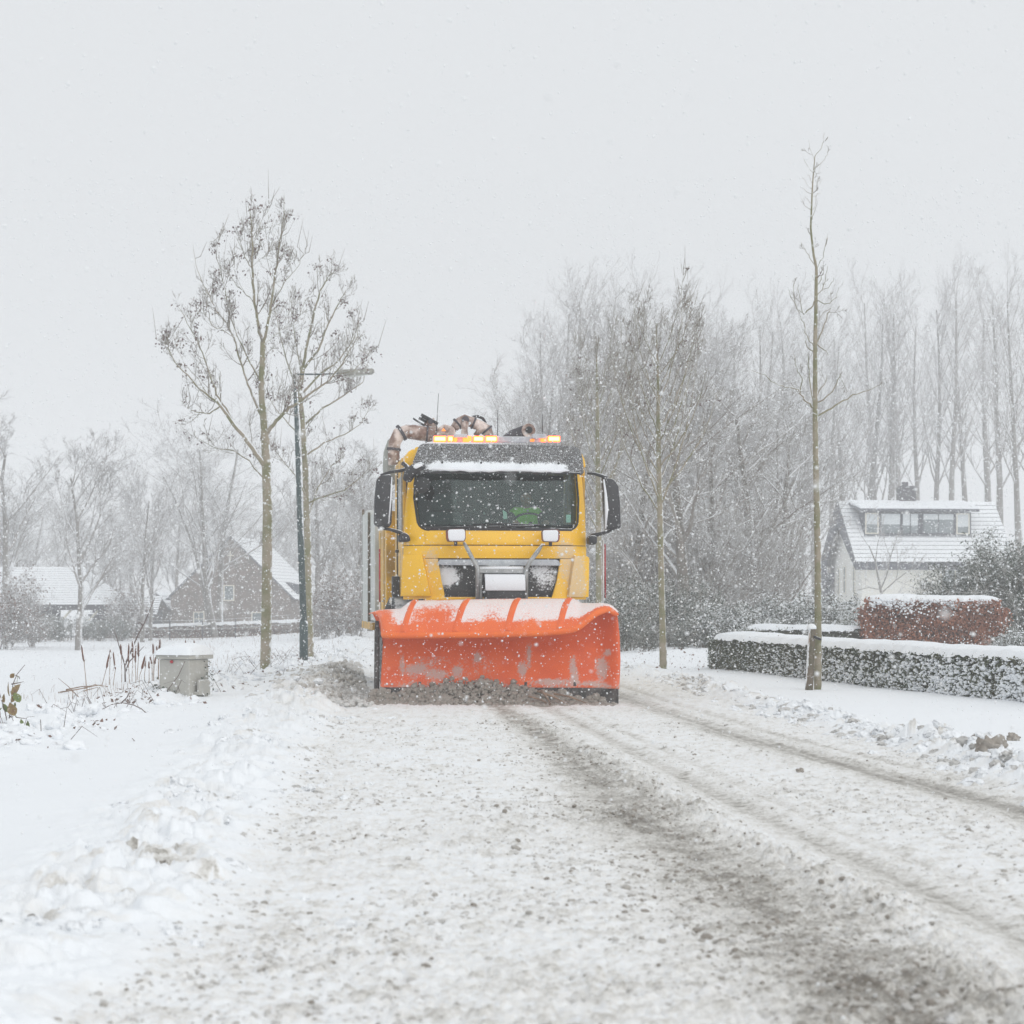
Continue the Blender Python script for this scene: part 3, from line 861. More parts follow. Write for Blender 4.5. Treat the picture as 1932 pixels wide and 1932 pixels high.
# front (kerb) mirror on its arm, and its round dark glass seen against the screen
MB().tube([Z1(350, 600, -.1), Z1(365, 560, -.16), Z1(400, 530, -.2), Z1(450, 510, -.22), Z1(470, 520, -.2)], [0.06, 0.075, 0.07, 0.055, 0.02], 12).build('kerb_mirror', M['black'], truck, smooth=True)
MB().tube([Z1(375, 540, -.2), Z1(410, 512, -.25), Z1(455, 500, -.26)], [0.02, 0.035, 0.02], 8).build('kerb_mirror_snow', M['packed_snow'], truck, smooth=True)
MB().tube([Z1(320, 490, .05), Z1(345, 510, .0), Z1(365, 550, -.1)], 0.03, 8).build('mirror_bracket', M['black'], truck, smooth=True)
cx, _, cz = Z1(448, 640, -.12)
MB().lathe([(0.02, -.17), (0.085, -.15), (0.105, -.12), (0.10, -.10)], (cx, 0, cz), 20, 'y').build('kerb_mirror_glass', M['black_clean'], truck, smooth=True)

# light bar
def bar_box(z0, z1, x0, x1, yl, th=0.07, mat='black', name='light_bar', bev=0.008, parent=truck):
    a = Z1(x0, z1, yl); b = Z1(x1, z0, yl)
    return MB().box((a[0], yl, a[2]), (b[0], yl + th, b[2])).build(name, M[mat], parent, bev)


lb = bar_box(308, 338, 528, 1404, 0.55, 0.16, 'grey_trim', 'light_bar')
for x0, x1, mm in ((532, 618, 'beacon_hot'), (628, 668, 'beacon_hot'), (672, 694, 'beacon'), (733, 792, 'beacon'), (804, 876, 'beacon_hot'), (888, 968, 'beacon_hot'),
                   (1196, 1226, 'beacon_dim'), (1268, 1306, 'beacon'), (1318, 1402, 'beacon_hot')):
    bl_ = bar_box(302 if mm != 'beacon_dim' else 322, 341, x0, x1, 0.525, 0.10, 'beacon' if mm != 'beacon_dim' else mm, 'beacon_lamp', 0.012, lb)
    if mm == 'beacon_hot':
        bar_box(310, 333, x0 + 7, x1 - 7, 0.519, 0.02, mm, 'beacon_core', 0.006, bl_)
bar_box(290, 312, 668, 765, 0.50, 0.12, 'grey_trim', 'roof_marker_box')
bar_box(288, 318, 1212, 1308, 0.50, 0.12, 'grey_trim', 'roof_marker_box')
for (a, b, ytop, yl) in ((548, 565, 8, 1.0), (972, 972, 125, 0.9), (1279, 1280, 150, 1.2)):
    MB().tube([Z1(a, 300, yl), Z1(b, ytop, yl)], [0.007, 0.003], 6).build('antenna', M['black_clean'], truck)

# suction crane folded behind the cab
yc = 2.3
MB().tube([Z1(262, 500, yc), Z1(255, 430, yc), Z1(262, 350, yc), Z1(290, 290, yc), Z1(345, 268, yc), Z1(420, 276, yc), Z1(500, 288, yc), Z1(560, 285, yc)],
          [0.085, 0.082, 0.085, 0.095, 0.105, 0.11, 0.11, 0.10], 18).build('crane_pipe', M['crane'], truck, smooth=True)
MB().tube([Z1(235, 640, yc + .25), Z1(222, 520, yc + .25), Z1(228, 420, yc + .25), Z1(250, 350, yc + .2), Z1(300, 300, yc + .2)],
          [0.085, 0.085, 0.085, 0.08, 0.06], 16).build('suction_duct', M['duct'], truck, smooth=True)
for (a_, b_), (c_, d_), r_ in (((300, 285), (318, 274), .118), ((258, 385), (256, 402), .098), ((478, 286), (490, 287), .125), ((690, 222), (700, 214), .088), ((800, 209), (812, 214), .09), ((893, 255), (902, 266), .09)):
    MB().tube([Z1(a_, b_, yc), Z1(c_, d_, yc)], r_, 16).build('pipe_clamp', M['dark_wood'], truck, 0.003)
MB().lathe([(0.05, -.14), (0.05, .14)], Z1(745, 195, yc), 14, 'y').build('boom_pivot', M['dark_wood'], truck, 0.006)
MB().lathe([(0.035, -.12), (0.035, .12)], Z1(508, 205, yc), 12, 'y').build('joint_pivot', M['dark_wood'], truck, 0.006)
for p in (Z1(490, 286, yc),):
    MB().lathe([(0.115, -0.015), (0.115, 0.015)], p, 18, 'x' if p[0] > -1.3 else 'z').build('pipe_flange', M['crane'], truck, 0.004)
MB().prism(ring2([(540, 300), (560, 250), (600, 222), (640, 235), (670, 250), (680, 300)], yc), 'y', yc - .15, yc + .25).build('crane_turret', M['crane'], truck, 0.03, True)
MB().prism(ring2([(585, 268), (600, 248), (615, 268)], yc - .16), 'y', yc - .165, yc - .155).build('glowing_warning_triangle', M['beacon_dim'], truck)  # no lamp: the emissive beacon material makes the triangle glow
MB().tube([Z1(660, 262, yc), Z1(700, 215, yc), Z1(745, 188, yc), Z1(790, 205, yc), Z1(850, 232, yc), Z1(900, 262, yc), Z1(915, 310, yc)],
          [0.05, 0.075, 0.085, 0.075, 0.08, 0.075, 0.06], 14).build('crane_boom', M['crane'], truck, smooth=True)
MB().tube([Z1(750, 200, yc - .1), Z1(742, 260, yc - .1), Z1(745, 305, yc - .1)], [0.05, 0.045, 0.05], 12).build('boom_cylinder', M['crane'], truck, smooth=True)
MB().tube([Z1(820, 300, yc), Z1(840, 272, yc), Z1(870, 265, yc), Z1(900, 300, yc)], 0.04, 10).build('boom_hook', M['crane'], truck, smooth=True)
MB().tube([Z1(780, 190, yc), Z1(800, 172, yc), Z1(835, 165, yc), Z1(870, 180, yc), Z1(888, 215, yc)], 0.022, 8).build('hydraulic_hose', M['black'], truck, smooth=True)
MB().tube([Z1(480, 240, yc), Z1(500, 200, yc), Z1(515, 190, yc), Z1(525, 240, yc)], [0.05, 0.055, 0.05, 0.05], 10).build('hose_joint', M['crane'], truck, smooth=True)
for a in ([(390, 180), (420, 200), (470, 232)], [(430, 178), (455, 190), (480, 205)], [(445, 155), (470, 165), (500, 180), (560, 220)], [(448, 170), (470, 178), (500, 186)]):
    MB().tube([Z1(p[0], p[1], yc - .05) for p in a], 0.014 if a[0][0] == 390 else 0.02, 8).build('hydraulic_hose', M['black'], truck, smooth=True)
MB().prism(ring2([(1000, 308), (1060, 262), (1150, 228), (1190, 228), (1220, 265), (1235, 310)], yc), 'y', yc, yc + .12).build('rear_bracket', M['dark_wood'], truck, 0.02, True)
a = Z1(1182, 264, yc)
MB().lathe([(0.095, -.06), (0.095, 0.0), (0.06, -.02)], a, 16, 'y').build('bracket_hub', M['crane'], truck, 0.008)
MB().lathe([(0.05, -.10), (0.045, -.03)], a, 12, 'y').build('hub_bolt', M['black_clean'], truck, 0.006)

# work lamps on pipes and the front mounting frame
def work_lamp(poly, rimx):
    h = MB().prism(poly, 'y', -0.30, -0.16).build('work_lamp', M['lamp_rim'], truck, 0.02, True, 3)
    cxm = sum(p[0] for p in poly) / len(poly); czm = sum(p[1] for p in poly) / len(poly)
    MB().prism([(cxm + (p[0] - cxm) * 0.88 + rimx, czm + (p[1] - czm) * 0.92) for p in poly], 'y', -0.325, -0.298).build('lens_snow', M['packed_snow'], h, 0.02, True, 3)
    MB().box((cxm - 0.02, -0.25, poly[0][1] - 0.055), (cxm + 0.02, -0.21, poly[0][1] + 0.01)).build('lamp_bracket', M['black'], h, 0.006)


work_lamp([(-0.645, 2.035), (-0.435, 2.035), (-0.418, 2.08), (-0.42, 2.17), (-0.44, 2.195), (-0.645, 2.19), (-0.665, 2.17), (-0.66, 2.08)], 0.004)
work_lamp([(0.565, 2.035), (0.745, 2.03), (0.768, 2.06), (0.772, 2.16), (0.755, 2.19), (0.56, 2.185), (0.545, 2.16), (0.55, 2.07)], -0.012)
MB().tube([(-0.44, -0.22, 2.03), (-0.40, -0.22, 1.96), (-0.30, -0.22, 1.77), (-0.262, -0.22, 1.71), (-0.262, -0.22, 1.2)], [0.016, 0.026, 0.027, 0.029, 0.031], 10).build('frame_pipe', M['steel'], truck, smooth=True)
MB().tube([(0.555, -0.22, 2.0), (0.50, -0.22, 1.92), (0.395, -0.22, 1.78), (0.352, -0.22, 1.70), (0.342, -0.22, 1.2)], [0.016, 0.028, 0.027, 0.029, 0.031], 10).build('frame_pipe', M['steel'], truck, smooth=True)
MB().box((-0.26, -0.20, 1.64), (0.34, -0.10, 1.70)).build('frame_cross_bar', M['steel'], truck, 0.008)
MB().tube([(-0.24, -0.16, 1.705), (0.05, -0.17, 1.703), (0.32, -0.16, 1.706)], [0.02, 0.024, 0.022], 8).build('frame_bar_snow', M['packed_snow'], truck, smooth=True)
for s in (-0.225, 0.31):
    MB().box((s - 0.03, -0.16, 1.2), (s + 0.03, -0.08, 1.64)).build('frame_upright', M['steel'], truck, 0.008)
MB().prism([(-0.30, 1.20), (-0.08, 1.20), (-0.06, 1.48), (-0.14, 1.60), (-0.22, 1.62), (-0.30, 1.5)], 'x', -0.165, 0.325).build('hydraulic_box', M['black'], truck, 0.02, True)
cap = MB().prism([(-0.318, 1.42), (-0.305, 1.53), (-0.25, 1.62), (-0.15, 1.635), (-0.10, 1.60), (-0.12, 1.585), (-0.22, 1.60), (-0.28, 1.51), (-0.295, 1.42)], 'x', -0.175, 0.332).build('box_snow', M['packed_snow'], truck, 0.008, True)

# under the cab
MB().box((-1.0, 0.05, 0.55), (1.0, 1.9, 1.3)).build('chassis', M['black_clean'], truck)
for s in (-1, 1):
    for yy, r in ((1.35, 0.52), (5.6, 0.52), (6.95, 0.52)):
        x0 = s * 1.16 if s > 0 else -1.16
        t_ = MB().lathe([(0.28, -0.17), (0.49, -0.16), (0.52, -0.12), (0.52, 0.12), (0.49, 0.16), (0.28, 0.17)], (s * 1.02, yy, 0.52), 28, 'x').build('wheel', M['tyre'], truck, 0, True)
        MB().lathe([(0.27, -0.02), (0.25, 0.0), (0.10, 0.04), (0.08, 0.10), (0.01, 0.1)], (s * 1.17, yy, 0.52), 18, 'x').build('hub', M['steel'], t_, 0, True)
# round front mudguard packed with snow, seen left of the cab
fa = [(0.75 + 0.62 * math.cos(math.radians(a)) + 0.55, 0.75 + 0.66 * math.sin(math.radians(a))) for a in range(-10, 191, 12)]
fb = [(0.75 + 0.56 * math.cos(math.radians(a)) + 0.55, 0.75 + 0.60 * math.sin(math.radians(a))) for a in range(190, -11, -12)]
MB().prism(fa + fb, 'x', -1.24, -0.9).build('mudguard', M['tyre'], truck, 0.01, True)
MB().prism(fa + fb, 'x', 0.9, 1.2).build('mudguard', M['tyre'], truck, 0.01, True)
MB().box((-1.27, 0.95, 1.35), (-1.17, 1.12, 1.62)).build('side_marker', M['black'], truck, 0.02)
MB().tube([(-1.30, 1.9, 0.9), (-1.24, 1.9, 1.18), (-1.22, 2.1, 1.32)], [0.09, 0.08, 0.03], 10).build('air_cylinder', M['black'], truck, smooth=True)

# body behind the cab
MB().box((-0.5, 2.0, 0.7), (0.5, 8.6, 1.0)).build('body_frame', M['black_clean'], truck)
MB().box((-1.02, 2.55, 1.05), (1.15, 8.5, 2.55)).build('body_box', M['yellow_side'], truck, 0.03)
MB().box((-1.10, 2.35, 1.1), (-0.86, 2.55, 2.85)).build('body_front_post', M['yellow_side'], truck, 0.015)
for i, (y0, y1) in enumerate(((2.75, 3.15), (3.45, 4.2), (4.35, 4.75))):
    MB().box((-1.25, y0, 1.0), (-1.03, y1, 2.55 - 0.03 * i)).build('side_rib', M['yellow_side'], truck, 0.012)
MB().box((-1.10, 3.16, 1.15), (-1.02, 3.44, 2.4)).build('side_recess', M['black_clean'], truck)
MB().box((-1.06, 2.4, 1.4), (-0.95, 2.5, 2.9)).build('ladder_rail', M['black'], truck, 0.006)
MB().box((-1.30, 4.95, 1.0), (-1.20, 6.3, 2.62)).build('white_side_board', M['white_panel'], truck, 0.01)
MB().box((-1.335, 6.45, 0.98), (-1.24, 8.4, 2.72)).build('white_side_board', M['white_panel'], truck, 0.01)
for yy, z1 in ((6.35, 2.68), (8.45, 2.82)):
    MB().box((-1.345, yy - 0.02, 0.95), (-1.30, yy + 0.02, z1)).build('stake_post', M['wood'], truck, 0.006)
MB().box((-1.34, 4.9, 0.86), (-1.2, 8.5, 0.98)).build('lower_rail', M['yellow_side'], truck, 0.01)
MB().prism([(4.3, 0.85), (4.9, 0.75), (5.0, 1.15), (4.6, 1.3), (4.3, 1.1)], 'x', -1.24, -0.95).build('storage_box', M['black'], truck, 0.02)
MB().tube([(-1.28, 5.0, 0.6), (-1.26, 5.0, 0.8), (-1.22, 4.7, 1.2)], 0.03, 6).build('hose_end', M['black'], truck, smooth=True)

# ---------------------------------------------------------------- plough
PS = 154.8
plc = Vector((-0.15, -0.98, 0))       # local placement of the plough under the truck
plough_rot = math.radians(-9.5)


def interp(x, xs, zs): return float(np.interp(x, xs, zs))


zc_t = ([-1.54, -1.42, -1.15, -1.02, 0, 0.98, 1.06, 1.34, 1.45, 1.52], [1.125, 1.17, 1.185, 1.285, 1.305, 1.31, 1.255, 1.245, 1.215, 1.14])
zl_t = ([-1.54, -1.50, -1.45, -1.39, 0, 0.6, 0.95, 1.06, 1.16, 1.27, 1.40, 1.52], [1.085, 1.04, 0.96, 0.87, 0.882, 0.90, 0.93, 0.975, 1.06, 1.145, 1.19, 1.115])
yl_t = ([-1.54, -1.47, -1.39, -1.2, 1.0, 1.2, 1.4, 1.52], [0.12, -0.05, -0.22, -0.33, -0.35, -0.26, -0.12, 0.0])
yc_t = ([-1.54, -1.2, 1.1, 1.4, 1.52], [0.16, 0.22, 0.22, 0.12, 0.04])


def grid_mesh(name, fn, nu, nv, mat, parent, sn=None, th=0.012, smooth=True):
    us = np.linspace(0, 1, nu); vs = np.linspace(0, 1, nv)
    V = []; A = []
    for u in us:
        for v in vs:
            V.append(fn(u, v))
            if sn: A.append(sn(u, v))
    i = np.arange(nu * nv).reshape(nu, nv)
    q = np.stack([i[:-1, :-1], i[1:, :-1], i[1:, 1:], i[:-1, 1:]], -1).reshape(-1, 4)
    me = np_mesh(name, V, q)
    if sn:
        at = me.attributes.new('snow', 'FLOAT', 'POINT')
        at.data.foreach_set('value', np.array(A, np.float32))
    o = link_mesh(name, me, mat, parent, 0, smooth)
    if th:
        m = o.modifiers.new('thick', 'SOLIDIFY'); m.thickness = th; m.offset = -1
    return o


def mold(u, v):
    zb, zt = 0.225, 1.0
    xlz = lambda z: interp(z, [0.225, 0.8, 1.0, 1.2], [-1.385, -1.375, -1.42, -1.5])
    xrz = lambda z: interp(z, [0.225, 0.6, 0.9, 1.1, 1.25], [1.54, 1.555, 1.545, 1.525, 1.50])
    xa = xlz(zb + v * 0.98); xb = xrz(zb + v * 0.98)
    x = xa + (xb - xa) * u
    zt = interp(x, *zc_t) - 0.012
    z = zb + (zt - zb) * v
    y = interp(z, [0.2, 0.5, 0.8, 1.05, 1.3], [0.0, 0.13, 0.22, 0.24, 0.2])
    y *= 1 - 0.3 * sstep(1.2, 1.54, x)
    y -= 0.10 * float(sstep(1.3, 1.55, x))
    return (x, float(y), z)


rng = random.Random(4)
_c = [(-1.13, 0.5, 0.03, .2), (-0.45, .42, 0.12, .12), (-0.2, .60, 0.07, .10), (0.35, .45, .09, .14), (0.43, .62, .045, .18), (0.98, .5, .06, .17), (1.0, .34, .07, .14),
      (1.33, .45, .10, .2), (1.40, .66, .06, .06), (-0.7, .38, .25, .12), (-0.95, .45, .2, .1), (0.7, .30, .4, .05), (1.2, .28, .3, .05)]


def moldsnow(u, v):
    x, y, z = mold(u, v)
    s = 0
    for cx_, cz_, sx, sz in _c:
        s = max(s, 0.85 * g2(x, z, cx_, cz_, sx, sz))
    s = max(s, 0.55 * math.exp(-((z - 0.22) / 0.12) ** 2))
    if 0.25 < z < 0.62 and -1.0 < x < 0.05: s = max(s, 0.42)
    return min(1, s)


plough = grid_mesh('snow_plough', mold, 90, 40, M['orange'], truck, moldsnow, 0.014)
plough.location = plc
plough.rotation_euler = (0, 0, plough_rot)


def flap(u, v):
    """v=0 crest at the back, v=1 lip at the front"""
    x = -1.54 + 3.06 * u
    zc, zl = interp(x, *zc_t), interp(x, *zl_t)
    yc_, yl_ = interp(x, *yc_t), interp(x, *yl_t)
    z = zc + (zl - zc) * (v ** 1.35)
    y = yc_ + (yl_ - yc_) * (v ** 0.9)
    z += 0.028 * math.sin(PI * v)
    xx = x + (0.10 * v * v if x < -1.2 else 0) * 0
    xx += 0.15 * v * float(1 - sstep(-1.54, -1.25, x))
    return (xx, y, z)


RIBS = [(-1.10, 0.045), (0.0, 0)]
ribx = [-1.07, -0.44, 0.19, 0.82]     # rib position at the lip
rib_t = [-0.97, -0.32, 0.30, 0.93]    # at the crest


def flapsnow(u, v):
    x = -1.54 + 3.06 * u
    if x < -1.15:
        s = 0.62 - 0.85 * v + 0.5 * float(sstep(-1.32, -1.15, x))
        return max(0.0, min(1, s))
    s = 1.0 - 0.32 * v
    if v > 0.70: s -= (v - 0.70) * 4.0
    if v < 0.07: s -= 0.35
    if -1.0 < x < -0.35: s -= 0.55 * g2(x, v, -0.68, 0.55, 0.25, 0.3)
    if -0.35 < x < 0.3: s -= 0.25 * g2(x, v, 0, 0.6, 0.2, 0.3)
    return max(0.0, min(1, s))


fl = grid_mesh('deflector_flap', flap, 110, 16, M['orange_flap'], plough, flapsnow, 0.012)
for xb, xt in zip(ribx, rib_t):
    def ribf(u, v, xb=xb, xt=xt):
        x = xt + (xb - xt) * v
        hw = 0.052
        x2 = x + (u - 0.5) * 2 * hw
        uu = (x2 + 1.54) / 3.06
        p = flap(uu, 0.02 + v * 0.94)
        bulge = 0.022 * math.sin(PI * u) ** 0.6 + 0.002
        return (p[0], p[1] - bulge * 0.4, p[2] + bulge)
    grid_mesh('rib', ribf, 7, 14, M['orange_flap'], plough, lambda u, v: 0.62 * (1 - v) * (0.4 + abs(u - 0.6)) if v < 0.9 else 0, 0)
for k, (x0, v0, dx_, dv_) in enumerate(((-.31, .50, .030, .10), (-.275, .56, .025, .12), (-.24, .52, .045, .05), (-.185, .55, .03, .09), (-.14, .57, .07, .035), (-.06, .56, .05, .04))):
    grid_mesh('faded_print', lambda u, v: (lambda p: (p[0], p[1] - .003, p[2] + .004))(flap((x0 + dx_ * u + 1.54) / 3.06, v0 + dv_ * v)), 3, 3, M['blue_print'], plough, None, 0)
# rounded rubber lip along the flap's front edge
lp = []
for x in np.linspace(-1.53, 1.515, 70):
    p = flap((x + 1.54) / 3.06, 1.0)
    lp.append((p[0], p[1], p[2]))
MB().tube(lp, [0.018 + 0.022 * float(sstep(-1.5, -1.2, p[0]) * (1 - 0.5 * sstep(1.3, 1.5, p[0]))) for p in lp], 10).build('flap_lip', M['orange_edge'], plough, smooth=True)
# crest line lugs
for x in (-0.9, -0.12, 0.5, 1.05 - 0.35):
    MB().box((x - 0.03, 0.205, 1.28), (x + 0.03, 0.245, 1.318)).build('flap_hinge', M['black'], plough, 0.006)
# rubber cutting edge in segments
for k in range(5):
    x0 = -1.385 + k * 0.585; x1 = x0 + 0.578
    z0 = 0.02 + 0.01 * (k % 2)
    MB().prism([(0.0, 0.232), (-0.012, z0), (0.028, z0), (0.035, 0.232)], 'x', x0, x1).build('rubber_blade', M['rubber'], plough, 0.008)
for x in (-1.24, -0.9, -1.3, 0.9, 1.2, 1.45, 0.1, -0.4):
    MB().lathe([(0.012, -0.02), (0.012, 0.0)], (x, 0.03, 0.27), 8, 'y').build('blade_bolt', M['white_paint'], plough)
# rear support strip on the left end, markers, push frame
MB().prism([(0.12, 0.2), (0.17, 0.9), (0.24, 1.05), (0.30, 1.0), (0.28, 0.2)], 'x', -1.475, -1.425).build('end_plate', M['rubber'], plough, 0.008)
for k, x in enumerate((-0.9, -0.3, 0.4, 1.0)):
    MB().prism([(0.02, 0.25), (0.16, 0.55), (0.25, 0.85), (0.27, 1.1), (0.36, 0.9), (0.34, 0.3)], 'x', x - 0.02, x + 0.02).build('back_rib', M['rubber'], plough, 0.004)
MB().box((-0.5, 0.3, 0.35), (0.6, 0.75, 0.6)).build('push_frame', M['black_clean'], plough, 0.02)
# width marker rods


def to_plough(p):
    v = Vector(p) - plc
    return Matrix.Rotation(-plough_rot, 3, 'Z') @ v


a = to_plough(LP(716.5, 1136, 0.45)); b = to_plough(LP(716.2, 1036, 0.45))
MB().tube([a, b], 0.010, 8).build('marker_rod', M['red'], plough, smooth=True)
MB().tube([to_plough(LP(716.6, 1150, 0.45)), a], 0.008, 8).build('marker_foot', M['white_paint'], plough)
MB().tube([to_plough(LP(1138, 1150, 0.3)), to_plough(LP(1138.5, 1018, 0.3))], 0.009, 8).build('marker_rod', M['white_paint'], plough, smooth=True)
MB().tube([to_plough(LP(1142, 1128, 0.32)), to_plough(LP(1141.5, 1026, 0.32))], 0.010, 8).build('marker_rod', M['red'], plough, smooth=True)

# ---------------------------------------------------------------- driver
drv = empty('person', (TX, TY, 0), TA_, 'driver in a green safety vest behind the truck windscreen, hands on the wheel', 'person')


def skin_body(name, chain_pts, edges, radii, mat, parent, sub=2):
    me = bpy.data.meshes.new(name)
    me.from_pydata(chain_pts, edges, [])
    o = link_mesh(name, me, mat, parent)
    s = o.modifiers.new('skin', 'SKIN')
    s.use_smooth_shade = True
    for i, r in enumerate(radii):
        me.skin_vertices[0].data[i].radius = (r, r) if not hasattr(r, '__len__') else r
    me.skin_vertices[0].data[0].use_root = True
    m = o.modifiers.new('sub', 'SUBSURF'); m.levels = sub; m.render_levels = sub
    return o


bx0, by0 = 0.52, 1.22
B = [(bx0, by0 + .05, 1.95), (bx0, by0 + .02, 2.12), (bx0, by0, 2.30), (bx0, by0 + 0.02, 2.44), (bx0, by0, 2.52),
     (bx0 - .17, by0, 2.45), (bx0 - .25, by0 - .1, 2.30), (bx0 - .27, by0 - .22, 2.16), (bx0 - .22, by0 - .40, 2.27),
     (bx0 + .17, by0, 2.45), (bx0 + .25, by0 - .1, 2.30), (bx0 + .27, by0 - .22, 2.16), (bx0 + .21, by0 - .40, 2.27),
     (bx0 - .1, by0 - .05, 1.93), (bx0 - .12, by0 - .45, 1.97), (bx0 - .12, by0 - .55, 1.55),
     (bx0 + .1, by0 - .05, 1.93), (bx0 + .12, by0 - .45, 1.97), (bx0 + .12, by0 - .55, 1.55)]
E = [(0, 1), (1, 2), (2, 3), (3, 4), (3, 5), (5, 6), (6, 7), (7, 8), (3, 9), (9, 10), (10, 11), (11, 12), (0, 13), (13, 14), (14, 15), (0, 16), (16, 17), (17, 18)]
Rr = [(.17, .12), (.16, .12), (.17, .12), (.10, .08), (.055, .055), .07, .058, .05, .035, .07, .058, .05, .035, .09, .075, .05, .09, .075, .05]
skin_body('body', B, E, Rr, M['jacket'], drv)
vest = [(bx0, by0 + .05, 2.0), (bx0, by0 + .02, 2.14), (bx0, by0, 2.30), (bx0, by0 + .02, 2.40), (bx0 - .15, by0 + .0, 2.465), (bx0 + .15, by0 + .0, 2.465), (bx0 - .2, by0 - .03, 2.42), (bx0 + .2, by0 - .03, 2.42)]
skin_body('safety_vest', vest, [(0, 1), (1, 2), (2, 3), (3, 4), (3, 5), (4, 6), (5, 7)], [(.185, .135), (.175, .135), (.185, .135), (.12, .10), .085, .085, .075, .075], M['hivis'], drv)


def head(parent, c):
    bm = bmesh.new()
    bmesh.ops.create_uvsphere(bm, u_segments=28, v_segments=20, radius=1)
    for v in bm.verts:
        x, y, z = v.co
        f = max(0, -y)
        nx, ny, nz = x * 0.078, y * 0.095, z * 0.118
        if z < -0.2:
            k = (-z - 0.2)
            nx *= 1 - 0.35 * k; ny *= 1 - 0.15 * k
        ny -= 0.030 * math.exp(-(x / 0.16) ** 2 - ((z + 0.12) / 0.22) ** 2) * (f > 0.3)      # nose
        ny += 0.010 * (math.exp(-((abs(x) - 0.38) / 0.16) ** 2 - ((z - 0.08) / 0.12) ** 2)) * (f > 0.3)  # sockets
        ny -= 0.007 * math.exp(-(x / 0.3) ** 2 - ((z + 0.48) / 0.07) ** 2) * (f > 0.3)       # lips
        ny -= 0.010 * math.exp(-(x / 0.3) ** 2 - ((z + 0.80) / 0.15) ** 2) * (f > 0.1)       # chin
        v.co = (nx, ny, nz)
    me = bpy.data.meshes.new('head'); bm.to_mesh(me); bm.free()
    h = link_mesh('head', me, M['skin'], parent, 0, True)
    h.location = c
    h.rotation_euler = (0.12, 0, -0.15)
    for s in (-1, 1):
        MB().lathe([(0.002, -0.0135), (0.011, -0.008), (0.0135, 0.0), (0.01, 0.008)], (s * 0.030, -0.074, 0.010), 10, 'y').build('eye', M['white_paint'], h, 0, True)
        MB().lathe([(0.002, -0.0150), (0.006, -0.0135), (0.006, -0.012)], (s * 0.030, -0.074, 0.010), 8, 'y').build('pupil', M['black_clean'], h, 0, True)
        MB().lathe([(0.002, 0.0), (0.016, 0.004), (0.02, 0.012), (0.012, 0.016)], (s * 0.070, 0.0, 0.0), 10, 'x').build('ear', M['skin'], h, 0, True)
    MB().tube([(-0.024, -0.090, -0.056), (0, -0.096, -0.057), (0.024, -0.090, -0.056)], 0.004, 6).build('mouth', M['lamp_rim'], h)
    bm = bmesh.new()
    bmesh.ops.create_uvsphere(bm, u_segments=22, v_segments=14, radius=1)
    for v in bm.verts:
        x, y, z = v.co
        v.co = (x * 0.085, y * 0.10 + 0.012, z * 0.122 + 0.008)
    bmesh.ops.delete(bm, geom=[v for v in bm.verts if (v.co.y < -0.03 and v.co.z < 0.06) or v.co.z < -0.05], context='VERTS')
    me = bpy.data.meshes.new('hair'); bm.to_mesh(me); bm.free()
    hr = link_mesh('hair', me, M['hair'], h, 0, True)
    m = hr.modifiers.new('t', 'SOLIDIFY'); m.thickness = 0.008
    return h


head(drv, (bx0 - 0.0, by0 - 0.03, 2.645))
MB().tube([(bx0, by0 + 0.01, 2.50), (bx0, by0 - 0.01, 2.58)], [0.058, 0.052], 12).build('neck', M['skin'], drv, smooth=True)
for s in (-1, 1):
    wx, wy, wz = bx0 + s * .20, by0 - .44, 2.30
    rim = (SWC[0] + s * 0.20, SWC[1] + 0.06, SWC[2] + 0.08)
    pts = [(wx, wy + 0.03, wz - 0.02), (wx, wy - 0.02, wz), (wx, wy - 0.06, wz + 0.025)]
    ed = [(0, 1), (1, 2)]; rad = [.026, (.034, .018), (.036, .016)]
    ln = [0.060, 0.072, 0.068, 0.052]
    for k in range(4):
        b = len(pts)
        ox = (k - 1.5) * 0.017
        pts += [(wx + ox, wy - 0.085, wz + 0.035), (wx + ox * 1.05, wy - 0.11, wz + 0.020), (wx + ox * 1.05, wy - 0.112, wz + 0.020 - ln[k] * 0.45), (wx + ox, wy - 0.092, wz + 0.015 - ln[k] * 0.6)]
        ed += [(2, b), (b, b + 1), (b + 1, b + 2), (b + 2, b + 3)]
        rad += [.0095, .009, .0085, .0075]
    b = len(pts)
    pts += [(wx - s * 0.038, wy - 0.04, wz + 0.015), (wx - s * 0.050, wy - 0.075, wz + 0.012), (wx - s * 0.045, wy - 0.098, wz + 0.0)]
    ed += [(1, b), (b, b + 1), (b + 1, b + 2)]
    rad += [.013, .011, .009]
    skin_body('hand', pts, ed, rad, M['skin'], drv, 1)
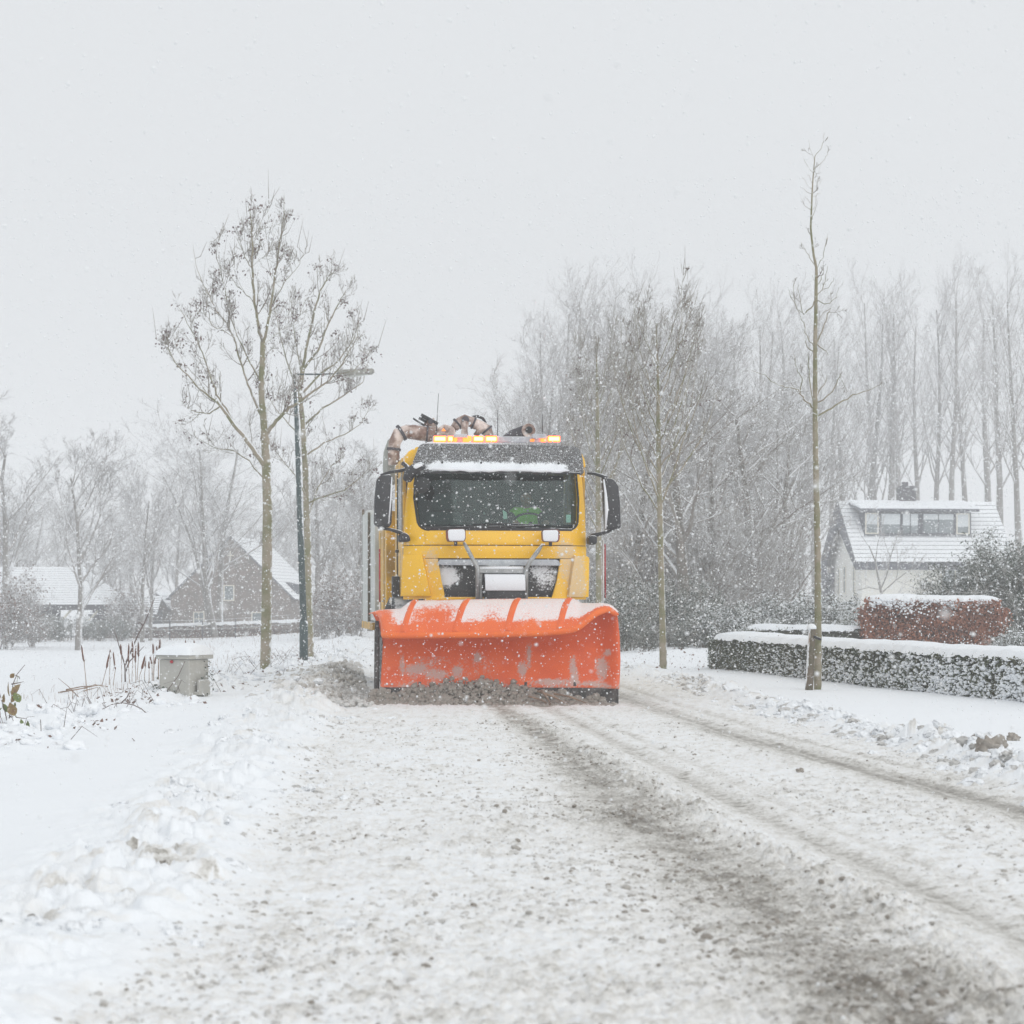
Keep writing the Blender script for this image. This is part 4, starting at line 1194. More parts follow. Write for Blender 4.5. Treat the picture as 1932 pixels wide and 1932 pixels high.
# ================================================================ SCATTER AND TREE TOOLS
def scatter(name, pts, sizes, mat, subdiv=1, lump=0.35, squash=1.0, parent=None, seed=1, smooth=True, nscale=1.3):
    """many small lumps: points carrying a size, each one turned into a lumpy pebble by geometry nodes"""
    pts = np.asarray(pts, np.float32)
    me = bpy.data.meshes.new(name)
    me.vertices.add(len(pts))
    me.vertices.foreach_set('co', pts.ravel())
    a = me.attributes.new('size', 'FLOAT', 'POINT')
    a.data.foreach_set('value', np.asarray(sizes, np.float32))
    me.materials.append(mat)
    me.update()
    o = bpy.data.objects.new(name, me)
    C.objects.link(o)
    if parent: o.parent = parent
    ng = bpy.data.node_groups.new(name + '_nodes', 'GeometryNodeTree')
    ng.interface.new_socket('Geometry', in_out='INPUT', socket_type='NodeSocketGeometry')
    ng.interface.new_socket('Geometry', in_out='OUTPUT', socket_type='NodeSocketGeometry')
    N = ng.nodes; K = ng.links.new
    gi = N.new('NodeGroupInput'); go = N.new('NodeGroupOutput')
    ico = N.new('GeometryNodeMeshIcoSphere'); ico.inputs['Radius'].default_value = 1; ico.inputs['Subdivisions'].default_value = subdiv
    sp = N.new('GeometryNodeSetPosition')
    nz = N.new('ShaderNodeTexNoise'); nz.inputs['Scale'].default_value = nscale; nz.inputs['Detail'].default_value = 5; nz.inputs['Roughness'].default_value = 0.6
    sub = N.new('ShaderNodeVectorMath'); sub.operation = 'SUBTRACT'; sub.inputs[1].default_value = (0.5, 0.5, 0.5)
    sc = N.new('ShaderNodeVectorMath'); sc.operation = 'SCALE'; sc.inputs['Scale'].default_value = lump * 4
    K(nz.outputs['Color'], sub.inputs[0]); K(sub.outputs[0], sc.inputs[0])
    K(ico.outputs['Mesh'], sp.inputs['Geometry']); K(sc.outputs[0], sp.inputs['Offset'])
    ss = N.new('GeometryNodeSetShadeSmooth'); ss.inputs['Shade Smooth'].default_value = smooth
    K(sp.outputs[0], ss.inputs[0])
    sm = N.new('GeometryNodeSetMaterial'); sm.inputs['Material'].default_value = mat
    K(ss.outputs[0], sm.inputs[0])
    ip = N.new('GeometryNodeInstanceOnPoints')
    at = N.new('GeometryNodeInputNamedAttribute'); at.data_type = 'FLOAT'; at.inputs['Name'].default_value = 'size'
    cb = N.new('ShaderNodeCombineXYZ')
    mz = N.new('ShaderNodeMath'); mz.operation = 'MULTIPLY'; mz.inputs[1].default_value = squash
    rv = N.new('FunctionNodeRandomValue'); rv.data_type = 'FLOAT'
    fl_ = [i for i in rv.inputs if i.type == 'VALUE']
    fl_[0].default_value = 0.6; fl_[1].default_value = 1.5
    my = N.new('ShaderNodeMath'); my.operation = 'MULTIPLY'
    K(at.outputs['Attribute'], cb.inputs[0]); K(at.outputs['Attribute'], my.inputs[0]); K([x for x in rv.outputs if x.type == 'VALUE'][0], my.inputs[1])
    K(my.outputs[0], cb.inputs[1]); K(at.outputs['Attribute'], mz.inputs[0]); K(mz.outputs[0], cb.inputs[2])
    rr = N.new('FunctionNodeRandomValue'); rr.data_type = 'FLOAT_VECTOR'
    vi = [i for i in rr.inputs if i.type == 'VECTOR']
    k = 0.5 if squash < 0.9 else PI
    vi[0].default_value = (-k, -k, -PI); vi[1].default_value = (k, k, PI)
    K(gi.outputs[0], ip.inputs['Points']); K(sm.outputs[0], ip.inputs['Instance'])
    K(cb.outputs[0], ip.inputs['Scale']); K([x for x in rr.outputs if x.type == 'VECTOR'][0], ip.inputs['Rotation'])
    K(ip.outputs[0], go.inputs[0])
    md = o.modifiers.new('scatter', 'NODES'); md.node_group = ng
    o['kind'] = 'stuff'
    return o


class Branches:
    """collects tapered branches and meshes them all at once"""
    def __init__(s): s.g = {}

    def add(s, pts, rad, sides):
        s.g.setdefault((len(pts), sides), []).append((pts, rad))

    def build(s, name, mat, parent=None):
        V = []; Fq = []; base = 0
        for (n, sides), lst in s.g.items():
            P = np.array([a[0] for a in lst], np.float64)
            R = np.array([a[1] for a in lst], np.float64)
            T = np.empty_like(P)
            T[:, 1:-1] = P[:, 2:] - P[:, :-2]
            T[:, 0] = P[:, 1] - P[:, 0]; T[:, -1] = P[:, -1] - P[:, -2]
            T /= np.linalg.norm(T, axis=2, keepdims=True) + 1e-9
            ref = np.where(np.abs(T[..., 2:3]) < 0.8, np.array([0, 0, 1.0]), np.array([1.0, 0, 0]))
            ref = np.repeat(ref[:, :1], n, 1)
            U = np.cross(T, ref); U /= np.linalg.norm(U, axis=2, keepdims=True) + 1e-9
            Vv = np.cross(T, U)
            an = 2 * PI * np.arange(sides) / sides
            ringv = P[:, :, None] + (U[:, :, None] * np.cos(an)[:, None] + Vv[:, :, None] * np.sin(an)[:, None]) * R[:, :, None, None]
            m = len(lst)
            V.append(ringv.reshape(-1, 3))
            i = np.arange(m * n * sides).reshape(m, n, sides)
            a = i[:, :-1]; b = i[:, 1:]
            f = np.stack([a, np.roll(a, -1, 2), np.roll(b, -1, 2), b], -1).reshape(-1, 4)
            Fq.append(f + base)
            base += m * n * sides
        me = np_mesh(name, np.concatenate(V), np.concatenate(Fq))
        return link_mesh(name, me, mat, parent, smooth=True)


def vnorm(v):
    l = math.sqrt(v[0] ** 2 + v[1] ** 2 + v[2] ** 2) + 1e-9
    return (v[0] / l, v[1] / l, v[2] / l)


def side_dir(rng, d, ang):
    """direction at angle ang to d, random azimuth"""
    r = (rng.gauss(0, 1), rng.gauss(0, 1), rng.gauss(0, 1))
    k = r[0] * d[0] + r[1] * d[1] + r[2] * d[2]
    p = vnorm((r[0] - k * d[0], r[1] - k * d[1], r[2] - k * d[2]))
    c, s = math.cos(ang), math.sin(ang)
    return (d[0] * c + p[0] * s, d[1] * c + p[1] * s, d[2] * c + p[2] * s)


def grow(tb, rng, p, d, Ln, r, lev, cfg, tips=None):
    n = cfg['seg'][lev]
    st = Ln / n
    pts = [p]; rad = [r]
    wa, up, tp = cfg['wander'][lev], cfg['up'][lev], cfg['taper'][lev]
    dirs = [d]
    for i in range(n):
        d = vnorm((d[0] + rng.gauss(0, wa), d[1] + rng.gauss(0, wa), d[2] + rng.gauss(0, wa) + up))
        p = (p[0] + d[0] * st, p[1] + d[1] * st, p[2] + d[2] * st)
        pts.append(p); dirs.append(d)
        rad.append(max(cfg['rmin'], r * (1 - (1 - tp) * (i + 1) / n)))
    (tb[0] if lev == 0 and isinstance(tb, tuple) else (tb[1] if isinstance(tb, tuple) else tb)).add(pts, rad, cfg['sides'][lev])
    if tips is not None and lev >= 1: tips.append((pts[-1], pts[len(pts) // 2]))
    if lev + 1 < len(cfg['seg']):
        k = cfg['n'][lev]
        s0 = cfg['start'][lev]
        for j in range(k):
            t = s0 + (1 - s0) * (j + rng.random()) / k
            t = min(t, 0.995)
            f = t * n; i = int(f); f -= i
            a, b = pts[i], pts[i + 1]
            q_ = (a[0] + (b[0] - a[0]) * f, a[1] + (b[1] - a[1]) * f, a[2] + (b[2] - a[2]) * f)
            cl = Ln * cfg['ratio'][lev] * (1 - cfg['short'][lev] * t) * rng.uniform(0.7, 1.2)
            ang = math.radians(cfg['ang'][lev] * rng.uniform(0.75, 1.25))
            rr = rad[i] * cfg['rr'][lev]
            grow(tb, rng, q_, side_dir(rng, dirs[i], ang), cl, max(rr, cfg['rmin']), lev + 1, cfg, tips)


POPLAR = dict(seg=[9, 6, 4, 2], wander=[.03, .07, .10, .12], up=[.02, .10, .10, .08], taper=[.15, .2, .3, .6], rmin=.007, sides=[7, 4, 3, 3],
              n=[24, 8, 4], start=[.30, .15, .15], ratio=[.42, .42, .5], short=[.62, .4, .3], ang=[30, 32, 35], rr=[.36, .5, .6])
BROAD = dict(seg=[8, 7, 5, 3, 2], wander=[.05, .10, .14, .16, .18], up=[.02, .07, .05, .04, .03], taper=[.25, .2, .25, .3, .6], rmin=.007, sides=[8, 5, 4, 3, 3],
             n=[12, 8, 6, 4], start=[.22, .2, .15, .1], ratio=[.62, .5, .5, .5], short=[.5, .4, .3, .2], ang=[42, 42, 42, 40], rr=[.5, .5, .6, .7])
UPRIGHT = dict(BROAD, ang=[30, 32, 34, 36], n=[15, 9, 6, 4], up=[.02, .10, .09, .07, .05], ratio=[.58, .48, .5, .5])
SHRUB = dict(seg=[5, 4, 3, 2], wander=[.13, .16, .18, .2], up=[.03, .03, .0, .0], taper=[.3, .3, .4, .6], rmin=.004, sides=[4, 3, 3, 3],
             n=[9, 6, 4], start=[.1, .1, .1], ratio=[.6, .5, .5], short=[.3, .3, .3], ang=[45, 45, 45], rr=[.6, .6, .7])


def gen_tree(seed, cfg, h, r, mt, mc, stems=1, spread=0.0, extra=None):
    """prototype: returns (trunk mesh object, crown mesh object) under an empty"""
    rng = random.Random(seed)
    tbt, tbc = Branches(), Branches()
    tips = []
    for s in range(stems):
        a = rng.uniform(0, 2 * PI)
        sp = spread * (1 if stems > 1 else 0) * rng.uniform(0.4, 1)
        d = vnorm((math.cos(a) * sp + rng.gauss(0, .02), math.sin(a) * sp + rng.gauss(0, .02), 1))
        grow((tbt, tbc), rng, (0.05 * math.cos(a) * stems, 0.05 * math.sin(a) * stems, -0.15), d, h * rng.uniform(0.85, 1) if s else h, r if not s else r * .8, 0, cfg, tips)
    return tbt, tbc, tips


def leaf_mesh(name, pos, size, mat, parent=None, rs=None, upb=0.6, elong=1.8, droop=0.0, fold=0.25):
    """leaf shaped quads (diamonds) with random headings; pos (N,3), size (N,)"""
    rs = rs or np.random.RandomState(3)
    pos = np.asarray(pos, float); n = len(pos)
    size = np.broadcast_to(np.asarray(size, float), (n,))
    nrm = rs.normal(size=(n, 3)); nrm[:, 2] = np.abs(nrm[:, 2]) + upb * 2
    nrm /= np.linalg.norm(nrm, axis=1, keepdims=True)
    d = rs.normal(size=(n, 3)); d[:, 2] -= droop * 2
    d -= (d * nrm).sum(1, keepdims=True) * nrm
    d /= np.linalg.norm(d, axis=1, keepdims=True) + 1e-9
    s = np.cross(nrm, d)
    L_ = size[:, None]; Wd = L_ / elong
    v = np.stack([pos, pos + d * L_ * .5 + s * Wd * .5 - nrm * L_ * fold * .2, pos + d * L_ - nrm * L_ * fold * .5, pos + d * L_ * .5 - s * Wd * .5 - nrm * L_ * fold * .2], 1).reshape(-1, 3)
    f = np.arange(n * 4).reshape(n, 4)
    me = np_mesh(name, v, f)
    return link_mesh(name, me, mat, parent)


def blob_mesh(name, pos, size, mat, parent=None, rs=None, flat=0.7):
    """joined lumps of snow (12-vertex lumps)"""
    rs = rs or np.random.RandomState(5)
    bm = bmesh.new(); bmesh.ops.create_icosphere(bm, subdivisions=1, radius=1)
    bv = np.array([v.co[:] for v in bm.verts]); bf = np.array([[v.index for v in f.verts] for f in bm.faces]); bm.free()
    n = len(pos)
    v = bv[None] * (1 + rs.uniform(-.25, .25, (n, len(bv), 1)))
    v = v * (np.asarray(size)[:, None, None] * np.stack([rs.uniform(.8, 1.5, n), rs.uniform(.8, 1.3, n), rs.uniform(.5, .9, n) * flat / .7], 1)[:, None, :])
    a = rs.uniform(0, 6.28, n); ca_, sa_ = np.cos(a)[:, None], np.sin(a)[:, None]
    v = np.stack([v[..., 0] * ca_ - v[..., 1] * sa_, v[..., 0] * sa_ + v[..., 1] * ca_, v[..., 2]], -1) + np.asarray(pos)[:, None]
    f = (bf[None] + (np.arange(n) * len(bv))[:, None, None]).reshape(-1, 3)
    me = np_mesh(name, v.reshape(-1, 3), f)
    return link_mesh(name, me, mat, parent, smooth=True)


def snow_cap(name, path, width, th, parent, seed=1, wob=0.05, cols=9, res=0.09, mat=None, drip=0.06):
    """soft snow lying along the top of a hedge: path = list of (x, y, z)"""
    P = np.array(path, float)
    seg = np.linalg.norm(np.diff(P[:, :2], axis=0), axis=1)
    s = np.concatenate([[0], np.cumsum(seg)])
    n = max(4, int(s[-1] / res))
    t = np.linspace(0, s[-1], n)
    X = np.interp(t, s, P[:, 0]); Y = np.interp(t, s, P[:, 1]); Z = np.interp(t, s, P[:, 2])
    dx = np.gradient(X); dy = np.gradient(Y); l = np.hypot(dx, dy); nx, ny = -dy / l, dx / l
    c = np.linspace(-1, 1, cols)
    prof = np.sqrt(np.clip(1 - np.abs(c) ** 3.0, 0, 1))
    V = []
    endt = np.clip(np.minimum(t, s[-1] - t) / (width * 0.5), 0, 1) ** 0.5
    for j, cj in enumerate(c):
        off = cj * (width / 2 + 0.03) * (0.93 + wob * 3 * (vnoise(t * 6, np.full_like(t, cj * 2), seed) - .5)) * (0.55 + 0.45 * endt)
        zz = Z + th * prof[j] * (0.75 + 0.6 * fbm(t * 2.5, np.full_like(t, cj * 1.2 + 5), seed + 3, 3)) * (0.3 + 0.7 * endt)
        zz = zz - (abs(cj) > 0.9) * drip * vnoise(t * 13, np.full_like(t, cj), seed + 7)
        V.append(np.stack([X + nx * off, Y + ny * off, zz], -1))
    V = np.array(V).reshape(-1, 3)
    i = np.arange(cols * n).reshape(cols, n)
    q_ = np.stack([i[:-1, :-1], i[:-1, 1:], i[1:, 1:], i[1:, :-1]], -1).reshape(-1, 4)
    me = np_mesh(name, V, q_)
    return link_mesh(name, me, mat or M['snow'], parent, smooth=True)


# ================================================================ SLUSH AND SNOW LUMPS
M['slush_l'] = surf('pale_slush_lump', (0.74, 0.73, 0.71), (0.60, 0.585, 0.56), rough=0.8, scale=9, bump=0.5, bscale=60)
M['slush_a'] = surf('grey_slush_lump', (0.58, 0.555, 0.52), (0.43, 0.405, 0.37), rough=0.7, scale=9, bump=0.5, bscale=60, snow=(0.9, 0.2, 0.0))
M['slush_b'] = surf('brown_slush_lump', (0.29, 0.255, 0.22), (0.42, 0.385, 0.345), rough=0.6, scale=7, bump=0.5, bscale=60, snow=(0.95, 0.2, 0.0))
M['lump_white'] = snow_mat('white_snow_lump', 0.2, 30, (0.90, 0.92, 0.94, 1))
rs = np.random.RandomState(11)


def road_points(n, y0, y1, dens=None, xa=0.0, xb=1.0):
    y = y0 * (y1 / y0) ** rs.rand(n)
    a = np.interp(y, *RL); b = np.interp(y, *RR)
    x = a + (b - a) * (xa + (xb - xa) * rs.rand(n))
    keep = np.abs(x) < 0.30 * y + 0.5
    x, y = x[keep], y[keep]
    if dens is not None:
        k = rs.rand(len(x)) < dens(x, y)
        x, y = x[k], y[k]
    z = ground(x, y)[0]
    return x, y, z


def ndens(x, y):
    tb_ = np.exp(-((x - np.interp(y, *TB)) / 0.25) ** 2); ta_ = np.exp(-((x - np.interp(y, *TA)) / 0.34) ** 2)
    return np.clip(0.15 + 1.5 * (fbm(x * 1.7, y * 1.3, 201, 3) - 0.35), 0.05, 1) * (1 - 0.9 * np.clip(ta_ + tb_, 0, 1))


def road_crumbs(name, n, mat, smin, sr, pw, dens):
    x, y, z = road_points(n, 5.8, 22, dens)
    s_ = (smin + sr * rs.rand(len(x)) ** pw)
    scatter(name, np.stack([x, y, z - s_ * .15], 1), s_, mat, 2, 0.40, 0.7, nscale=2.0)


darkd = lambda x, y: ndens(x, y) * (0.22 + 0.9 * np.exp(-((x - np.interp(y, *TC)) / 0.55) ** 2))
darkd2 = lambda x, y: ndens(x, y) * (0.06 + 1.0 * np.exp(-((x - np.interp(y, *TC)) / 0.40) ** 2))
road_crumbs('slush_crumbs', 22000, M['slush_l'], .004, .014, 3.0, ndens)
road_crumbs('grey_slush_crumbs', 16000, M['slush_a'], .0035, .013, 3.0, darkd)
road_crumbs('slush_clods', 1500, M['slush_a'], .010, .016, 2.0, darkd2)
road_crumbs('brown_slush_crumbs', 30000, M['slush_b'], .004, .014, 3.0, darkd2)


# snow chunks thrown along both verges
def verge_lumps(n, side_tab, sgn, off, wid, y0, y1):
    y = y0 * (y1 / y0) ** rs.rand(n)
    x = np.interp(y, *side_tab) + sgn * (off + wid * rs.randn(n))
    k = rs.rand(n) < np.clip(3.2 * fbm(y * 0.8, x, 301, 3) - 1.2, 0.02, 1)
    x, y = x[k], y[k]
    return x, y, ground(x, y)[0]


def verge_chunks(name, n, tab, sgn, off, wid, y0, y1, mat, smin, sr):
    x, y, z = verge_lumps(n, tab, sgn, off, wid, y0, y1)
    s_ = smin + sr * rs.rand(len(x)) ** 3
    scatter(name, np.stack([x, y, z - s_ * .25], 1), s_, mat, 3, 0.5, 0.7, nscale=2.1)


verge_chunks('snow_chunks', 2600, RL, -1, 0.30, 0.34, 7.5, 48, M['lump_white'], .010, .05)
verge_chunks('snow_chunks', 2200, RR, 1, 0.14, 0.20, 9, 46, M['lump_white'], .014, .065)
verge_chunks('dirty_snow_chunks', 650, RR, 1, 0.08, 0.16, 10, 46, M['slush_l'], .014, .05)
verge_chunks('dirty_snow_chunks', 260, RL, -1, 0.10, 0.25, 8, 26, M['slush_l'], .010, .035)
# a few large dark clods standing at the right verge, things one could pick up
for k, (px, py, r, lab) in enumerate(((1868, 1452, 0.085, 'biggest grey-brown clod of slush at the right road edge'), (1845, 1418, 0.05, 'grey-brown clod of slush just behind the biggest clod at the right road edge'),
                                      (1912, 1412, 0.045, 'small brown clod in the snow at the right picture edge'), (1510, 1466, 0.022, 'small dark clod alone on the white slush between the wheel tracks'))):
    Y = EYE * F / (py - HZ)
    p = W(px, py, Y)
    bm = bmesh.new(); bmesh.ops.create_icosphere(bm, subdivisions=4, radius=1)
    rg = random.Random(k)
    for v in bm.verts:
        c = v.co.copy()
        f = 1 + 0.35 * (float(vnoise(np.array([c.x * 1.7 + k * 5]), np.array([c.y * 1.7 + c.z * 2.3]), 5)[0]) - .5) * 2
        f += 0.34 * (float(vnoise(np.array([c.x * 3.1 + c.z * 1.7 + k * 5]), np.array([c.y * 3.3 + c.z * 2.6]), 8)[0]) - .5) * 2
        f += 0.16 * (float(vnoise(np.array([c.x * 9 + c.z * 7 + k]), np.array([c.y * 9 + c.z * 6]), 9)[0]) - .5) * 2
        v.co = Vector((c.x * f * 1.2, c.y * f, max(-0.5, c.z * f * 0.95))) * r
    me = bpy.data.meshes.new('slush_clod'); bm.to_mesh(me); bm.free()
    o = link_mesh('slush_clod', me, M['slush_b'] if k < 3 else M['slush_b'], None, 0, True)
    o.location = (p[0], p[1], ground_z(p[0], p[1]) + r * .35)
    tag(o, lab, 'clod', 'dark clods of slush')


# slush rolling up in front of the plough
def plough_world(lx, ly, lz):
    v = Matrix.Rotation(plough_rot, 3, 'Z') @ Vector((lx, ly, lz)) + plc
    v = Matrix.Rotation(TA_, 3, 'Z') @ v
    return (v.x + TX, v.y + TY, v.z)


pp = []; sz = []
for i in range(4200):
    lx = rs.uniform(-1.5, 1.35)
    prof_ = 0.35 + 0.65 * math.exp(-((lx + 0.25) / 0.75) ** 2)
    if lx > 0.95: prof_ *= 0.6
    t = rs.rand() ** 1.3
    ly = -0.03 - 0.34 * prof_ * t + .05 * math.sin(lx * 13)* t
    top = (0.30 * prof_ + 0.05 + .05 * math.sin(lx * 9) * math.sin(lx * 23 + 1)) * (1 - t) + 0.01
    pp.append(plough_world(lx, ly, top * rs.rand() ** 0.6)); sz.append(0.010 + 0.034 * rs.rand() ** 2.5)
scatter('plough_slush', pp, sz, M['slush_b'], 2, 0.5, 0.85, nscale=2.2)
pp = []; sz = []
for i in range(2600):
    lx = rs.uniform(-1.7, 1.5); t = rs.rand()
    ly = -0.05 - 0.42 * t
    pp.append(plough_world(lx, ly, (0.20 * math.exp(-((lx + 0.3) / 0.9) ** 2) + .03) * (1 - t) * rs.rand() + 0.01)); sz.append(0.012 + 0.03 * rs.rand() ** 2)
scatter('plough_slush', pp, sz, M['slush_b'], 2, 0.5, 0.85, nscale=2.2)
# windrow spilling off the left end
pp = []; sz = []; pq = []; sq = []
for i in range(2600):
    yy = 25.0 + 14 * rs.rand() ** 1.1
    xx = -1.72 - 0.08 * (yy - 26) - abs(rs.randn()) * 0.55
    zz = ground_z(xx, yy)
    hh = 0.05 * math.exp(-((xx + 1.9 + 0.09 * (yy - 26)) / 0.35) ** 2)
    (pp if rs.rand() < 0.72 else pq).append((xx, yy, zz + hh * rs.rand()))
sz = 0.010 + 0.04 * rs.rand(len(pp)) ** 2.5; sq = 0.010 + 0.04 * rs.rand(len(pq)) ** 2.5
scatter('windrow_slush', pp, sz, M['slush_l'], 2, 0.5, 0.8, nscale=2.2)
scatter('windrow_slush', pq, sq, M['slush_a'], 2, 0.5, 0.8, nscale=2.2)
# splintered branch caught in the slush
bd = MB()
for a, b in (((0.55, -.25, .20), (0.95, -.36, .03)), ((0.75, -.28, .17), (1.15, -.36, .06)), ((0.45, -.3, .14), (0.75, -.42, .02)), ((0.6, -.3, .21), (0.72, -.40, .05))):
    a, b = Vector(plough_world(*a)), Vector(plough_world(*b)); m_ = (a + b) / 2 + Vector((0, 0, .02))
    bd.tube([a, m_, b], [.014, .012, .006], 6)
tag(bd.build('broken_branch', M['reed'], None, smooth=True), 'splintered brown branch caught in the slush under the plough', 'branch')

# ================================================================ LEFT: STREET TREES, LAMP, CABINET
def z7(a, b): return (285.8 + a * .2612, 336.3 + b * .2612)


TWIG = dict(seg=[5, 3, 2], wander=[.06, .07, .08], up=[.20, .22, .2], taper=[.4, .5, .6], rmin=.0035, sides=[4, 3, 3], n=[5, 3], start=[.2, .2], ratio=[.5, .5], short=[.3, .2], ang=[48, 42], rr=[.65, .7])


def street_tree(Y, trunk, limbs, seed, label, ntwig=10, seeds=150, twl=0.75, group=None, depthspread=1.0, cfg=TWIG, mt='bark', mc='bark', tcol='twig', szmul=1.0, cat='tree', shoots=0):
    """trunk and limbs are given as the outlines measured on the photograph: (px, py, radius in m); limbs get depth of their own"""
    rng = random.Random(seed)
    b0 = W(trunk[0][0], trunk[0][1], Y)
    root = empty('street_tree', (b0[0], b0[1], ground_z(b0[0], b0[1])), 0, label, cat, group)
    off = Vector(root.location)
    tb = Branches()
    tp = [tuple(Vector(W(a, b, Y)) - off) for a, b, r in trunk]
    tp[0] = (tp[0][0], tp[0][1], -0.1)
    tr = [r for a, b, r in trunk]
    tb.add(tp, tr, 12)
    o = tb.build('trunk', M[mt], root)
    cb, tw = Branches(), Branches()
    tips = []
    paths = [(tp, tr)]
    for lim in limbs:
        n = len(lim)
        dy = rng.choice((-1, 1)) * rng.uniform(0.3, 1.0) * depthspread
        d0 = min(((Vector(W(lim[0][0], lim[0][1], Y)) - off) - Vector(q_)).length for q_ in tp)
        pts = []
        for i, (a, b, r) in enumerate(lim):
            yy = Y + dy * (i / (n - 1)) ** 0.8 * (1 if len(lim[0]) < 4 else 1)
            pts.append(tuple(Vector(W(a, b, yy)) - off))
        rad = [max(.0022, r * .80) for a, b, r in lim]
        # densify
        pts2, rad2 = [], []
        for i in range(n - 1):
            for k in range(3):
                t = k / 3
                p_ = Vector(pts[i]).lerp(Vector(pts[i + 1]), t)
                if i or k: p_ += Vector((rng.gauss(0, .007), rng.gauss(0, .007), rng.gauss(0, .007)))
                pts2.append(tuple(p_)); rad2.append(rad[i] + (rad[i + 1] - rad[i]) * t)
        pts2.append(pts[-1]); rad2.append(rad[-1])
        cb.add(pts2, rad2, 7)
        paths.append((pts2, rad2))
    o = cb.build('limbs', M[mc], root)
    for pi, (pts, rad) in enumerate(paths):
        tot = sum((Vector(pts[i + 1]) - Vector(pts[i])).length for i in range(len(pts) - 1))
        m = int(ntwig * tot * (1.0 if pi else 0.35))
        for k in range(m):
            t = (0.12 if pi else 0.5) + (0.88 if pi else 0.5) * rng.random() ** 0.8
            f = t * (len(pts) - 1); i = min(int(f), len(pts) - 2); f -= i
            a, b = Vector(pts[i]), Vector(pts[i + 1])
            p_ = a.lerp(b, f); d = (b - a).normalized()
            r = min(0.012, rad[i] * .6)
            grow(tw, rng, tuple(p_), side_dir(rng, tuple(d), math.radians(rng.uniform(35, 65))), twl * rng.uniform(.5, 1.3) * (1.15 - .62 * t), r, 0, cfg, tips)
    for k in range(shoots):
        pts, rad = paths[rng.randrange(1, len(paths))]
        i = rng.randrange(len(pts) // 3, len(pts))
        p_ = pts[i]; l_ = rng.uniform(.25, .75)
        d = vnorm((rng.gauss(0, .22), rng.gauss(0, .22), 1)); e = vnorm((d[0] + rng.gauss(0, .5), d[1] + rng.gauss(0, .5), .5))
        m1 = (p_[0] + e[0] * l_ * .25, p_[1] + e[1] * l_ * .25, p_[2] + e[2] * l_ * .25)
        m2 = (m1[0] + d[0] * l_ * .35, m1[1] + d[1] * l_ * .35, m1[2] + d[2] * l_ * .35)
        tw.add([p_, m1, m2, (m2[0] + d[0] * l_ * .4, m2[1] + d[1] * l_ * .4, m2[2] + d[2] * l_ * .4)], [.006, .0055, .0045, .002], 4)
    tw.build('twigs', M[tcol], root)['kind'] = 'stuff'
    if seeds:
        rsl = np.random.RandomState(seed)
        pos = []
        for k in range(seeds):
            c = Vector(rng.choice(tips)[rng.random() < .6])
            m = rng.randint(4, 10)
            sg = rng.uniform(.03, .075) * szmul
            for j in range(m):
                pos.append((c.x + rng.gauss(0, sg), c.y + rng.gauss(0, sg), c.z - abs(rng.gauss(0, sg * 1.1))))
        lm = leaf_mesh('seed_clusters', pos, rsl.uniform(.025, .065, len(pos)) * szmul, M['seeds'], root, rsl, 0.1, 1.5, 0.8)
        lm['kind'] = 'stuff'
    return root


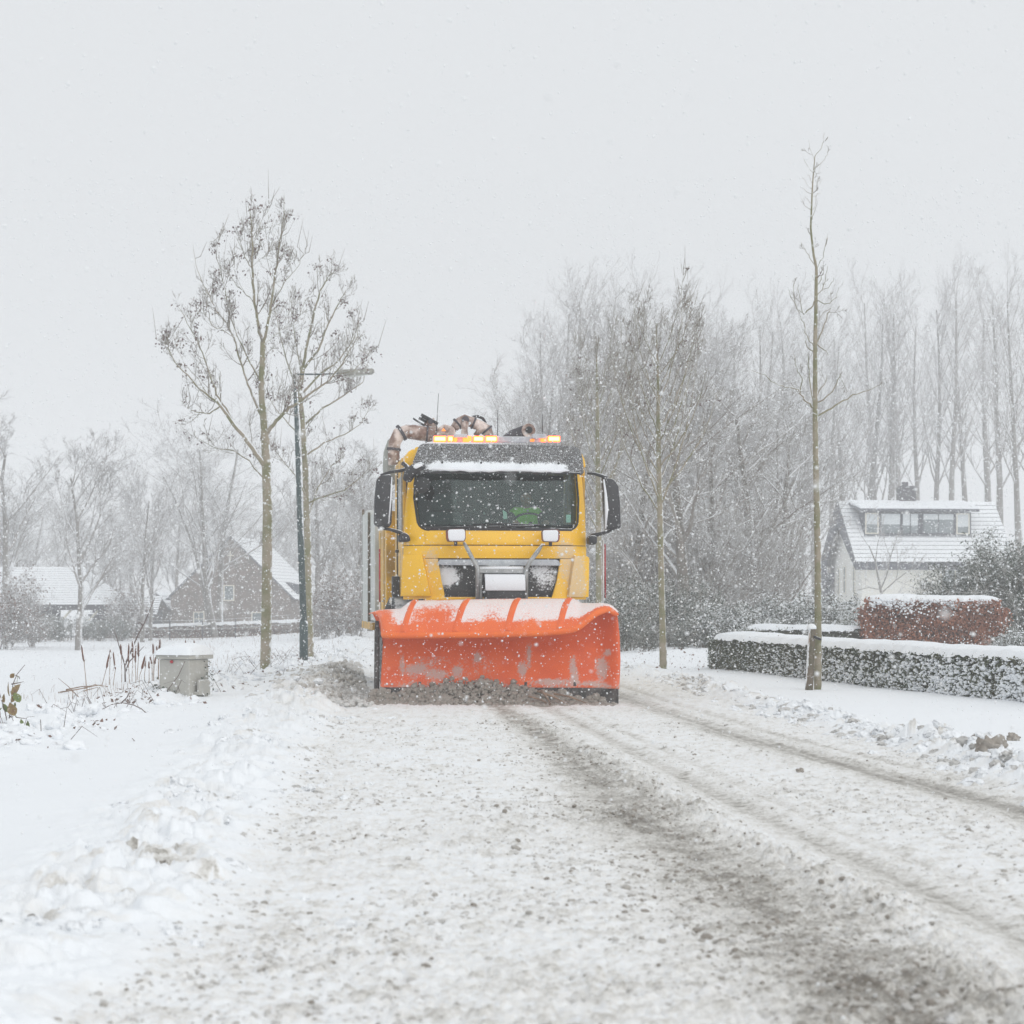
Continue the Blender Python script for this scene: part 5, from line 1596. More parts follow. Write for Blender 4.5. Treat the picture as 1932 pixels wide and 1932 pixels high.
L7 = lambda lst: [(*z7(a, b), r) for a, b, r in lst]
tree1_trunk = [(500, 1281, .125), (501, 1262, .098), (503, 1150, .09), (504, 1050, .088), (505, 960, .085), (503, 880, .082)] + L7([(825, 1900, .078), (815, 1750, .070), (800, 1600, .062), (795, 1450, .055), (803, 1300, .05), (805, 1180, .045)])
tree1_limbs = [
    L7([(805, 1180, .040), (775, 1080, .034), (745, 900, .03), (735, 760, .027), (727, 620, .023), (735, 480, .019), (722, 330, .013), (700, 200, .006)]),
    L7([(808, 1180, .034), (840, 1060, .028), (862, 920, .026), (882, 760, .022), (905, 620, .018), (922, 480, .014), (945, 340, .009), (960, 220, .006), (958, 110, .003)]),
    [(503, 885, .062)] + L7([(760, 1990, .055), (690, 1900, .05), (600, 1780, .045), (500, 1640, .036), (420, 1570, .028), (350, 1520, .024), (260, 1420, .019), (180, 1330, .014), (110, 1220, .009), (75, 1130, .005)]),
    L7([(600, 1780, .028), (540, 1660, .024), (470, 1560, .022), (420, 1420, .018), (370, 1260, .014), (300, 1120, .011), (240, 1000, .008), (195, 930, .004)]),
    L7([(505, 1640, .018), (420, 1700, .014), (330, 1690, .011), (260, 1660, .007), (205, 1600, .004)]),
    L7([(812, 1750, .034), (760, 1650, .03), (715, 1530, .028), (670, 1410, .026), (630, 1280, .024), (600, 1150, .022), (540, 1040, .018), (470, 960, .015), (420, 850, .012), (360, 740, .009), (320, 620, .006), (300, 480, .003)]),
    L7([(797, 1480, .026), (750, 1400, .024), (695, 1290, .021), (640, 1180, .018), (590, 1060, .016), (555, 930, .014), (530, 800, .012), (500, 680, .009), (470, 560, .006), (448, 460, .003)]),
    L7([(745, 900, .014), (690, 840, .011), (620, 780, .009), (560, 690, .006), (545, 640, .004)]),
    L7([(735, 660, .013), (690, 600, .01), (650, 500, .007), (608, 420, .003)]),
    L7([(725, 640, .013), (780, 590, .010), (830, 560, .008), (880, 460, .005), (876, 340, .003)]),
    L7([(735, 440, .010), (765, 380, .007), (795, 310, .005), (850, 215, .002)]),
    L7([(862, 920, .013), (920, 830, .010), (965, 740, .008), (1020, 690, .006), (1070, 620, .004), (1110, 510, .002)]),
    L7([(828, 1200, .014), (880, 1140, .011), (950, 1090, .009), (1010, 1060, .007), (1070, 990, .005), (1120, 870, .002)]),
    L7([(835, 1850, .046), (880, 1780, .04), (950, 1700, .036), (1020, 1640, .032), (1110, 1580, .026), (1200, 1520, .022), (1290, 1450, .018), (1380, 1340, .013), (1440, 1240, .009), (1480, 1160, .006), (1505, 1000, .003)]),
    L7([(1290, 1450, .012), (1380, 1410, .010), (1460, 1385, .008), (1530, 1320, .005), (1580, 1250, .003)]),
    L7([(820, 1700, .016), (870, 1620, .012), (930, 1590, .010), (1000, 1560, .007), (1040, 1500, .004)]),
    [(500, 905, .02), (470, 870, .017), (440, 850, .013), (405, 845, .009), (370, 825, .005)],
    L7([(430, 1590, .012), (330, 1440, .009), (240, 1340, .007), (190, 1240, .005), (160, 1120, .003)]),
    L7([(600, 1150, .012), (520, 1100, .01), (440, 1060, .008), (380, 960, .005), (325, 900, .003)]),
]
T1 = street_tree(37.3, tree1_trunk, tree1_limbs, 21, 'tall bare mossy tree left of the green lamp post, the nearer of two', 5.4, 230, .52, 'roadside trees along the left verge', shoots=110)
tree2_trunk = [(586, 1252, .085), (583, 1150, .078), (580, 1000, .072), (577, 900, .066), (572, 800, .058), (566, 740, .05), (572, 690, .044)]
tree2_limbs = [
    [(572, 690, .04), (582, 640, .034), (592, 590, .028), (604, 550, .02), (620, 520, .01), (634, 510, .004)],
    [(571, 700, .035), (600, 660, .028), (620, 610, .022), (640, 570, .014), (652, 548, .006)],
    [(573, 740, .03), (605, 705, .026), (640, 680, .02), (668, 640, .013), (678, 600, .006)],
    [(576, 800, .03), (610, 770, .024), (650, 745, .018), (685, 720, .010), (695, 690, .005)],
    [(577, 860, .026), (612, 835, .02), (650, 820, .014), (680, 800, .008), (697, 770, .004)],
    [(579, 950, .026), (610, 937, .022), (650, 925, .016), (680, 900, .010), (700, 880, .004)],
    [(569, 760, .03), (548, 700, .024), (530, 640, .018), (520, 590, .012), (512, 560, .006)],
    [(572, 720, .026), (560, 660, .022), (553, 600, .016), (548, 560, .008)],
    [(575, 830, .024), (545, 800, .018), (520, 770, .012), (500, 740, .006)],
    [(579, 940, .026), (560, 900, .02), (538, 875, .014), (520, 850, .008)],
    [(580, 980, .02), (600, 920, .016), (625, 880, .010), (650, 860, .006)],
]
T2 = street_tree(45.7, tree2_trunk, tree2_limbs, 33, 'smaller bare tree with seed clusters right behind the green lamp post', 5.6, 190, .58, 'roadside trees along the left verge', shoots=80)

# lamp post
lx, ly, _ = W(573, 1258, 42.6)
lamp = empty('street_lamp', (lx, ly, ground_z(lx, ly)), 0, 'dark green street lamp post with a long flat grey lantern, between the two left trees', 'street lamp')
top = Vector(W(559, 780, 42.6)) - Vector((lx, ly, 0)); tp2 = Vector(W(557, 716, 42.6)) - Vector((lx, ly, 0))
tp1 = Vector(W(567, 1020, 42.6)) - Vector((lx, ly, 0))
MB().lathe([(0.085, -0.1), (0.085, 0.75), (0.078, 0.80), (0.06, 0.82)], (0, 0, 0), 14).build('post_base', M['post_green'], lamp, 0, True)
MB().tube([(0, 0, 0.7), tp1, top, tp2], [0.068, 0.062, 0.045, 0.04], 12).build('post', M['post_green'], lamp, smooth=True)
a0 = tp2; a1 = Vector(W(600, 716, 42.6)) - Vector((lx, ly, 0)); a2 = Vector(W(640, 714, 42.6)) - Vector((lx, ly, 0))
MB().tube([a0, a1, a2], 0.017, 8).build('lamp_arm', M['post_green'], lamp, smooth=True)
h0 = Vector(W(636, 712, 42.6)) - Vector((lx, ly, 0))
hd = MB().prism([(h0.x, h0.z + .04), (h0.x + .72, h0.z + .065), (h0.x + .755, h0.z + .02), (h0.x + .70, h0.z - .04), (h0.x + .1, h0.z - .09), (h0.x + .02, h0.z - .03)], 'y', -0.11, 0.11).build('lantern', M['lamp_head'], lamp, 0.025, True)
MB().prism([(h0.x + .08, h0.z - .05), (h0.x + .70, h0.z - .01), (h0.x + .60, h0.z - .055), (h0.x + .13, h0.z - .11)], 'y', -0.085, 0.085).build('diffuser', M['lamp_glass'], hd, 0.015, True)

# utility cabinet
bx, by, _ = W(357, 1328, 26.8)
ang = math.radians(-27)
cab = empty('utility_cabinet', (bx, by, ground_z(bx, by) - .0), ang, 'grey concrete junction cabinet under a thick cushion of snow beside the cattails', 'cabinet')
w_, d_, h_ = 0.46, 0.42, 0.47
MB().box((-w_, 0, -.1), (0, d_, h_)).build('cabinet_body', M['cabinet'], cab, 0.012)
MB().box((-w_ + .03, -.006, .03), (-.03, .004, h_ - .03)).build('door', M['cabinet'], cab, 0.004)
MB().prism([(-w_ - .035, -.04), (.04, -.04), (.05, d_ + .04), (-w_ - .035, d_ + .04)], 'z', h_ + .003, h_ + .065).build('lid', M['cabinet'], cab, 0.012)
bm = bmesh.new()
bmesh.ops.create_grid(bm, x_segments=22, y_segments=22, size=1)
for v in bm.verts:
    a, b = v.co.x, v.co.y
    e = (1 - abs(a) ** 3.2) * (1 - abs(b) ** 3.2)
    nz_ = float(vnoise(np.array([a * 2 + 3]), np.array([b * 2.0]), 4)[0])
    v.co = Vector((-w_ / 2 + a * (w_ / 2 + .055), d_ / 2 + b * (d_ / 2 + .065), h_ + .055 + 0.155 * max(0, e) ** 0.42 * (0.8 + .25 * nz_ + .12 * a)))
me = bpy.data.meshes.new('snow_cushion'); bm.to_mesh(me); bm.free()
link_mesh('snow_cushion', me, M['snow'], cab, 0, True)
MB().lathe([(0.018, -0.02), (0.022, 0.0), (0.014, 0.006)], (-w_ * .56, -0.012, h_ - .03), 12, 'y').build('red_knob', M['red'], cab, 0, True)
MB().prism([(.0, .02), (.085, .02), (.085, .20), (.065, .215), (.045, .20), (.045, .06), (.0, .06)], 'y', .10, .34).build('side_bracket', M['cabinet'], cab, 0.008)
MB().tube([(-.03, -.05, h_ - .02), (-.12, -.06, .27), (-.30, -.07, .06)], [.004, .0045, .005], 5).build('leaning_stalk', M['stem'], cab)
for k in range(14):
    t_ = random.Random(k)
    p = (-.02 + .09 * t_.random(), d_ * t_.random() + .05, h_ - .28 * t_.random())
for k, (px, py, dx, dz, r) in enumerate(((318, 1333, 0, 0, 0), )):
    pass
rsl = np.random.RandomState(8)
ivy = np.stack([rsl.normal(.05, .03, 46), rsl.uniform(.2, .45, 46), rsl.uniform(.02, h_ + .03, 46)], 1)
ivy2 = np.stack([rsl.normal(-.32, .09, 60), rsl.uniform(-.09, -.02, 60), np.abs(rsl.normal(0, .06, 60))], 1)
ivy3 = np.stack([rsl.normal(-w_ - .07, .04, 60), rsl.uniform(-.05, .2, 60), np.abs(rsl.normal(.1, .09, 60))], 1)
lm = leaf_mesh('ivy', np.concatenate([ivy, ivy2, ivy3]), rsl.uniform(.022, .05, 166), M['ever_leaf'], cab, rsl, 0.2, 1.2, 0.3)
lm['kind'] = 'stuff'

# cattails
def z3(a, b): return (a * .2263, 1050.9 + b * .2263)


CT = [((683, 735), (700, 870), (728, 1155), 29.0, 'lone cattail furthest left, standing apart from the clump'),
      ((918, 802), (888, 925), (850, 1072), 31.0, 'cattail leaning right at the left side of the clump, its head below the others'),
      ((922, 770), (918, 850), (910, 1060), 32.0, 'cattail half hidden behind the leaning cattail left of the clump'),
      ((946, 790), (962, 935), (944, 1060), 31.5, 'cattail with a crooked head, second from the left of the clump'),
      ((1010, 725), (1012, 815), (1015, 1000), 33.0, 'short headed cattail left of the paired cattails'),
      ((1078, 720), (1070, 872), (1078, 1020), 32.0, 'cattail with a long thick head in the middle of the clump'),
      ((1107, 700), (1108, 840), (1100, 1000), 33.0, 'tall snow capped cattail in the middle of the clump'),
      ((1136, 738), (1128, 880), (1132, 1000), 32.0, 'thick dark cattail at the right of the middle clump'),
      ((1157, 703), (1155, 830), (1143, 1000), 34.0, 'thin cattail mostly hidden under windblown snow'),
      ((1215, 820), (1182, 935), (1160, 1000), 32.0, 'leaning cattail midway between the clump and the cabinet'),
      ((1214, 850), (1212, 918), (1205, 980), 33.5, 'tiny cattail behind the leaning one near the cabinet'),
      ((1246, 868), (1243, 930), (1243, 985), 32.5, 'short low cattail just left of the cabinet'),
      ((1253, 822), (1266, 890), (1268, 975), 33.0, 'small cattail with a bent head left of the cabinet'),
      ((1278, 720), (1281, 820), (1276, 965), 33.0, 'upright cattail left of the tallest one by the cabinet'),
      ((1308, 742), (1320, 826), (1318, 950), 33.0, 'cattail crossing the tallest one by the cabinet'),
      ((1340, 682), (1329, 782), (1322, 950), 33.0, 'tallest cattail with a snow plume, left of the cabinet lid'),
      ((1300, 832), (1290, 892), (1283, 960), 33.0, 'small cattail touching the cabinet edge'),
      ((1549, 692), (1552, 768), (1556, 1000), 34.0, 'left cattail of the two rising behind the cabinet snow cushion'),
      ((1620, 692), (1631, 768), (1640, 1000), 34.0, 'right cattail of the two rising behind the cabinet snow cushion')]
for a, b, c, Y, lab in CT:
    A, Bp, Cp = (Vector(W(*z3(*q_), Y)) for q_ in (a, b, c))
    gz = ground_z(Cp.x, Cp.y)
    ct = empty('cattail', (Cp.x, Cp.y, gz), 0, lab, 'cattail', 'cattails beside the ditch')
    of = Vector((Cp.x, Cp.y, gz))
    d = (A - Bp)
    ln = d.length
    r = 0.0165 + 0.004 * random.Random(lab).random()
    st = MB().tube([Vector((0, 0, -.05)), (Cp - of) * 0.5 + Vector((0, 0, max(0, Cp.z - gz) * .5)), Bp - of, Bp - of + d * .5], [.005, .005, .0045, .004], 5).build('stalk', M['reed'], ct)
    n = 7
    pts = [Bp - of + d * (i / n) for i in range(n + 1)]
    MB().tube(pts, [r * .45, r * .95, r, r, r, r * .98, r * .92, r * .45], 10).build('seed_head', M['cattail'], ct, smooth=True)
    w2 = Vector((r * .75, 0, 0))
    MB().tube([pts[3] + w2 * .7, pts[5] + w2, pts[7] + w2 * .6 + Vector((0, 0, .008)), pts[7] + Vector((-.004, 0, .014))], [r * .2, r * .42, r * .6, r * .25], 7).build('clinging_snow', M['snow'], ct, smooth=True)

# dry stalks and a sapling behind them
def thin_plant(name, paths, mat, label, cat, Y, base, rad=.006, group=None):
    b = W(*base, Y)
    gz = ground_z(b[0], b[1])
    m = MB()
    for k, p_ in enumerate(paths):
        P = [Vector(W(*z3(*q_), Y + 0.15 * k)) - Vector((b[0], b[1], gz)) for q_ in p_]
        m.tube(P, [rad * (1 - .7 * i / (len(P) - 1)) for i in range(len(P))], 5)
    o = m.build(name, mat, None, smooth=True)
    o.location = (b[0], b[1], gz)
    return tag(o, label, cat, group)


thin_plant('sapling', [[(1045, 1060), (1040, 900), (1010, 800), (975, 680), (950, 590)], [(1042, 900), (1090, 790), (1150, 650), (1200, 560), (1250, 440), (1290, 340)], [(1190, 570), (1170, 545), (1150, 555)],
                       [(1045, 960), (1080, 870), (1120, 830), (1200, 745)]], M['stem'], 'thin bare sapling forking between the cattails', 'sapling', 33, z3(1045, 1060), .014)
thin_plant('dry_stalk', [[(575, 1245), (573, 1180), (572, 1120)], [(655, 1168), (570, 1080), (485, 1010)], [(605, 1180), (608, 1130), (590, 1100)]], M['reed'], 'broken reddish stalks sticking up left of the lone cattail', 'stalks', 26, z3(600, 1200), .007)
thin_plant('fallen_reeds', [[(485, 1130), (640, 1105), (760, 1080), (850, 1065)], [(550, 1108), (680, 1080), (800, 1075)], [(325, 1210), (420, 1185), (560, 1170)], [(650, 1145), (720, 1110), (820, 1085)], [(700, 1095), (790, 1065), (900, 1080)]],
           M['reed'], 'bundle of dead reeds lying flat in the snow left of the cattails', 'reeds', 29, z3(700, 1110), .011)
thin_plant('bramble_shoot', [[(1255, 1336), (1180, 1265), (1110, 1232), (1020, 1215), (930, 1230), (850, 1270), (815, 1320), (795, 1375)], [(1010, 1218), (1060, 1170), (1085, 1130)], [(880, 1255), (850, 1215)], [(1075, 1222), (1078, 1170)]],
           M['stem'], 'thorny bramble shoot arching over the snow in front of the cabinet', 'bramble', 22.5, z3(1000, 1360), .0075)
thin_plant('bramble_shoot', [[(1640, 1262), (1700, 1235), (1760, 1228), (1785, 1215)], [(1700, 1238), (1730, 1222)]], M['stem'], 'short bramble shoot lying right of the cabinet foot', 'bramble', 26.5, z3(1680, 1270), .007)

# rose bush, left edge
Yb = 19.2
rb0 = W(18, 1402, Yb)
rose = empty('rose_bush', (rb0[0], rb0[1], ground_z(rb0[0], rb0[1])), 0, 'straggly rose bush with fading yellow green leaves at the left picture edge', 'shrub')
ofr = Vector(rose.location)
rp = [[(80, 1500), (72, 1350), (85, 1200), (95, 1060), (125, 980), (188, 900)], [(80, 1480), (40, 1300), (0, 1180), (-40, 1060)], [(0, 1380), (-30, 1250), (-60, 1150)], [(90, 1370), (160, 1420), (230, 1490), (290, 1550)],
      [(95, 1060), (150, 1050), (190, 1040)], [(75, 1330), (150, 1340), (215, 1350)], [(270, 1530), (245, 1580), (225, 1600)], [(60, 1450), (0, 1500), (-40, 1480)], [(130, 985), (155, 1000), (155, 1020)]]
for p_ in rp:
    P = [Vector(W(*z3(*q_), Yb)) - ofr + Vector((0, .02 * i, 0)) for i, q_ in enumerate(p_)]
    MB().tube(P, [.006 * (1 - .55 * i / (len(P) - 1)) for i in range(len(P))], 5).build('stem', M['stem'], rose, smooth=True)
bm = bmesh.new()
lv = [(0, 0), (.35, .28), (.62, .36), (.88, .22), (1, 0), (.88, -.22), (.62, -.36), (.35, -.28)]
cv = bm.verts.new((.5, 0, -.05)); vs = [bm.verts.new((a, b, .06 * abs(b) * 2 - .12 * a * a)) for a, b in lv]
for i in range(8): bm.faces.new((cv, vs[i], vs[(i + 1) % 8]))
leaf_me = bpy.data.meshes.new('leaf'); bm.to_mesh(leaf_me); bm.free()
leaf_me.materials.append(M['leaf_rose'])
leaf_me2 = leaf_me.copy(); leaf_me2.materials[0] = M['leaf_brown']
lps = [(60, 1070, 80), (135, 1045, 40), (180, 1085, 75), (125, 1150, 65), (152, 1165, 55), (95, 1135, 45), (20, 1160, 50), (85, 1240, 75), (60, 1270, 60), (20, 1280, 60), (130, 1220, 30), (120, 1335, 55), (80, 1370, 45), (165, 1360, 40),
       (222, 1385, 55), (180, 1360, 40), (20, 1400, 60), (25, 1440, 55), (10, 1480, 60), (45, 1500, 60), (155, 1450, 50), (185, 1500, 45), (150, 1010, 45), (115, 985, 35), (5, 1240, 55), (-20, 1300, 70), (-25, 1420, 70), (110, 1525, 50), (75, 1530, 40), (30, 1530, 60)]
rg = random.Random(5)
for k, (a, b, s_) in enumerate(lps):
    o = bpy.data.objects.new('leaf', leaf_me if (rg.random() < .62) else leaf_me2)
    C.objects.link(o); o.parent = rose
    p_ = Vector(W(*z3(a, b - s_ * .4), Yb)) - ofr
    o.location = p_ + Vector((0, rg.uniform(-.05, .08), 0))
    o.scale = (s_ * .2263 * Yb / F * 1.6,) * 3
    o.rotation_euler = (rg.uniform(.2, 1.4), rg.uniform(.6, 1.5), rg.uniform(0, 6.28))

# grass tufts, dead stalks in the field and ditch
rsl = np.random.RandomState(17)
tb = Branches()
def blade(x, y, h, lean=.25, r=.003):
    z = ground_z(x, y)
    a = rsl.uniform(0, 6.28); l = h * lean * rsl.uniform(0, 1.4)
    tb.add([(x, y, z - .03), (x + l * .35 * math.cos(a), y + l * .35 * math.sin(a), z + h * .6), (x + l * math.cos(a), y + l * math.sin(a), z + h)], [r, r * .8, r * .4], 3)
for k in range(700):
    yy = rsl.uniform(22, 60); xx = -4.6 - abs(rsl.normal(0, 1.3))
    if rsl.rand() < 0.35 + 0.6 * (fbm(np.array([xx * .8]), np.array([yy * .5]), 401, 2)[0] > .52): blade(xx, yy, rsl.uniform(.03, .13), .4, .0025)
for k in range(350):
    yy = rsl.uniform(44, 108); xx = -rsl.uniform(4.5, .24 * yy + 1)
    if fbm(np.array([xx * .15]), np.array([yy * .08]), 402, 3)[0] > .48: blade(xx, yy, rsl.uniform(.05, .16), .4, .005)
for k in range(450):
    yy = rsl.uniform(100, 109); xx = -rsl.uniform(5, 28)
    blade(xx, yy, rsl.uniform(.1, .28), .4, .008)
o = tb.build('dry_grass', M['reed']); tag(o, 'dry grass blades poking through the snow of the left field', 'grass', kind='stuff')
x_ = -4.5 + rs.normal(0, .42, 1500); y_ = rs.uniform(17, 50, 1500)
k_ = fbm(x_ * 1.3, y_ * .8, 407, 2) > .47
x_, y_ = x_[k_], y_[k_]
s_ = .02 + .08 * rs.rand(len(x_)) ** 2.5
scatter('snow_pillows', np.stack([x_, y_, ground(x_, y_)[0] + s_ * .15], 1), s_, M['lump_white'], 3, .35, .6, nscale=1.4)
tb = Branches()
for k in range(120):
    yy = rsl.uniform(17, 50); xx = -4.5 + rsl.normal(0, .4); h = rsl.uniform(.06, .28); a = rsl.uniform(0, 6.28); l = h * rsl.uniform(.8, 2.6); z = ground_z(xx, yy)
    tb.add([(xx, yy, z - .02), (xx + l * .5 * math.cos(a), yy + l * .5 * math.sin(a), z + h), (xx + l * math.cos(a), yy + l * math.sin(a), z + h * rsl.uniform(.3, 1.0))], [.004, .0035, .002], 3)
tag(tb.build('bramble_twigs', M['stem']), 'bare bramble twigs tangled along the ditch edge', 'twigs', kind='stuff')
# leaf litter and low plants peeping out of the verge edge
pos = []
for k in range(3200):
    yy = rsl.uniform(17, 50); xx = -4.5 + rsl.normal(0, .38) - .0 * yy
    if fbm(np.array([xx * 1.5]), np.array([yy * .9]), 403, 2)[0] > .54: pos.append((xx, yy, ground_z(xx, yy) + rsl.uniform(-.01, .05)))
o = leaf_mesh('ground_plants', pos, rsl.uniform(.03, .08, len(pos)), M['dead_leaf'], None, rsl, 0.2, 1.6, 0.3); tag(o, 'low dead leaves showing along the snowy ditch edge', 'leaves', kind='stuff')
pos = []
for k in range(240):
    yy = rsl.uniform(36, 52); xx = rsl.uniform(1.9, 3.8)
    pos.append((xx, yy, ground_z(xx, yy) + rsl.uniform(-.01, .04)))
o = leaf_mesh('ground_leaves', pos, rsl.uniform(.03, .08, len(pos)), M['dead_leaf'], None, rsl, 0.2, 1.6, 0.3); tag(o, 'few dead leaves on the snow before the dark shrubs', 'leaves', kind='stuff')
# ================================================================ RIGHT: YOUNG TREES AND STAKE
def zr(a, b): return (1462.9 + a * .3133, 235.4 + b * .3133)


R7 = lambda lst: [(*zr(a, b), r) for a, b, r in lst]
T3trunk = [(1543, 1313, .056), (1543.5, 1200, .050), (1543, 1050, .046), (1540, 900, .042)] + R7([(242, 1932, .040), (240, 1700, .036), (240, 1500, .033), (240, 1300, .030), (244, 1150, .026), (245, 1000, .024), (248, 860, .022), (232, 790, .018), (222, 710, .016), (213, 620, .014), (217, 520, .012), (221, 420, .011), (226, 330, .009), (238, 190, .006)])
T3limbs = [R7(x) for x in (
    [(238, 190, .005), (270, 150, .004), (290, 100, .003), (296, 50, .0018)], [(236, 230, .004), (215, 160, .003), (202, 95, .0018)], [(238, 260, .004), (275, 230, .003), (305, 195, .0025), (320, 150, .0015)],
    [(232, 300, .004), (200, 260, .003), (172, 205, .0015)], [(232, 300, .004), (258, 285, .003), (275, 225, .002)], [(225, 360, .004), (205, 310, .002), (195, 300, .0015)], [(224, 390, .005), (190, 355, .003), (163, 320, .002)],
    [(224, 400, .005), (255, 370, .004), (285, 325, .002)], [(222, 425, .005), (185, 400, .0035), (150, 370, .002)], [(222, 430, .005), (250, 430, .004), (270, 410, .002)], [(220, 470, .004), (195, 455, .003), (180, 432, .0015)],
    [(217, 515, .005), (180, 490, .004), (155, 443, .002)], [(220, 515, .005), (240, 480, .004), (258, 410, .002)], [(222, 570, .005), (240, 520, .004), (250, 450, .002)],
    [(245, 860, .008), (210, 800, .006), (180, 750, .004), (152, 708, .002)], [(205, 790, .004), (218, 740, .002)], [(255, 865, .008), (285, 800, .006), (300, 730, .005), (316, 655, .002)], [(290, 780, .003), (315, 740, .0015)],
    [(248, 960, .005), (230, 930, .004), (222, 905, .002)], [(250, 965, .007), (275, 930, .006), (290, 880, .004), (287, 845, .002)], [(250, 1030, .008), (285, 990, .007), (300, 930, .005), (315, 850, .0025)], [(290, 990, .005), (330, 970, .004), (352, 920, .002)],
    [(245, 1050, .010), (280, 1075, .008), (325, 1080, .006), (365, 1040, .004), (382, 980, .002)], [(325, 1078, .004), (318, 980, .002)], [(242, 1050, .011), (210, 1110, .010), (170, 1142, .009), (130, 1110, .007), (95, 1040, .005), (78, 990, .003)],
    [(170, 1142, .008), (145, 1060, .005), (138, 960, .002)], [(130, 1110, .005), (115, 1040, .004), (108, 955, .002)], [(250, 1310, .013), (280, 1240, .011), (320, 1140, .008), (335, 1105, .006), (290, 1130, .004), (255, 1180, .003)],
    [(230, 1330, .012), (200, 1290, .010), (178, 1220, .008), (150, 1150, .005)], [(235, 1365, .012), (205, 1350, .011), (180, 1300, .008)], [(245, 1320, .012), (285, 1350, .010), (312, 1370, .007), (320, 1390, .005)],
    [(232, 1705, .019), (190, 1670, .017), (150, 1620, .015), (135, 1590, .012), (60, 1580, .010), (0, 1560, .009), (-60, 1510, .006), (-140, 1480, .003)], [(250, 1755, .017), (310, 1720, .015), (380, 1680, .013), (460, 1630, .010), (560, 1600, .006), (640, 1560, .003)],
    [(245, 1670, .014), (290, 1650, .012), (330, 1620, .010), (370, 1560, .008), (390, 1500, .004)], [(390, 1500, .004), (410, 1560, .0035), (435, 1605, .003), (483, 1590, .002)], [(236, 1690, .012), (215, 1600, .010), (200, 1480, .008), (195, 1380, .005)],
    [(150, 1610, .010), (160, 1530, .008), (130, 1470, .006), (110, 1380, .003)], [(244, 1650, .010), (270, 1590, .008), (305, 1560, .006), (310, 1500, .003)])]
YT = dict(TWIG, n=[3, 2])
street_tree(29.6, T3trunk, T3limbs, 52, 'very tall slender young tree with sparse branches, tied to a short stake before the hedge', 2.6, 0, .22, None, .35, YT)

sp = W(1526, 1311, 29.4)
stk = empty('tree_stake', (sp[0], sp[1], ground_z(sp[0], sp[1])), 0, 'short leaning wooden stake with a round snow cap beside the slender young tree', 'stake')
tpv = Vector(W(1532, 1196, 29.4)) - Vector((sp[0], sp[1], 0))
MB().tube([(0, 0, -.1), tpv * .5, tpv], [.056, .052, .047], 14).build('post', M['wood'], stk, 0.004, True)
MB().tube([tpv + Vector((.0, -.0, -.10)), tpv + Vector((.04, -.055, -.11)), tpv + Vector((.11, -.04, -.14)), tpv + Vector((.115, .06, -.14)), tpv + Vector((.0, .05, -.10))], .018, 8).build('rubber_tie', M['black'], stk, smooth=True)
MB().tube([tpv + Vector((-.04, -.052, -.06)), tpv + Vector((-.05, -.054, -.2))], .006, 6).build('orange_tag', M['reed'], stk)
bm = bmesh.new(); bmesh.ops.create_uvsphere(bm, u_segments=18, v_segments=12, radius=1)
for v in bm.verts: v.co = Vector((v.co.x * .068, v.co.y * .065, max(-.3, v.co.z) * .058)) + tpv + Vector((-.005, 0, .015))
me = bpy.data.meshes.new('snow_cap'); bm.to_mesh(me); bm.free(); link_mesh('snow_cap', me, M['snow'], stk, 0, True)

# bare roadside trees right of and behind the truck
B4 = [(1252, 1273, .072), (1250, 1180, .060), (1247, 1050, .056), (1245, 950, .052), (1243, 870, .046), (1242, 800, .040), (1242, 730, .030), (1240, 660, .018), (1238, 610, .008)]
rg = random.Random(9)


def fan_limbs(cx0, y0, y1, n, halfw, topf, r0=.024):
    out = []
    for k in range(n):
        t = k / (n - 1); yb = y0 + (y1 - y0) * t
        s_ = (1 if k % 2 else -1)
        hw = halfw * (1 - .55 * t) * rg.uniform(.6, 1.15); ht = topf * (1 - .45 * t) * rg.uniform(.75, 1.15)
        r = r0 * (1 - .5 * t)
        out.append([(cx0, yb, r), (cx0 + s_ * hw * .35, yb - ht * .22, r * .85), (cx0 + s_ * hw * .68, yb - ht * .5, r * .6), (cx0 + s_ * hw * .88, yb - ht * .76, r * .35), (cx0 + s_ * hw, yb - ht, r * .15)])
    return out


T4W = dict(TWIG, n=[5, 3], up=[.26, .26, .2])
street_tree(38.7, B4, fan_limbs(1245, 970, 680, 24, 108, 265), 71, 'bare roadside tree with dense upright branches right of the truck, snow line down its trunk', 4.4, 25, .5, 'roadside trees behind the truck on the right', 1.3, T4W, shoots=120)
B5 = [(1131, 1236, .085), (1130, 1100, .074), (1129, 950, .066), (1128, 850, .058), (1127, 760, .042), (1126, 690, .022), (1125, 640, .01)]
street_tree(50, B5, fan_limbs(1128, 1000, 740, 20, 78, 210, .026), 72, 'bare roadside tree seen just behind the right mirror of the truck', 6.5, 60, .5, 'roadside trees behind the truck on the right', 1.3, T4W, shoots=70)


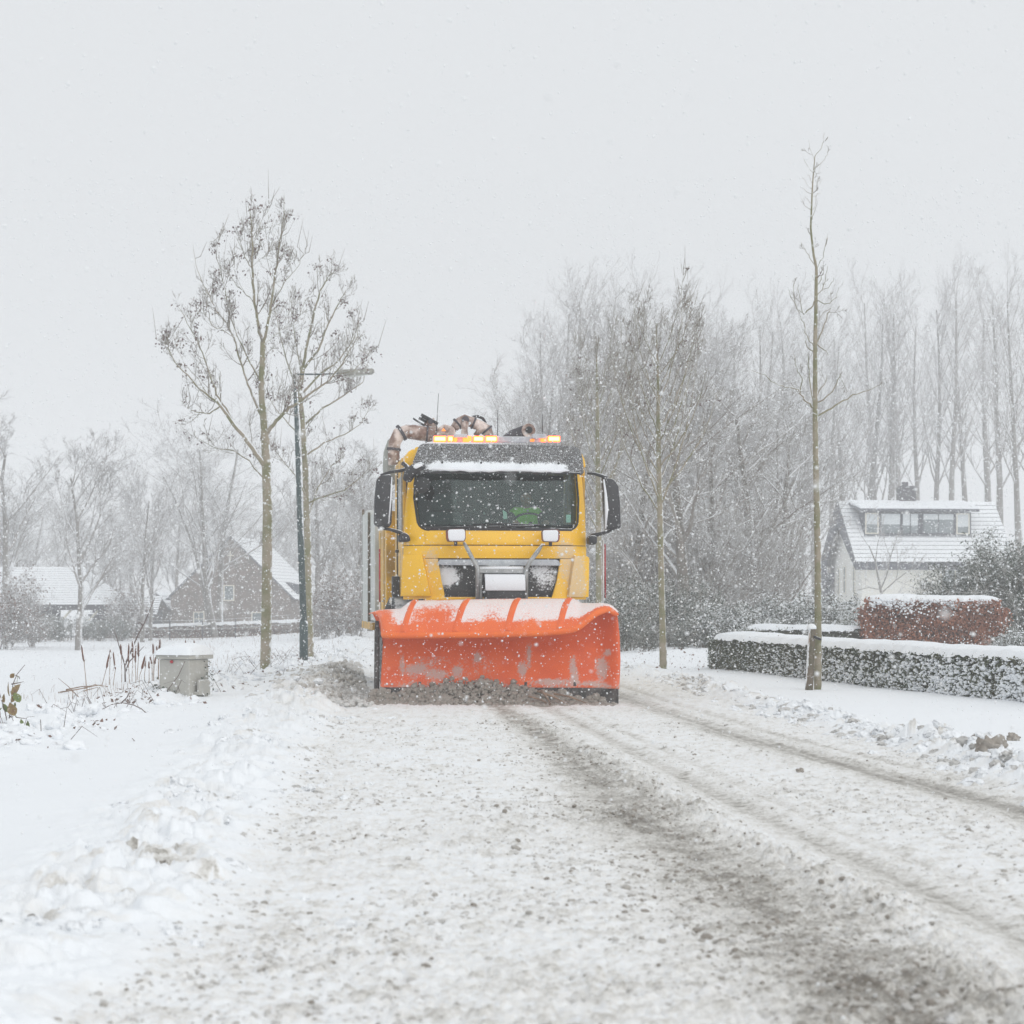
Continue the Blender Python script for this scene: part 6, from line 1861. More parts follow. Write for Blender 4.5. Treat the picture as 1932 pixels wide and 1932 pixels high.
# ---------------------------------------------------------------- hedges
def seg_points(path, width, h, n, rs_, z0=.03, faces=(.62, .22, .16), jit=.03):
    """random points on the front, top and back faces of a hedge running along path"""
    P = np.array(path, float)
    sl = np.linalg.norm(np.diff(P, axis=0), axis=1); s = np.concatenate([[0], np.cumsum(sl)])
    t = rs_.uniform(0, s[-1], n)
    X = np.interp(t, s, P[:, 0]); Y = np.interp(t, s, P[:, 1])
    i = np.clip(np.searchsorted(s, t) - 1, 0, len(sl) - 1)
    dx = np.diff(P[:, 0])[i] / sl[i]; dy = np.diff(P[:, 1])[i] / sl[i]
    nx, ny = dy, -dx
    u = rs_.rand(n)
    side = np.where(u < faces[0], width / 2, np.where(u < faces[0] + faces[1], rs_.uniform(-1, 1, n) * width / 2, -width / 2))
    zz = np.where((u >= faces[0]) & (u < faces[0] + faces[1]), h, rs_.uniform(z0, h, n))
    side = side + rs_.normal(0, jit, n) + jit * 1.2 * (vnoise(t * 3, zz * 4, 3) - .5) * 2
    X = X + nx * side; Y = Y + ny * side
    gz = ground(X, Y)[0]
    return np.stack([X, Y, gz + zz], 1), t, side


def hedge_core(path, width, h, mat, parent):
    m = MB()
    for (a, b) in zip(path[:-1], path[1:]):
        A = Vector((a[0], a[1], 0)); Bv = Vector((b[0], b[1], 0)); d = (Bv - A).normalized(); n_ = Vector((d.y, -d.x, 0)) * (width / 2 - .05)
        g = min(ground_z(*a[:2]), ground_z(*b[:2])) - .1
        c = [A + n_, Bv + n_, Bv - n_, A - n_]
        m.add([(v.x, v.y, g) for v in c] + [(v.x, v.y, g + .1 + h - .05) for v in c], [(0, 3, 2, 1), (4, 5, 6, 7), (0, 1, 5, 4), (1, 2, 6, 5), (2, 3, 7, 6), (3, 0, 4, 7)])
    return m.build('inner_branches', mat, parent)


# clipped low hedge along the right verge; front face runs from the left end to beyond the frame
HG = .07
fa_, fb_ = W(1336, 1268, 38.6), W(1932, 1335, 25.6)
dirh = (Vector(fb_[:2]) - Vector(fa_[:2])).normalized()
hw = 0.85
nrm = Vector((dirh.y, -dirh.x)) * (-1)        # away from the road
if nrm.x < 0: nrm = -nrm
p0 = Vector(fa_[:2]) + nrm * hw / 2 + dirh * .05
p1 = Vector(fb_[:2]) + nrm * hw / 2 + dirh * 3.2
rsh = np.random.RandomState(31)
path = [tuple(p0), tuple(p0.lerp(p1, .5)), tuple(p1)]
hed = empty('clipped_hedge', (0, 0, 0), 0, 'long clipped green hedge speckled with snow and topped by a thick snow layer, right foreground', 'hedge')
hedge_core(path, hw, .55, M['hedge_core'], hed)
fs_ = (.84, .10, .06)
# which side of the path faces the road?
pts, t, side_ = seg_points(path, hw, .53, 34000, rsh, .02, fs_, .022)
o = leaf_mesh('hedge_leaves', pts, rsh.uniform(.02, .042, len(pts)), M['hedge_leaf'], hed, rsh, -.1, 1.6, .3); o['kind'] = 'stuff'
endp = np.stack([p0.x - dirh.x * .0 + rsh.uniform(-hw / 2, hw / 2, 2500) * nrm.x, p0.y + rsh.uniform(-hw / 2, hw / 2, 2500) * nrm.y, rsh.uniform(.08, .6, 2500)], 1) - np.array([dirh.x, dirh.y, 0]) * rsh.normal(0.0, .03, (2500, 1))
o = leaf_mesh('hedge_end_leaves', endp, rsh.uniform(.02, .042, 2500), M['hedge_leaf'], hed, rsh, .1, 1.6, .3); o['kind'] = 'stuff'
pts, t, side_ = seg_points(path, hw + .03, .50, 9000, rsh, .0, (1, 0, 0), .012)
dens = np.clip(.08 + 1.25 * (t / 16) ** .55 * (1.25 - (pts[:, 2]) / .62) + .5 * (fbm(t * 1.2, pts[:, 2] * 3, 66, 3) - .5), 0, 1)
k = rsh.rand(len(pts)) < dens * .66
o = blob_mesh('snow_tufts', pts[k], rsh.uniform(.010, .022, k.sum()) * (.75 + .07 * np.clip(t[k], 0, 16)), M['snow'], hed, rsh, .75); o['kind'] = 'stuff'
snow_cap('snow_layer', [(p[0], p[1], ground_z(*p[:2]) + .535) for p in (tuple(p0 + dirh * -.06), tuple(p0.lerp(p1, .33)), tuple(p0.lerp(p1, .66)), tuple(p1))], hw + .06, .10, hed, 5, .05, 15, .05, None, .05)
# its return, running away from the road behind it
q0, q1 = W(1420, 1232, 47), W(1622, 1232, 44)
h2 = empty('clipped_hedge', (0, 0, 0), 0, 'second low hedge with a thin snow layer, just behind the long clipped hedge', 'hedge')
pa2 = [q0[:2], q1[:2]]
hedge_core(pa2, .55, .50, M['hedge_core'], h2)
pts, t, _s = seg_points(pa2, .55, .50, 2500, rsh, .1, (.8, .15, .05), .02)
o = leaf_mesh('hedge_leaves', pts, .04, M['hedge_leaf'], h2, rsh, .1, 1.6, .3); o['kind'] = 'stuff'
snow_cap('snow_layer', [(p[0], p[1], ground_z(*p) + .50) for p in pa2], .6, .09, h2, 9, .05, 9, .07)

# beech hedge
b0_, b1_ = W(1634, 1226, 44), W(1886, 1232, 43.5)
be = empty('beech_hedge', (0, 0, 0), 0, 'rust brown clipped beech hedge with ragged snow along its top, before the white house', 'hedge')
pb = [b0_[:2], b1_[:2]]
BH = 1.13
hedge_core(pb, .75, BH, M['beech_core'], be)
pts, t, _s = seg_points(pb, .72, BH, 17000, rsh, .02, (.78, .12, .10), .05)
o = leaf_mesh('beech_leaves', pts, rsh.uniform(.04, .075, len(pts)), M['beech_leaf'], be, rsh, -.3, 1.5, .35); o['kind'] = 'stuff'
ee = np.stack([b1_[0] + rsh.normal(0.02, .06, 2200), b1_[1] + rsh.uniform(-.36, .36, 2200), rsh.uniform(.1, BH + .05, 2200)], 1)
ee2 = np.stack([b0_[0] + rsh.normal(-.02, .05, 2200), b0_[1] + rsh.uniform(-.36, .36, 2200), rsh.uniform(.1, BH + .05, 2200)], 1)
o = leaf_mesh('beech_end_leaves', np.concatenate([ee, ee2]), .06, M['beech_leaf'], be, rsh, -.3, 1.5, .35); o['kind'] = 'stuff'
snow_cap('snow_layer', [(p[0], p[1], ground_z(*p) + BH + .0) for p in (b0_, W(1700, 1226, 43.9), W(1800, 1226, 43.7), b1_)], .72, .10, be, 12, .12, 11, .045, None, .20)
k = 900
pts = np.stack([rsh.uniform(b0_[0], b1_[0], k), rsh.uniform(43.2, 43.6, k), np.zeros(k)], 1)
pts[:, 2] = ground(pts[:, 0], pts[:, 1])[0] + BH - np.abs(rsh.normal(0, .09, k)) * (0.3 + 1.4 * vnoise(pts[:, 0] * 6, pts[:, 0] * 0, 8)) + .03
o = blob_mesh('snow_tufts', pts, rsh.uniform(.012, .032, k), M['snow'], be, rsh); o['kind'] = 'stuff'


# shrubs: a woody skeleton with leaves around it
def shrub_proto(seed, h, w, nleaf, lsize, lmat, wood, elong=2.2, droop=.3, upb=.4, stems=9, snowblob=0, bsz=.05, cfg=SHRUB, shape=1.0):
    rg_ = random.Random(seed); rs_ = np.random.RandomState(seed)
    tb_ = Branches()
    tips = []
    for k in range(stems):
        a = rg_.uniform(0, 6.28); l = rg_.uniform(.15, 1) * .75
        grow(tb_, rg_, (rg_.gauss(0, .08 * w), rg_.gauss(0, .08 * w), -.05), vnorm((math.cos(a) * l * w / h * 1.2, math.sin(a) * l * w / h * 1.2, 1)), h * rg_.uniform(.6, .95), .012 + .008 * h, 0, cfg, tips)
    root = empty('shrub', (0, 0, -50))
    tb_.build('branches', wood, root)
    if nleaf:
        T = np.array([p for tp_ in tips for p in tp_])
        T = T[(np.abs(T[:, 0]) < w * .75) & (np.abs(T[:, 1]) < w * .75) & (T[:, 2] > 0.02)]
        if len(T):
            i = rs_.randint(0, len(T), nleaf)
            pos = T[i] + rs_.normal(0, .05 * h, (nleaf, 3)) * np.array([1, 1, .8])
            pos[:, 2] = np.abs(pos[:, 2])
            o = leaf_mesh('leaves', pos, rs_.uniform(.6, 1.3, nleaf) * lsize, lmat, root, rs_, upb, elong, droop); o['kind'] = 'stuff'
            if snowblob:
                i = rs_.randint(0, len(T), snowblob)
                o = blob_mesh('snow_tufts', T[i] + rs_.normal(0, .03 * h, (snowblob, 3)), rs_.uniform(.4, 1.2, snowblob) * bsz, M['snow'], root, rs_, .5); o['kind'] = 'stuff'
    return root


used_proto = set()
ORD = ['first', 'second', 'third', 'fourth', 'fifth', 'sixth', 'seventh', 'eighth', 'ninth']


def beside(pxs, marks):
    """for each thing of a row, its rank to the left or right of the nearest landmark"""
    out = {}
    for m, mn in marks:
        for sgn, sn_ in ((-1, 'left'), (1, 'right')):
            r = sorted([p for p in pxs if (p - m) * sgn >= 0 and min(marks, key=lambda q_: abs(q_[0] - p))[0] == m], key=lambda p: abs(p - m))
            for i, p in enumerate(r): out[p] = (ORD[i], sn_, mn)
    return out




def place(proto, name, x, y, s, rz, label, cat, group=None, sz=1.0, dz=0.0):
    if id(proto) not in used_proto:
        used_proto.add(id(proto))
        o = proto
    else:
        o = copy_thing(proto)
    o.location = (x, y, ground_z(x, y) + dz)
    o.rotation_euler = (0, 0, rz)
    o.scale = (s, s, s * sz)
    o.name = name
    for k_ in ('label', 'category', 'group'):
        if k_ in o: del o[k_]
    tag(o, label, cat, group)
    return o


rho = [shrub_proto(s, 1.7, 1.3, 5200, .13, M['rhodo_leaf'], M['twig'], 3.0, .5, .3, 12, 520, .045) for s in (1, 2, 3)]
ever = [shrub_proto(s, 2.0, 1.2, 6000, .085, M['ever_leaf'], M['twig'], 2.0, .2, .25, 12, 60, .025) for s in (5, 6)]
brush = [shrub_proto(s, 3.6, 1.8, 350, .06, M['dead_leaf'], M['brush_twig'], 1.8, .2, .4, 13, 0) for s in (8, 9)]
browny = [shrub_proto(s, 2.2, 1.5, 3000, .08, M['dead_leaf'], M['twig_far'], 1.8, .2, .2, 10, 0) for s in (12,)]

rgp = random.Random(77)
# rhododendron bank between the dark shrubs and the beech hedge
for k, (px, Y, top) in enumerate(((1345, 50, 1148), (1385, 52, 1135), (1422, 50, 1150), (1455, 54, 1130), (1492, 52, 1138), (1528, 55, 1122), (1560, 53, 1128), (1596, 55, 1120), (1618, 50, 1150), (1470, 49, 1170), (1540, 48.5, 1172), (1590, 48, 1168), (1405, 48, 1180))):
    p = W(px, 1140, Y); zt = EYE - (top - HZ) / F * Y - ground_z(p[0], p[1])
    pos_t = ('leftmost of the bank', 'second from the left of the bank', 'third from the left of the bank', 'left of the bank centre', 'at the bank centre', 'behind the slender young tree', 'right of the slender young tree', 'at the white house wall foot', 'against the beech hedge end', 'low in front of the bank, left of the young tree', 'low in front, behind the stake', 'low in front of the beech hedge end', 'low in front, behind the long hedge left end')[k]
    place(rho[k % 3], 'rhododendron', p[0], Y, zt / 1.75, rgp.uniform(0, 6.28), 'snow laden rhododendron ' + pos_t, 'shrub', 'rhododendrons in the snowy bank')
# dark evergreen shrubs right of the plough
for k, (px, Y, top) in enumerate(((1180, 52, 1130), (1205, 55, 1100), (1235, 57, 1110), (1268, 54, 1120), (1300, 55, 1105), (1325, 52, 1130), (1218, 50, 1175), (1285, 50, 1170), (1160, 56, 1100))):
    p = W(px, 1140, Y); zt = EYE - (top - HZ) / F * Y - ground_z(p[0], p[1])
    pt = ('touching the plough edge', 'behind the plough edge', 'just left of the roadside tree trunk', 'just right of the roadside tree trunk', 'midway to the rhododendrons', 'next to the rhododendrons', 'low before the roadside tree', 'low right of the roadside tree', 'mostly hidden by the plough')[k]
    place(ever[k % 2], 'evergreen_shrub', p[0], Y, zt / 2.0, rgp.uniform(0, 6.28), 'dark evergreen shrub ' + pt, 'shrub', 'dark shrubs right of the plough')
# large evergreen at the right edge, before the house
big = shrub_proto(15, 2.6, 1.7, 15000, .105, M['ever_leaf'], M['twig'], 3.2, -.3, .2, 18, 160, .045)
for k, (px, Y, top, s_) in enumerate(((1845, 50, 1062, 1), (1908, 48, 1045, 1), (1780, 52, 1108, 1), (1940, 47, 1050, 1))):
    p = W(px, 1140, Y); zt = EYE - (top - HZ) / F * Y - ground_z(p[0], p[1])
    pt = ('rising behind the beech hedge', 'the largest, right of the beech hedge', 'low and snowy behind the beech hedge middle', 'cut by the right picture edge')[k]
    place(big, 'evergreen_bush', p[0], Y, zt / 2.65, rgp.uniform(0, 6.28), 'spiky evergreen bush ' + pt, 'bush', 'evergreen bushes in the garden')
for k, (px, Y, top) in enumerate(((1900, 40, 1192), (1925, 38, 1180))):
    p = W(px, 1140, Y); zt = EYE - (top - HZ) / F * Y - ground_z(p[0], p[1])
    place(rho[k], 'garden_shrub', p[0], Y, zt / 1.75, rgp.uniform(0, 6.28), ('small snow covered shrub at the right end of the beech hedge', 'small snow covered shrub at the picture edge behind the long hedge')[k], 'shrub')
# undergrowth behind: tall brush
bl = [(1165, 66), (1200, 70), (1232, 64), (1262, 72), (1292, 66), (1325, 70), (1352, 64), (1385, 71), (1412, 66), (1424, 72), (1440, 68), (1150, 75), (1185, 80), (1400, 80), (1340, 82), (1376, 82)]
bsb = beside([a[0] for a in bl], [(1246, 'the roadside tree beside the plough'), (1330, 'the dark evergreens'), (1430, 'the rhododendron bank'), (1541, 'the slender young tree'), (1150, 'the plough edge')])
for k, (px, Y) in enumerate(bl):
    p = W(px, 1140, Y)
    place(brush[k % 2], 'brushwood', p[0], Y, rgp.uniform(.85, 1.25), rgp.uniform(0, 6.28), '%s tangled bare brushwood clump %s of %s, behind the shrubs' % bsb[px], 'shrub', 'brushwood thicket right of the truck')

# ---------------------------------------------------------------- background trees
tall = {}


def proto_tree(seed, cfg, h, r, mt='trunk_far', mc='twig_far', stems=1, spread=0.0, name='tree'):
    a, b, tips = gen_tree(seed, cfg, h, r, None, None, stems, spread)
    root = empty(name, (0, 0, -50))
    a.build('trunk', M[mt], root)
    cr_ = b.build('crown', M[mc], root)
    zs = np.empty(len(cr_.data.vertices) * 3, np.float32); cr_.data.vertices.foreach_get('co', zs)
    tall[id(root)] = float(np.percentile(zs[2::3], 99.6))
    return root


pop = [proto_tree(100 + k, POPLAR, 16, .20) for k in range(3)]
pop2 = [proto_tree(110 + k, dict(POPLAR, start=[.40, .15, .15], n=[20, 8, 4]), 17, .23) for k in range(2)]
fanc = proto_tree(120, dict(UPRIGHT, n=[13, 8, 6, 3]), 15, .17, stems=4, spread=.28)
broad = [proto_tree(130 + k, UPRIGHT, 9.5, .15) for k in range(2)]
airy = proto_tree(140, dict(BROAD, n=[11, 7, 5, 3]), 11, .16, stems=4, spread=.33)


def ptree(proto, hproto, px, top, Y, label, group, name='poplar', rz=None, cat='tree', wide=1.0):
    p = W(px, 1140, Y); g = ground_z(p[0], p[1])
    zt = EYE - (top - HZ) / F * Y - g
    s_ = zt * 1.045 / tall[id(proto)]
    wide *= rgp.uniform(.95, 1.3)
    o = place(proto, name, p[0], Y, s_ * wide, rgp.uniform(0, 6.28) if rz is None else rz, label, cat, group, 1 / wide)
    o.rotation_euler = (rgp.gauss(0, .022), rgp.gauss(0, .022), o.rotation_euler[2])
    return o


G1 = 'bare poplars of the windbreak on the right'
pl_list = [(1018, 560, 112), (1048, 528, 108), (1082, 520, 104), (1108, 512, 112), (1140, 545, 118), (1168, 530, 112), (1198, 525, 120), (1226, 515, 110), (1252, 530, 118), (1282, 550, 112), (1310, 548, 122), (1340, 575, 118),
           (1372, 590, 124), (1398, 600, 116), (1424, 560, 122), (1452, 552, 118), (1480, 548, 126), (1512, 542, 120), (1540, 560, 126), (1566, 590, 120), (1592, 570, 124), (1630, 560, 128), (1656, 525, 132), (1676, 530, 127), (1702, 540, 135)]
bs = beside([a[0] for a in pl_list], [(1129, 'the tree behind the right mirror'), (1246, 'the roadside tree beside the plough'), (1400, 'the low thicket middle'), (1541, 'the slender young tree'), (1640, 'the white house roof end')])
for k, (px, top, Y) in enumerate(pl_list):
    ptree((pop + pop2)[k % 5], 16, px, top + rgp.uniform(-6, 6), Y * 1.32, '%s slim hazy poplar %s of %s' % bs[px], G1, wide=1.0)
for k, (px, top, Y, lab) in enumerate(((1790, 495, 128, 'broad poplar rising behind the chimney of the white house'), (1762, 520, 132, 'thinner poplar left of the chimney of the white house'), (1832, 505, 130, 'poplar rising behind the right half of the white roof'),
                                       (1868, 520, 134, 'poplar behind the right roof edge of the white house'), (1893, 505, 112, 'poplar just right of the white house'), (1925, 498, 104, 'rightmost poplar at the picture edge'), (1945, 520, 112, 'poplar cut by the right picture edge'), (1735, 545, 136, 'faint poplar left of the white house chimney'))):
    ptree(pop2[k % 2], 17, px, top, Y * 1.2, lab, None)
for k, (px, top, Y, lab) in enumerate(((1065, 600, 82, 'wide fan shaped bare tree behind the truck crane'), (1022, 690, 95, 'leaning bare tree left of the fan shaped one, behind the antennas'), (1215, 600, 84, 'wide bare tree behind the roadside tree'), (1330, 640, 88, 'wide bare tree right of the roadside tree'),
                                       (1420, 700, 86, 'lower spreading tree midway to the young tree'), (1450, 740, 90, 'low spreading tree well left of the young tree'))):
    ptree(fanc, 15, px, top, Y, lab, None, 'bare_tree', wide=1.1)
snowy = [proto_tree(150 + k, dict(BROAD, n=[12, 7, 5, 3], up=[.02, .02, .0, -.01, -.02]), 8, .17, 'bark_grey', 'brush_twig') for k in range(2)]
for k, (px, top, Y, lab) in enumerate(((1290, 700, 62, 'snow laden tree with a dark trunk just right of the roadside tree'), (1352, 760, 66, 'snow laden leaning tree above the rhododendrons left part'), (1418, 720, 70, 'snow laden tree above the rhododendron bank centre'), (1190, 780, 64, 'snow laden tree between the right mirror and the roadside tree'), (1478, 800, 76, 'small snow laden tree left of the slender young tree'))):
    ptree(snowy[k % 2], 8, px, top, Y, lab, None, 'snowy_tree', wide=1.15)
# left side
for k, (px, top, Y, lab) in enumerate(((8, 772, 96, 'large bare tree at the left picture edge'), (148, 826, 82, 'rounded bare tree standing right before the snowy barn'), (600, 845, 90, 'hazy bare tree behind the lamp post'), (655, 895, 84, 'hazy bare tree left of the truck'), (700, 820, 96, 'hazy bare tree just behind the truck mirror'))):
    ptree(broad[k % 2], 9.5, px, top, Y, lab, None, 'bare_tree', wide=1.25)
for k, (px, top, Y, lab) in enumerate(((268, 885, 100, 'bare tree between the barn and the brick gable house'), (285, 905, 104, 'second bare tree close to the one between barn and gable house'))):
    ptree(broad[1 - k], 9.5, px, top, Y, lab, None, 'bare_tree', wide=1.1)
ptree(airy, 11, 412, 770, 112, 'tall many stemmed tree rising behind the brick gable house', None, 'bare_tree', wide=1.25)
G2 = 'faint trees on the far left horizon'
for k, (px, top, Y) in enumerate(((60, 930, 150), (110, 940, 160), (200, 945, 155), (235, 940, 165), (330, 925, 150), (360, 960, 160), (470, 945, 165), (520, 950, 150), (560, 930, 160), (640, 900, 150), (680, 925, 165), (30, 960, 170), (-20, 940, 150), (725, 930, 170))):
    fb = dict(zip((60, 110, 200, 235, 330, 360, 470, 520, 560, 640, 680, 30, -20, 725), ('above the barn ridge, left', 'above the barn ridge, right', 'just right of the barn', 'between barn and gable house, nearer the barn', 'over the left eave of the gable house', 'over the left roof slope of the gable house', 'over the right roof slope of the gable house', 'just right of the near mossy trunk', 'hidden behind the lamp post', 'right of the two left roadside trees', 'left of the truck mirror', 'over the left half of the barn', 'cut by the left picture edge', 'mostly hidden by the truck')))[px]
    ptree(broad[k % 2] if k % 3 else airy, 9.5 if k % 3 else 11, px, top, Y, 'faint far bare tree ' + fb, G2, 'far_tree', wide=1.35)
# bushes on the left
for k, (px, Y, top, lab) in enumerate(((640, 80, 1085, 'reddish brown bush behind the lamp post'), (672, 78, 1110, 'reddish brown bush left of the truck side boards'), (612, 84, 1120, 'low brown bush right behind the second left tree'), (12, 84, 1092, 'brown leaved bush before the barn at the left edge'), (60, 88, 1128, 'bush under the barn roof'), (235, 106, 1110, 'bush left of the gable house'))):
    p = W(px, 1140, Y); zt = EYE - (top - HZ) / F * Y - ground_z(p[0], p[1])
    place(browny[0], 'bush', p[0], Y, zt / 2.2, rgp.uniform(0, 6.28), lab, 'bush', None)
for k, (px, Y, top) in enumerate(((30, 100, 1160), (75, 101, 1165), (115, 102, 1168), (185, 103, 1168), (225, 103, 1165), (100, 106, 1160), (160, 106, 1165))):
    p = W(px, 1140, Y); zt = EYE - (top - HZ) / F * Y - ground_z(p[0], p[1])
    place(ever[k % 2], 'evergreen_shrub', p[0], Y, zt / 2.0, rgp.uniform(0, 6.28), 'dark evergreen shrub ' + ('at the left picture edge before the barn', 'under the middle of the barn roof', 'left of the first barn post', 'right of the last barn post', 'farthest right before the low shed', 'behind the front row, left of the first post', 'behind the front row, between the barn posts')[k], 'shrub', 'dark shrubs before the barn')
# small garden tree before the white house
GT = [(1664, 1140, .075), (1663, 1120, .07), (1658, 1095, .06), (1652, 1060, .04), (1640, 1030, .025)]
gl = [[(1661, 1112, .05), (1673, 1085, .04), (1680, 1050, .03), (1690, 1020, .018), (1697, 1000, .008)], [(1664, 1118, .04), (1690, 1095, .03), (1718, 1075, .02), (1740, 1055, .008)], [(1660, 1112, .03), (1640, 1108, .025), (1610, 1115, .01)],
      [(1652, 1060, .03), (1655, 1030, .02), (1662, 1005, .008)], [(1680, 1050, .02), (1668, 1020, .012), (1672, 985, .006)], [(1690, 1095, .02), (1698, 1065, .014), (1700, 1040, .006)], [(1645, 1040, .02), (1625, 1010, .014), (1612, 980, .006)], [(1690, 1095, .015), (1715, 1105, .01), (1745, 1115, .005)], [(1665, 1122, .025), (1690, 1125, .015), (1715, 1112, .006)]]
gz_ = ground_z(*W(1664, 1140, 100)[:2])
gt = [(1664, 1140 + (EYE - gz_) * F / 100, .09)] + GT
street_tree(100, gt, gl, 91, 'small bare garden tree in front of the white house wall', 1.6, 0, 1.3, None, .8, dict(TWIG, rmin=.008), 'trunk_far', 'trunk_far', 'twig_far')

# ================================================================ HOUSES
def poly_obj(name, verts, faces, mat, parent, th=0):
    me = bpy.data.meshes.new(name); me.from_pydata([tuple(v) for v in verts], [], faces)
    bm = bmesh.new(); bm.from_mesh(me); bmesh.ops.recalc_face_normals(bm, faces=bm.faces); bm.to_mesh(me); bm.free()
    o = link_mesh(name, me, mat, parent)
    if th:
        m = o.modifiers.new('t', 'SOLIDIFY'); m.thickness = th
    return o


def window(parent, x0, x1, z0, z1, y, fmat, nx=1, nz=1, blind=0.0, fw=.06, axis='y'):
    """window in a wall facing -y (axis y) or -x (axis x): frame with glazing bars, a pane for each opening"""
    f = MB()
    def bx(a0, a1, b0, b1, d0, d1):
        if axis == 'y': f.box((a0, y - d1, b0), (a1, y - d0, b1))
        else: f.box((y - d1, a0, b0), (y - d0, a1, b1))
    bx(x0, x1, z0, z0 + fw, -.05, .05); bx(x0, x1, z1 - fw, z1, -.05, .05)
    bx(x0, x0 + fw, z0 + fw, z1 - fw, -.05, .048); bx(x1 - fw, x1, z0 + fw, z1 - fw, -.05, .048)
    for i in range(1, nx):
        xm = x0 + (x1 - x0) * i / nx; bx(xm - fw / 3, xm + fw / 3, z0 + fw, z1 - fw, -.04, .04)
    for i in range(1, nz):
        zm = z0 + (z1 - z0) * i / nz; bx(x0 + fw, x1 - fw, zm - fw / 3, zm + fw / 3, -.04, .036)
    w_ = f.build('window', fmat, parent)
    for i in range(nx):
        for j in range(nz):
            a0 = x0 + (x1 - x0) * i / nx + fw * .5; a1 = x0 + (x1 - x0) * (i + 1) / nx - fw * .5
            b0 = z0 + (z1 - z0) * j / nz + fw * .5; b1 = z0 + (z1 - z0) * (j + 1) / nz - fw * .5
            p_ = MB()
            if axis == 'y': p_.box((a0, y - .012, b0), (a1, y - .004, b1))
            else: p_.box((y - .012, a0, b0), (y - .004, a1, b1))
            p_.build('pane', M['window'], w_)
            if blind:
                q_ = MB()
                zb_ = b1 - (b1 - b0) * blind
                if axis == 'y': q_.box((a0, y - .022, zb_), (a1, y - .016, b1))
                else: q_.box((y - .022, a0, zb_), (y - .016, a1, b1))
                q_.build('blind', M['blind'], w_)
    return w_


def roof_slope(parent, a, b, c, d, rows, mat, name='roof_slope', step=.05, th=.10):
    """sloping roof from eave a-b up to ridge d-c in lapped courses of tiles"""
    a, b, c, d = map(Vector, (a, b, c, d))
    n = (b - a).cross(d - a).normalized()
    if n.z < 0: n = -n
    m = MB()
    for i in range(rows):
        t0, t1 = i / rows, (i + 1) / rows
        p0, p1 = a.lerp(d, t0), b.lerp(c, t0); p2, p3 = b.lerp(c, t1), a.lerp(d, t1)
        lo = [p0 - n * th, p1 - n * th, p2 - n * th, p3 - n * th]
        hi = [p0 + n * step, p1 + n * step, p2 + n * .004, p3 + n * .004]
        m.add(lo + hi, [(0, 3, 2, 1), (4, 5, 6, 7), (0, 1, 5, 4), (1, 2, 6, 5), (2, 3, 7, 6), (3, 0, 4, 7)])
    return m.build(name, mat, parent)


# white house
fc = W(1626, 1140, 115)
gW = ground_z(fc[0], fc[1])
wh = empty('white_house', (fc[0], fc[1], gW), math.radians(6), 'white rendered house with a snowy roof, long dormer window and dark overhanging gable', 'house')
Lh, Dh = 8.1, 6.6
ez, rzz = 3.93 - gW, 6.97 - gW
ym = Dh / 2
sl = (rzz - ez) / ym
# walls: front, back, gables
MB().box((0, 0, -.2), (Lh, .25, ez)).build('wall', M['white_wall'], wh)
MB().box((0, Dh - .25, -.2), (Lh, Dh, ez)).build('wall', M['white_wall'], wh)
for x0, x1 in ((0.003, .25), (Lh - .25, Lh - .003)):
    MB().prism([(.26, -.2), (Dh - .26, -.2), (Dh - .26, ez + .2), (ym, rzz - .25), (.26, ez + .2)], 'x', x0, x1).build('gable_wall', M['white_wall'], wh)
oh = .45
fe = (-oh, ez - oh * sl)
roof_slope(wh, (-.45, -oh, ez - oh * sl), (Lh + .35, -oh, ez - oh * sl), (Lh + .35, ym, rzz), (-.45, ym, rzz), 15, M['roof_snow'], 'front_roof_slope', .035, .18)
roof_slope(wh, (-.45, Dh + oh, ez - oh * sl), (Lh + .35, Dh + oh, ez - oh * sl), (Lh + .35, ym, rzz), (-.45, ym, rzz), 15, M['roof_snow'], 'rear_roof_slope', .06, .18)
MB().box((-.5, -oh - .06, ez - oh * sl - .42), (Lh + .35, -oh + .04, ez - oh * sl - .05)).build('gutter_board', M['slate'], wh, .01)
MB().box((-.45, -oh + .05, ez - oh * sl - .42), (Lh + .3, 0, ez - oh * sl - .36)).build('soffit', M['cream'], wh)
# dark clad verge: broad boards framing the gable, down to the ground at the back
MB().prism([(-oh, ez - oh * sl + .02), (ym, rzz + .02), (ym, rzz - 1.35), (-oh + .12, ez - oh * sl - .3)], 'x', -.52, -.46).build('verge_board', M['slate'], wh, .01)
MB().prism([(ym, rzz + .02), (Dh + 1.0, ez - 1.0 * sl + .1), (Dh + 1.0, -.1), (Dh - .9, -.1), (Dh - .9, ez - .5), (ym, rzz - 1.35)], 'x', -.53, -.465).build('verge_cladding', M['slate'], wh, .01)
MB().box((-.5, Dh - .8, -.1), (.0, Dh + .9, ez - .9)).build('side_screen', M['slate'], wh)
window(wh, 1.35, 1.75, 1.6, 3.15, 0.0, M['cream'], axis='x', nz=2)
window(wh, 3.25, 3.75, 1.65, 3.2, 0.0, M['cream'], axis='x', nz=2)
window(wh, 4.6, 5.0, 1.6, 3.1, 0.0, M['cream'], axis='x', nz=2)
window(wh, 4.35, 6.0, 1.0, ez - .35, 0.0, M['cream'], nx=2, fw=.09)
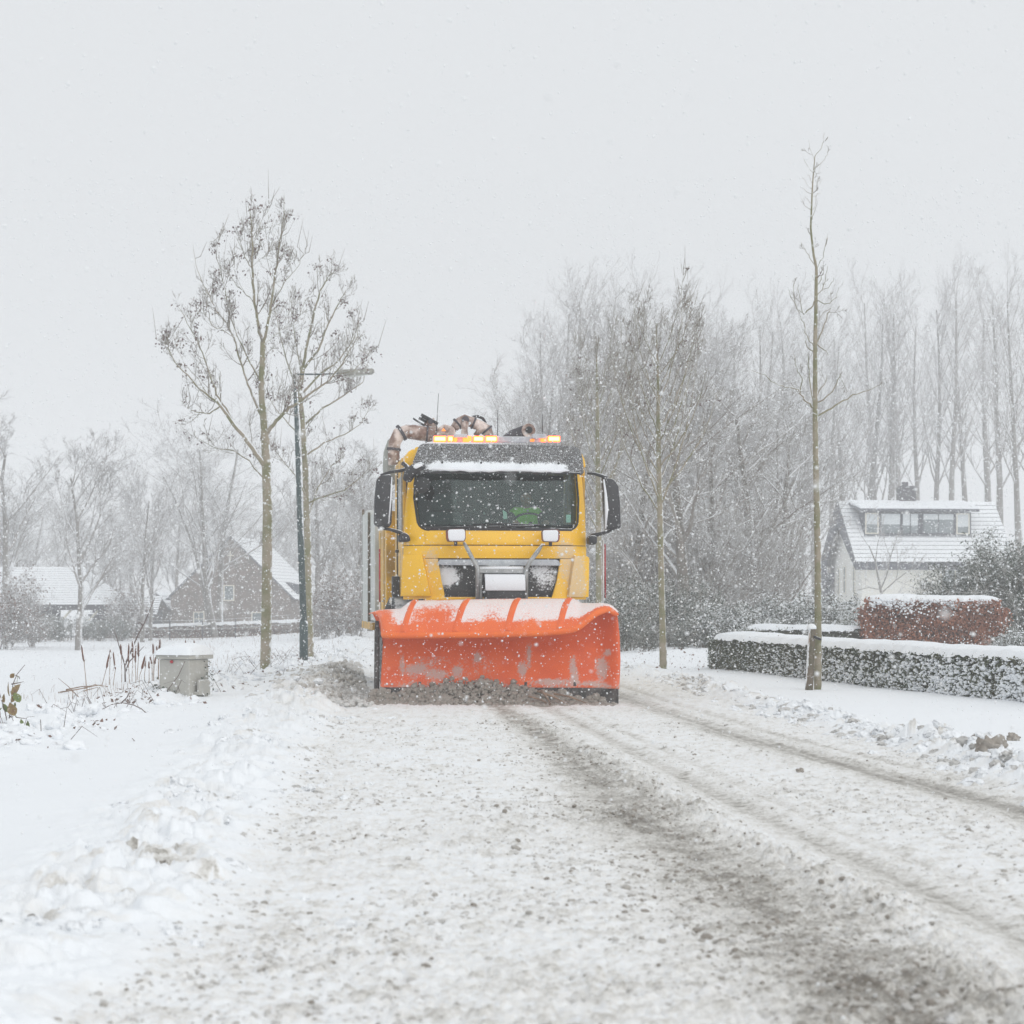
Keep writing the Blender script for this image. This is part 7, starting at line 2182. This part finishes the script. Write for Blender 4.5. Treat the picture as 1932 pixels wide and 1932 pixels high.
# dormer
dy = (5.0 - gW - ez) / sl
d0, d1, dz0, dz1 = .45, 6.45, 5.0 - gW, 6.28 - gW
MB().box((d0, dy + .02, dz0 - .25), (d1, ym, dz1)).build('dormer_wall', M['slate'], wh)
MB().prism([(dy - .35, dz1 + .02), (ym + .1, dz1 + .48), (ym + .1, dz1 + .62), (dy - .35, dz1 + .16)], 'x', d0 - .35, d1 + .35).build('dormer_roof', M['slate'], wh, .01)
MB().prism([(dy - .33, dz1 + .163), (ym + .05, dz1 + .623), (ym + .05, dz1 + .76), (dy - .30, dz1 + .29)], 'x', d0 - .33, d1 + .33).build('dormer_snow', M['snow'], wh, .03)
MB().box((d0 - .02, dy - .10, dz0 - .12), (d1 + .02, dy + .015, dz0 + .02)).build('dormer_sill', M['slate'], wh, .01)
window(wh, d0 + .05, d0 + .80, dz0 + .08, dz1 - .05, dy, M['cream'], fw=.07, blind=.55)
window(wh, d0 + .90, d0 + 2.05, dz0 + .08, dz1 - .05, dy, M['slate'], fw=.05, blind=.55)
window(wh, d0 + 2.10, d0 + 3.05, dz0 + .08, dz1 - .05, dy, M['slate'], nx=2, fw=.05, blind=.6)
window(wh, d0 + 3.25, d0 + 5.05, dz0 + .08, dz1 - .05, dy, M['slate'], nx=2, fw=.05, blind=.3)
window(wh, d0 + 5.15, d0 + 5.90, dz0 + .08, dz1 - .05, dy, M['cream'], fw=.07, blind=.65)
cx0 = 3.0
ch = MB().box((cx0, ym - .3, rzz - .3), (cx0 + .9, ym + .4, rzz + .78)).build('chimney', M['dark_wood'], wh, .03)
MB().box((cx0 + .22, ym - .1, rzz + .78), (cx0 + .52, ym + .2, rzz + 1.08)).build('chimney_pot', M['dark_wood'], ch, .02)
MB().prism([(cx0 - .04, rzz + .70), (cx0 + .94, rzz + .70), (cx0 + .85, rzz + .84), (cx0 + .1, rzz + .85)], 'y', ym - .34, ym + .44).build('chimney_cap', M['dark_wood'], ch, .02)

# brick gable house
ga = W(434.6, 1140, 130)
gB = ground_z(ga[0], ga[1])
gh = empty('gable_house', (ga[0], ga[1], gB), math.radians(-5), 'dark brick farmhouse with a steep gable facing the snowy field and snow on its roof', 'house')
hw2, ez, rzz, dep = 3.70, 1.70 - gB, 5.27 - gB, 10.5
MB().prism([(-hw2, -.4), (hw2, -.4), (hw2, ez), (0, rzz), (-hw2, ez)], 'y', 0, .3).build('gable_wall', M['brick_wall'], gh)
MB().box((-hw2, .3, -.4), (-hw2 + .3, dep, ez)).build('wall', M['brick_wall'], gh)
MB().box((hw2 - .3, .3, -.4), (hw2, dep, ez)).build('wall', M['brick_wall'], gh)
s2 = (rzz - ez) / hw2
roof_slope(gh, (hw2 + .3, -.05, ez - .3 * s2 + .15), (hw2 + .3, dep, ez - .3 * s2 + .15), (0, dep, rzz + .15), (0, -.05, rzz + .15), 18, M['roof_snow'], 'right_roof_slope', .02, .08)
roof_slope(gh, (-hw2 - .3, -.05, ez - .3 * s2 + .15), (-hw2 - .3, dep, ez - .3 * s2 + .15), (0, dep, rzz + .15), (0, -.05, rzz + .15), 18, M['roof_snow'], 'left_roof_slope', .02, .08)
window(gh, -.42, .25, 1.45 - gB, 2.42 - gB, 0, M['cream'], fw=.07)
window(gh, -2.3, -1.6, -.08 - gB, .80 - gB, 0, M['cream'], 2, 2, fw=.06)
window(gh, 1.30, 2.0, -.2 - gB, .78 - gB, 0, M['cream'], fw=.07)
MB().box((-.02, -.06, rzz - 1.35), (.04, -.01, rzz - .75)).build('wall_anchor', M['cream'], gh)
MB().box((-.2, -.05, rzz - 1.08), (.22, -.012, rzz - 1.02)).build('wall_anchor', M['cream'], gh)
c2 = MB().box((.35, 7.2, rzz - .6), (.95, 7.9, rzz + .55)).build('chimney', M['brick_wall'], gh, .03)
MB().box((.28, 7.13, rzz + .55), (1.02, 7.97, rzz + .66)).build('chimney_cap', M['brick_wall'], c2, .01)
dm = MB().prism([(2.6, ez + .05), (3.7, ez + .02), (3.7, ez + .75), (2.3, ez + 1.05)], 'y', 2.3, 3.9).build('roof_dormer', M['slate'], gh, .02)

# barn with hipped snowy roof on posts, and a low shed roof beyond
bc = W(0, 1140, 113)
gC = ground_z(bc[0], bc[1])
bn = empty('open_barn', (bc[0], bc[1], gC), 0, 'low open barn with a snow covered hipped roof on timber posts at the far left', 'barn')
bx1 = (205 - 0) / F * 113; rx = 136 / F * 113
ez, rzz = 1.22 - gC, 3.28 - gC
m_ = roof_slope(bn, (-3.0, -.4, ez), (bx1 + .1, -.4, ez), (rx, 3.2, rzz), (-3.0, 3.2, rzz), 16, M['roof_snow'], 'front_roof_slope', .015, .06)
roof_slope(bn, (bx1 + .1, 6.8, ez), (bx1 + .1, -.4, ez), (rx, 3.2, rzz), (rx, 3.2, rzz + .001), 16, M['roof_snow'], 'hip_roof_slope', .015, .06)
roof_slope(bn, (-3.0, 6.8, ez), (bx1 + .1, 6.8, ez), (rx, 3.2, rzz), (-3.0, 3.2, rzz), 12, M['roof_snow'], 'rear_roof_slope', .04, .06)
MB().box((-3.0, -.45, ez - .28), (bx1 + .12, -.3, ez - .02)).build('eave_beam', M['dark_wood'], bn)
for x_ in (2.25, 5.25):
    MB().box((x_, -.25, -.3), (x_ + .35, .1, ez - .2)).build('post', M['dark_wood'], bn)
for x_, s_ in ((3.75, -1), (5.2, -1)):
    MB().prism([(x_, ez - .25), (x_ + .14, ez - .25), (x_ + s_ * .55 + .14, ez - .85), (x_ + s_ * .55, ez - .85)], 'y', -.2, -.08).build('brace', M['cream'], bn)
MB().box((-3.0, 5.5, -.3), (2.0, 5.7, ez - .1)).build('rear_wall', M['dark_wood'], bn)
sc_ = W(250, 1140, 128); gS = ground_z(sc_[0], sc_[1])
sh = empty('shed', (sc_[0], sc_[1], gS), 0, 'low shed with a snow covered roof between the barn and the gable house', 'shed')
MB().box((-2.4, 0, -.3), (1.3, 3, .9 - gS)).build('wall', M['dark_wood'], sh)
roof_slope(sh, (-2.6, -.3, .62 - gS), (1.5, -.3, .62 - gS), (1.3, 3, 1.75 - gS), (-2.4, 3, 1.75 - gS), 8, M['roof_snow'], 'roof_slope', .04, .08)
MB().prism([(-2.5, .62 - gS), (1.4, .62 - gS), (1.4, .45 - gS), (-2.5, .45 - gS)], 'y', -.35, -.3).build('eave_board', M['dark_wood'], sh)
s3 = W(300, 1140, 132); gS = ground_z(s3[0], s3[1])
sh = empty('shed', (s3[0], s3[1], gS), 0, 'small white roofed shed touching the left corner of the gable house', 'shed')
MB().prism([(-1.1, -.3), (.8, -.3), (.8, .7 - gS), (-.15, 1.85 - gS), (-1.1, .7 - gS)], 'y', 0, 3).build('wall', M['brick_wall'], sh)
roof_slope(sh, (-1.3, -.2, .6 - gS), (-1.3, 3.2, .6 - gS), (-.15, 3.2, 1.98 - gS), (-.15, -.2, 1.98 - gS), 6, M['roof_snow'], 'roof_slope', .04, .06)
roof_slope(sh, (1.0, -.2, .6 - gS), (1.0, 3.2, .6 - gS), (-.15, 3.2, 1.98 - gS), (-.15, -.2, 1.98 - gS), 6, M['roof_snow'], 'roof_slope', .04, .06)

# far brown hedge across the field and a wire fence before it
fh = empty('far_hedge', (0, 0, 0), 0, 'long low brown hedge with a thin snow line at the left field\'s far end', 'hedge')
f0, f1 = W(150, 1140, 111), W(800, 1140, 114)
pf = [f0[:2], f1[:2]]
hedge_core(pf, .8, .50, M['beech_core'], fh)
pts, t, _s = seg_points(pf, .85, .55, 15000, rsh, .02, (.7, .2, .1), .06)
o = leaf_mesh('hedge_leaves', pts, rsh.uniform(.05, .1, len(pts)), M['dead_leaf'], fh, rsh, -.1, 1.6, .3); o['kind'] = 'stuff'
snow_cap('snow_layer', [(p[0], p[1], ground_z(*p) + .5) for p in pf], .8, .10, fh, 44, .08, 7, .2, None, .1)
fn = empty('wire_fence', (0, 0, 0), 0, 'wire fence on thin posts across the left field in front of the barn', 'fence')
for k in range(9):
    p = W(10 + k * 62, 1140, 106)
    g = ground_z(p[0], p[1])
    MB().tube([(p[0], p[1], g - .1), (p[0] + .01, p[1], g + 1.0)], .035, 6).build('post', M['dark_wood'], fn)
for hz_ in (.5, .95):
    pts = [(W(-10 + k * 62, 1140, 106)[0], 105.95, ground_z(W(-10 + k * 62, 1140, 106)[0], 106) + hz_) for k in range(10)]
    MB().tube(pts, .012, 4).build('wire', M['steel'], fn)
# stub row of fence posts by the far right of the left field is hidden by the truck; none built

# ================================================================ FALLING SNOW AND AIR
rf_ = np.random.RandomState(99)
n1 = 100000
Yf = 27.5 * rf_.rand(n1 * 2) ** (1 / 3)
Yf = Yf[Yf > 2.2][:n1]
Xf = rf_.uniform(-.36, .36, len(Yf)) * Yf
Zf = EYE + rf_.uniform(-.24, .36, len(Yf)) * Yf
k = Zf > 0.05
Yf, Xf, Zf = Yf[k], Xf[k], Zf[k]
sf = 0.0020 + 0.0056 * rf_.rand(len(Yf)) ** 3.6
sf = np.where(Yf < 6, sf * .75, sf)
Y2 = 27.5 + 80 * rf_.rand(130000) ** .85
X2 = rf_.uniform(-.30, .30, len(Y2)) * Y2
Z2 = EYE + rf_.uniform(-.05, .20, len(Y2)) * Y2
k = Z2 > 0.1
Y2, X2, Z2 = Y2[k], X2[k], Z2[k]
s2_ = 0.0065 + 0.0105 * rf_.rand(len(Y2)) ** 2
o = scatter('falling_snow', np.stack([np.concatenate([Xf, X2]), np.concatenate([Yf, Y2]), np.concatenate([Zf, Z2])], 1), np.concatenate([sf, s2_]), M['flake'], 1, .25, 1.0)
tag(o, 'snowflakes falling through the air', 'snow')

hz = MB().box((-420, -25, -2.2), (420, 420, 31)).build('haze', None)
hm = bpy.data.materials.new('haze'); hm.use_nodes = True
ht = hm.node_tree; ht.nodes.clear()
ho = ht.nodes.new('ShaderNodeOutputMaterial'); pv = ht.nodes.new('ShaderNodeVolumePrincipled')
pv.inputs['Color'].default_value = (0.99, 0.993, 1.0, 1)
pv.inputs['Density'].default_value = 0.0031
pv.inputs['Anisotropy'].default_value = 0.2
ht.links.new(pv.outputs[0], ho.inputs['Volume'])
hz.data.materials.clear(); hz.data.materials.append(hm)
hz['kind'] = 'stuff'
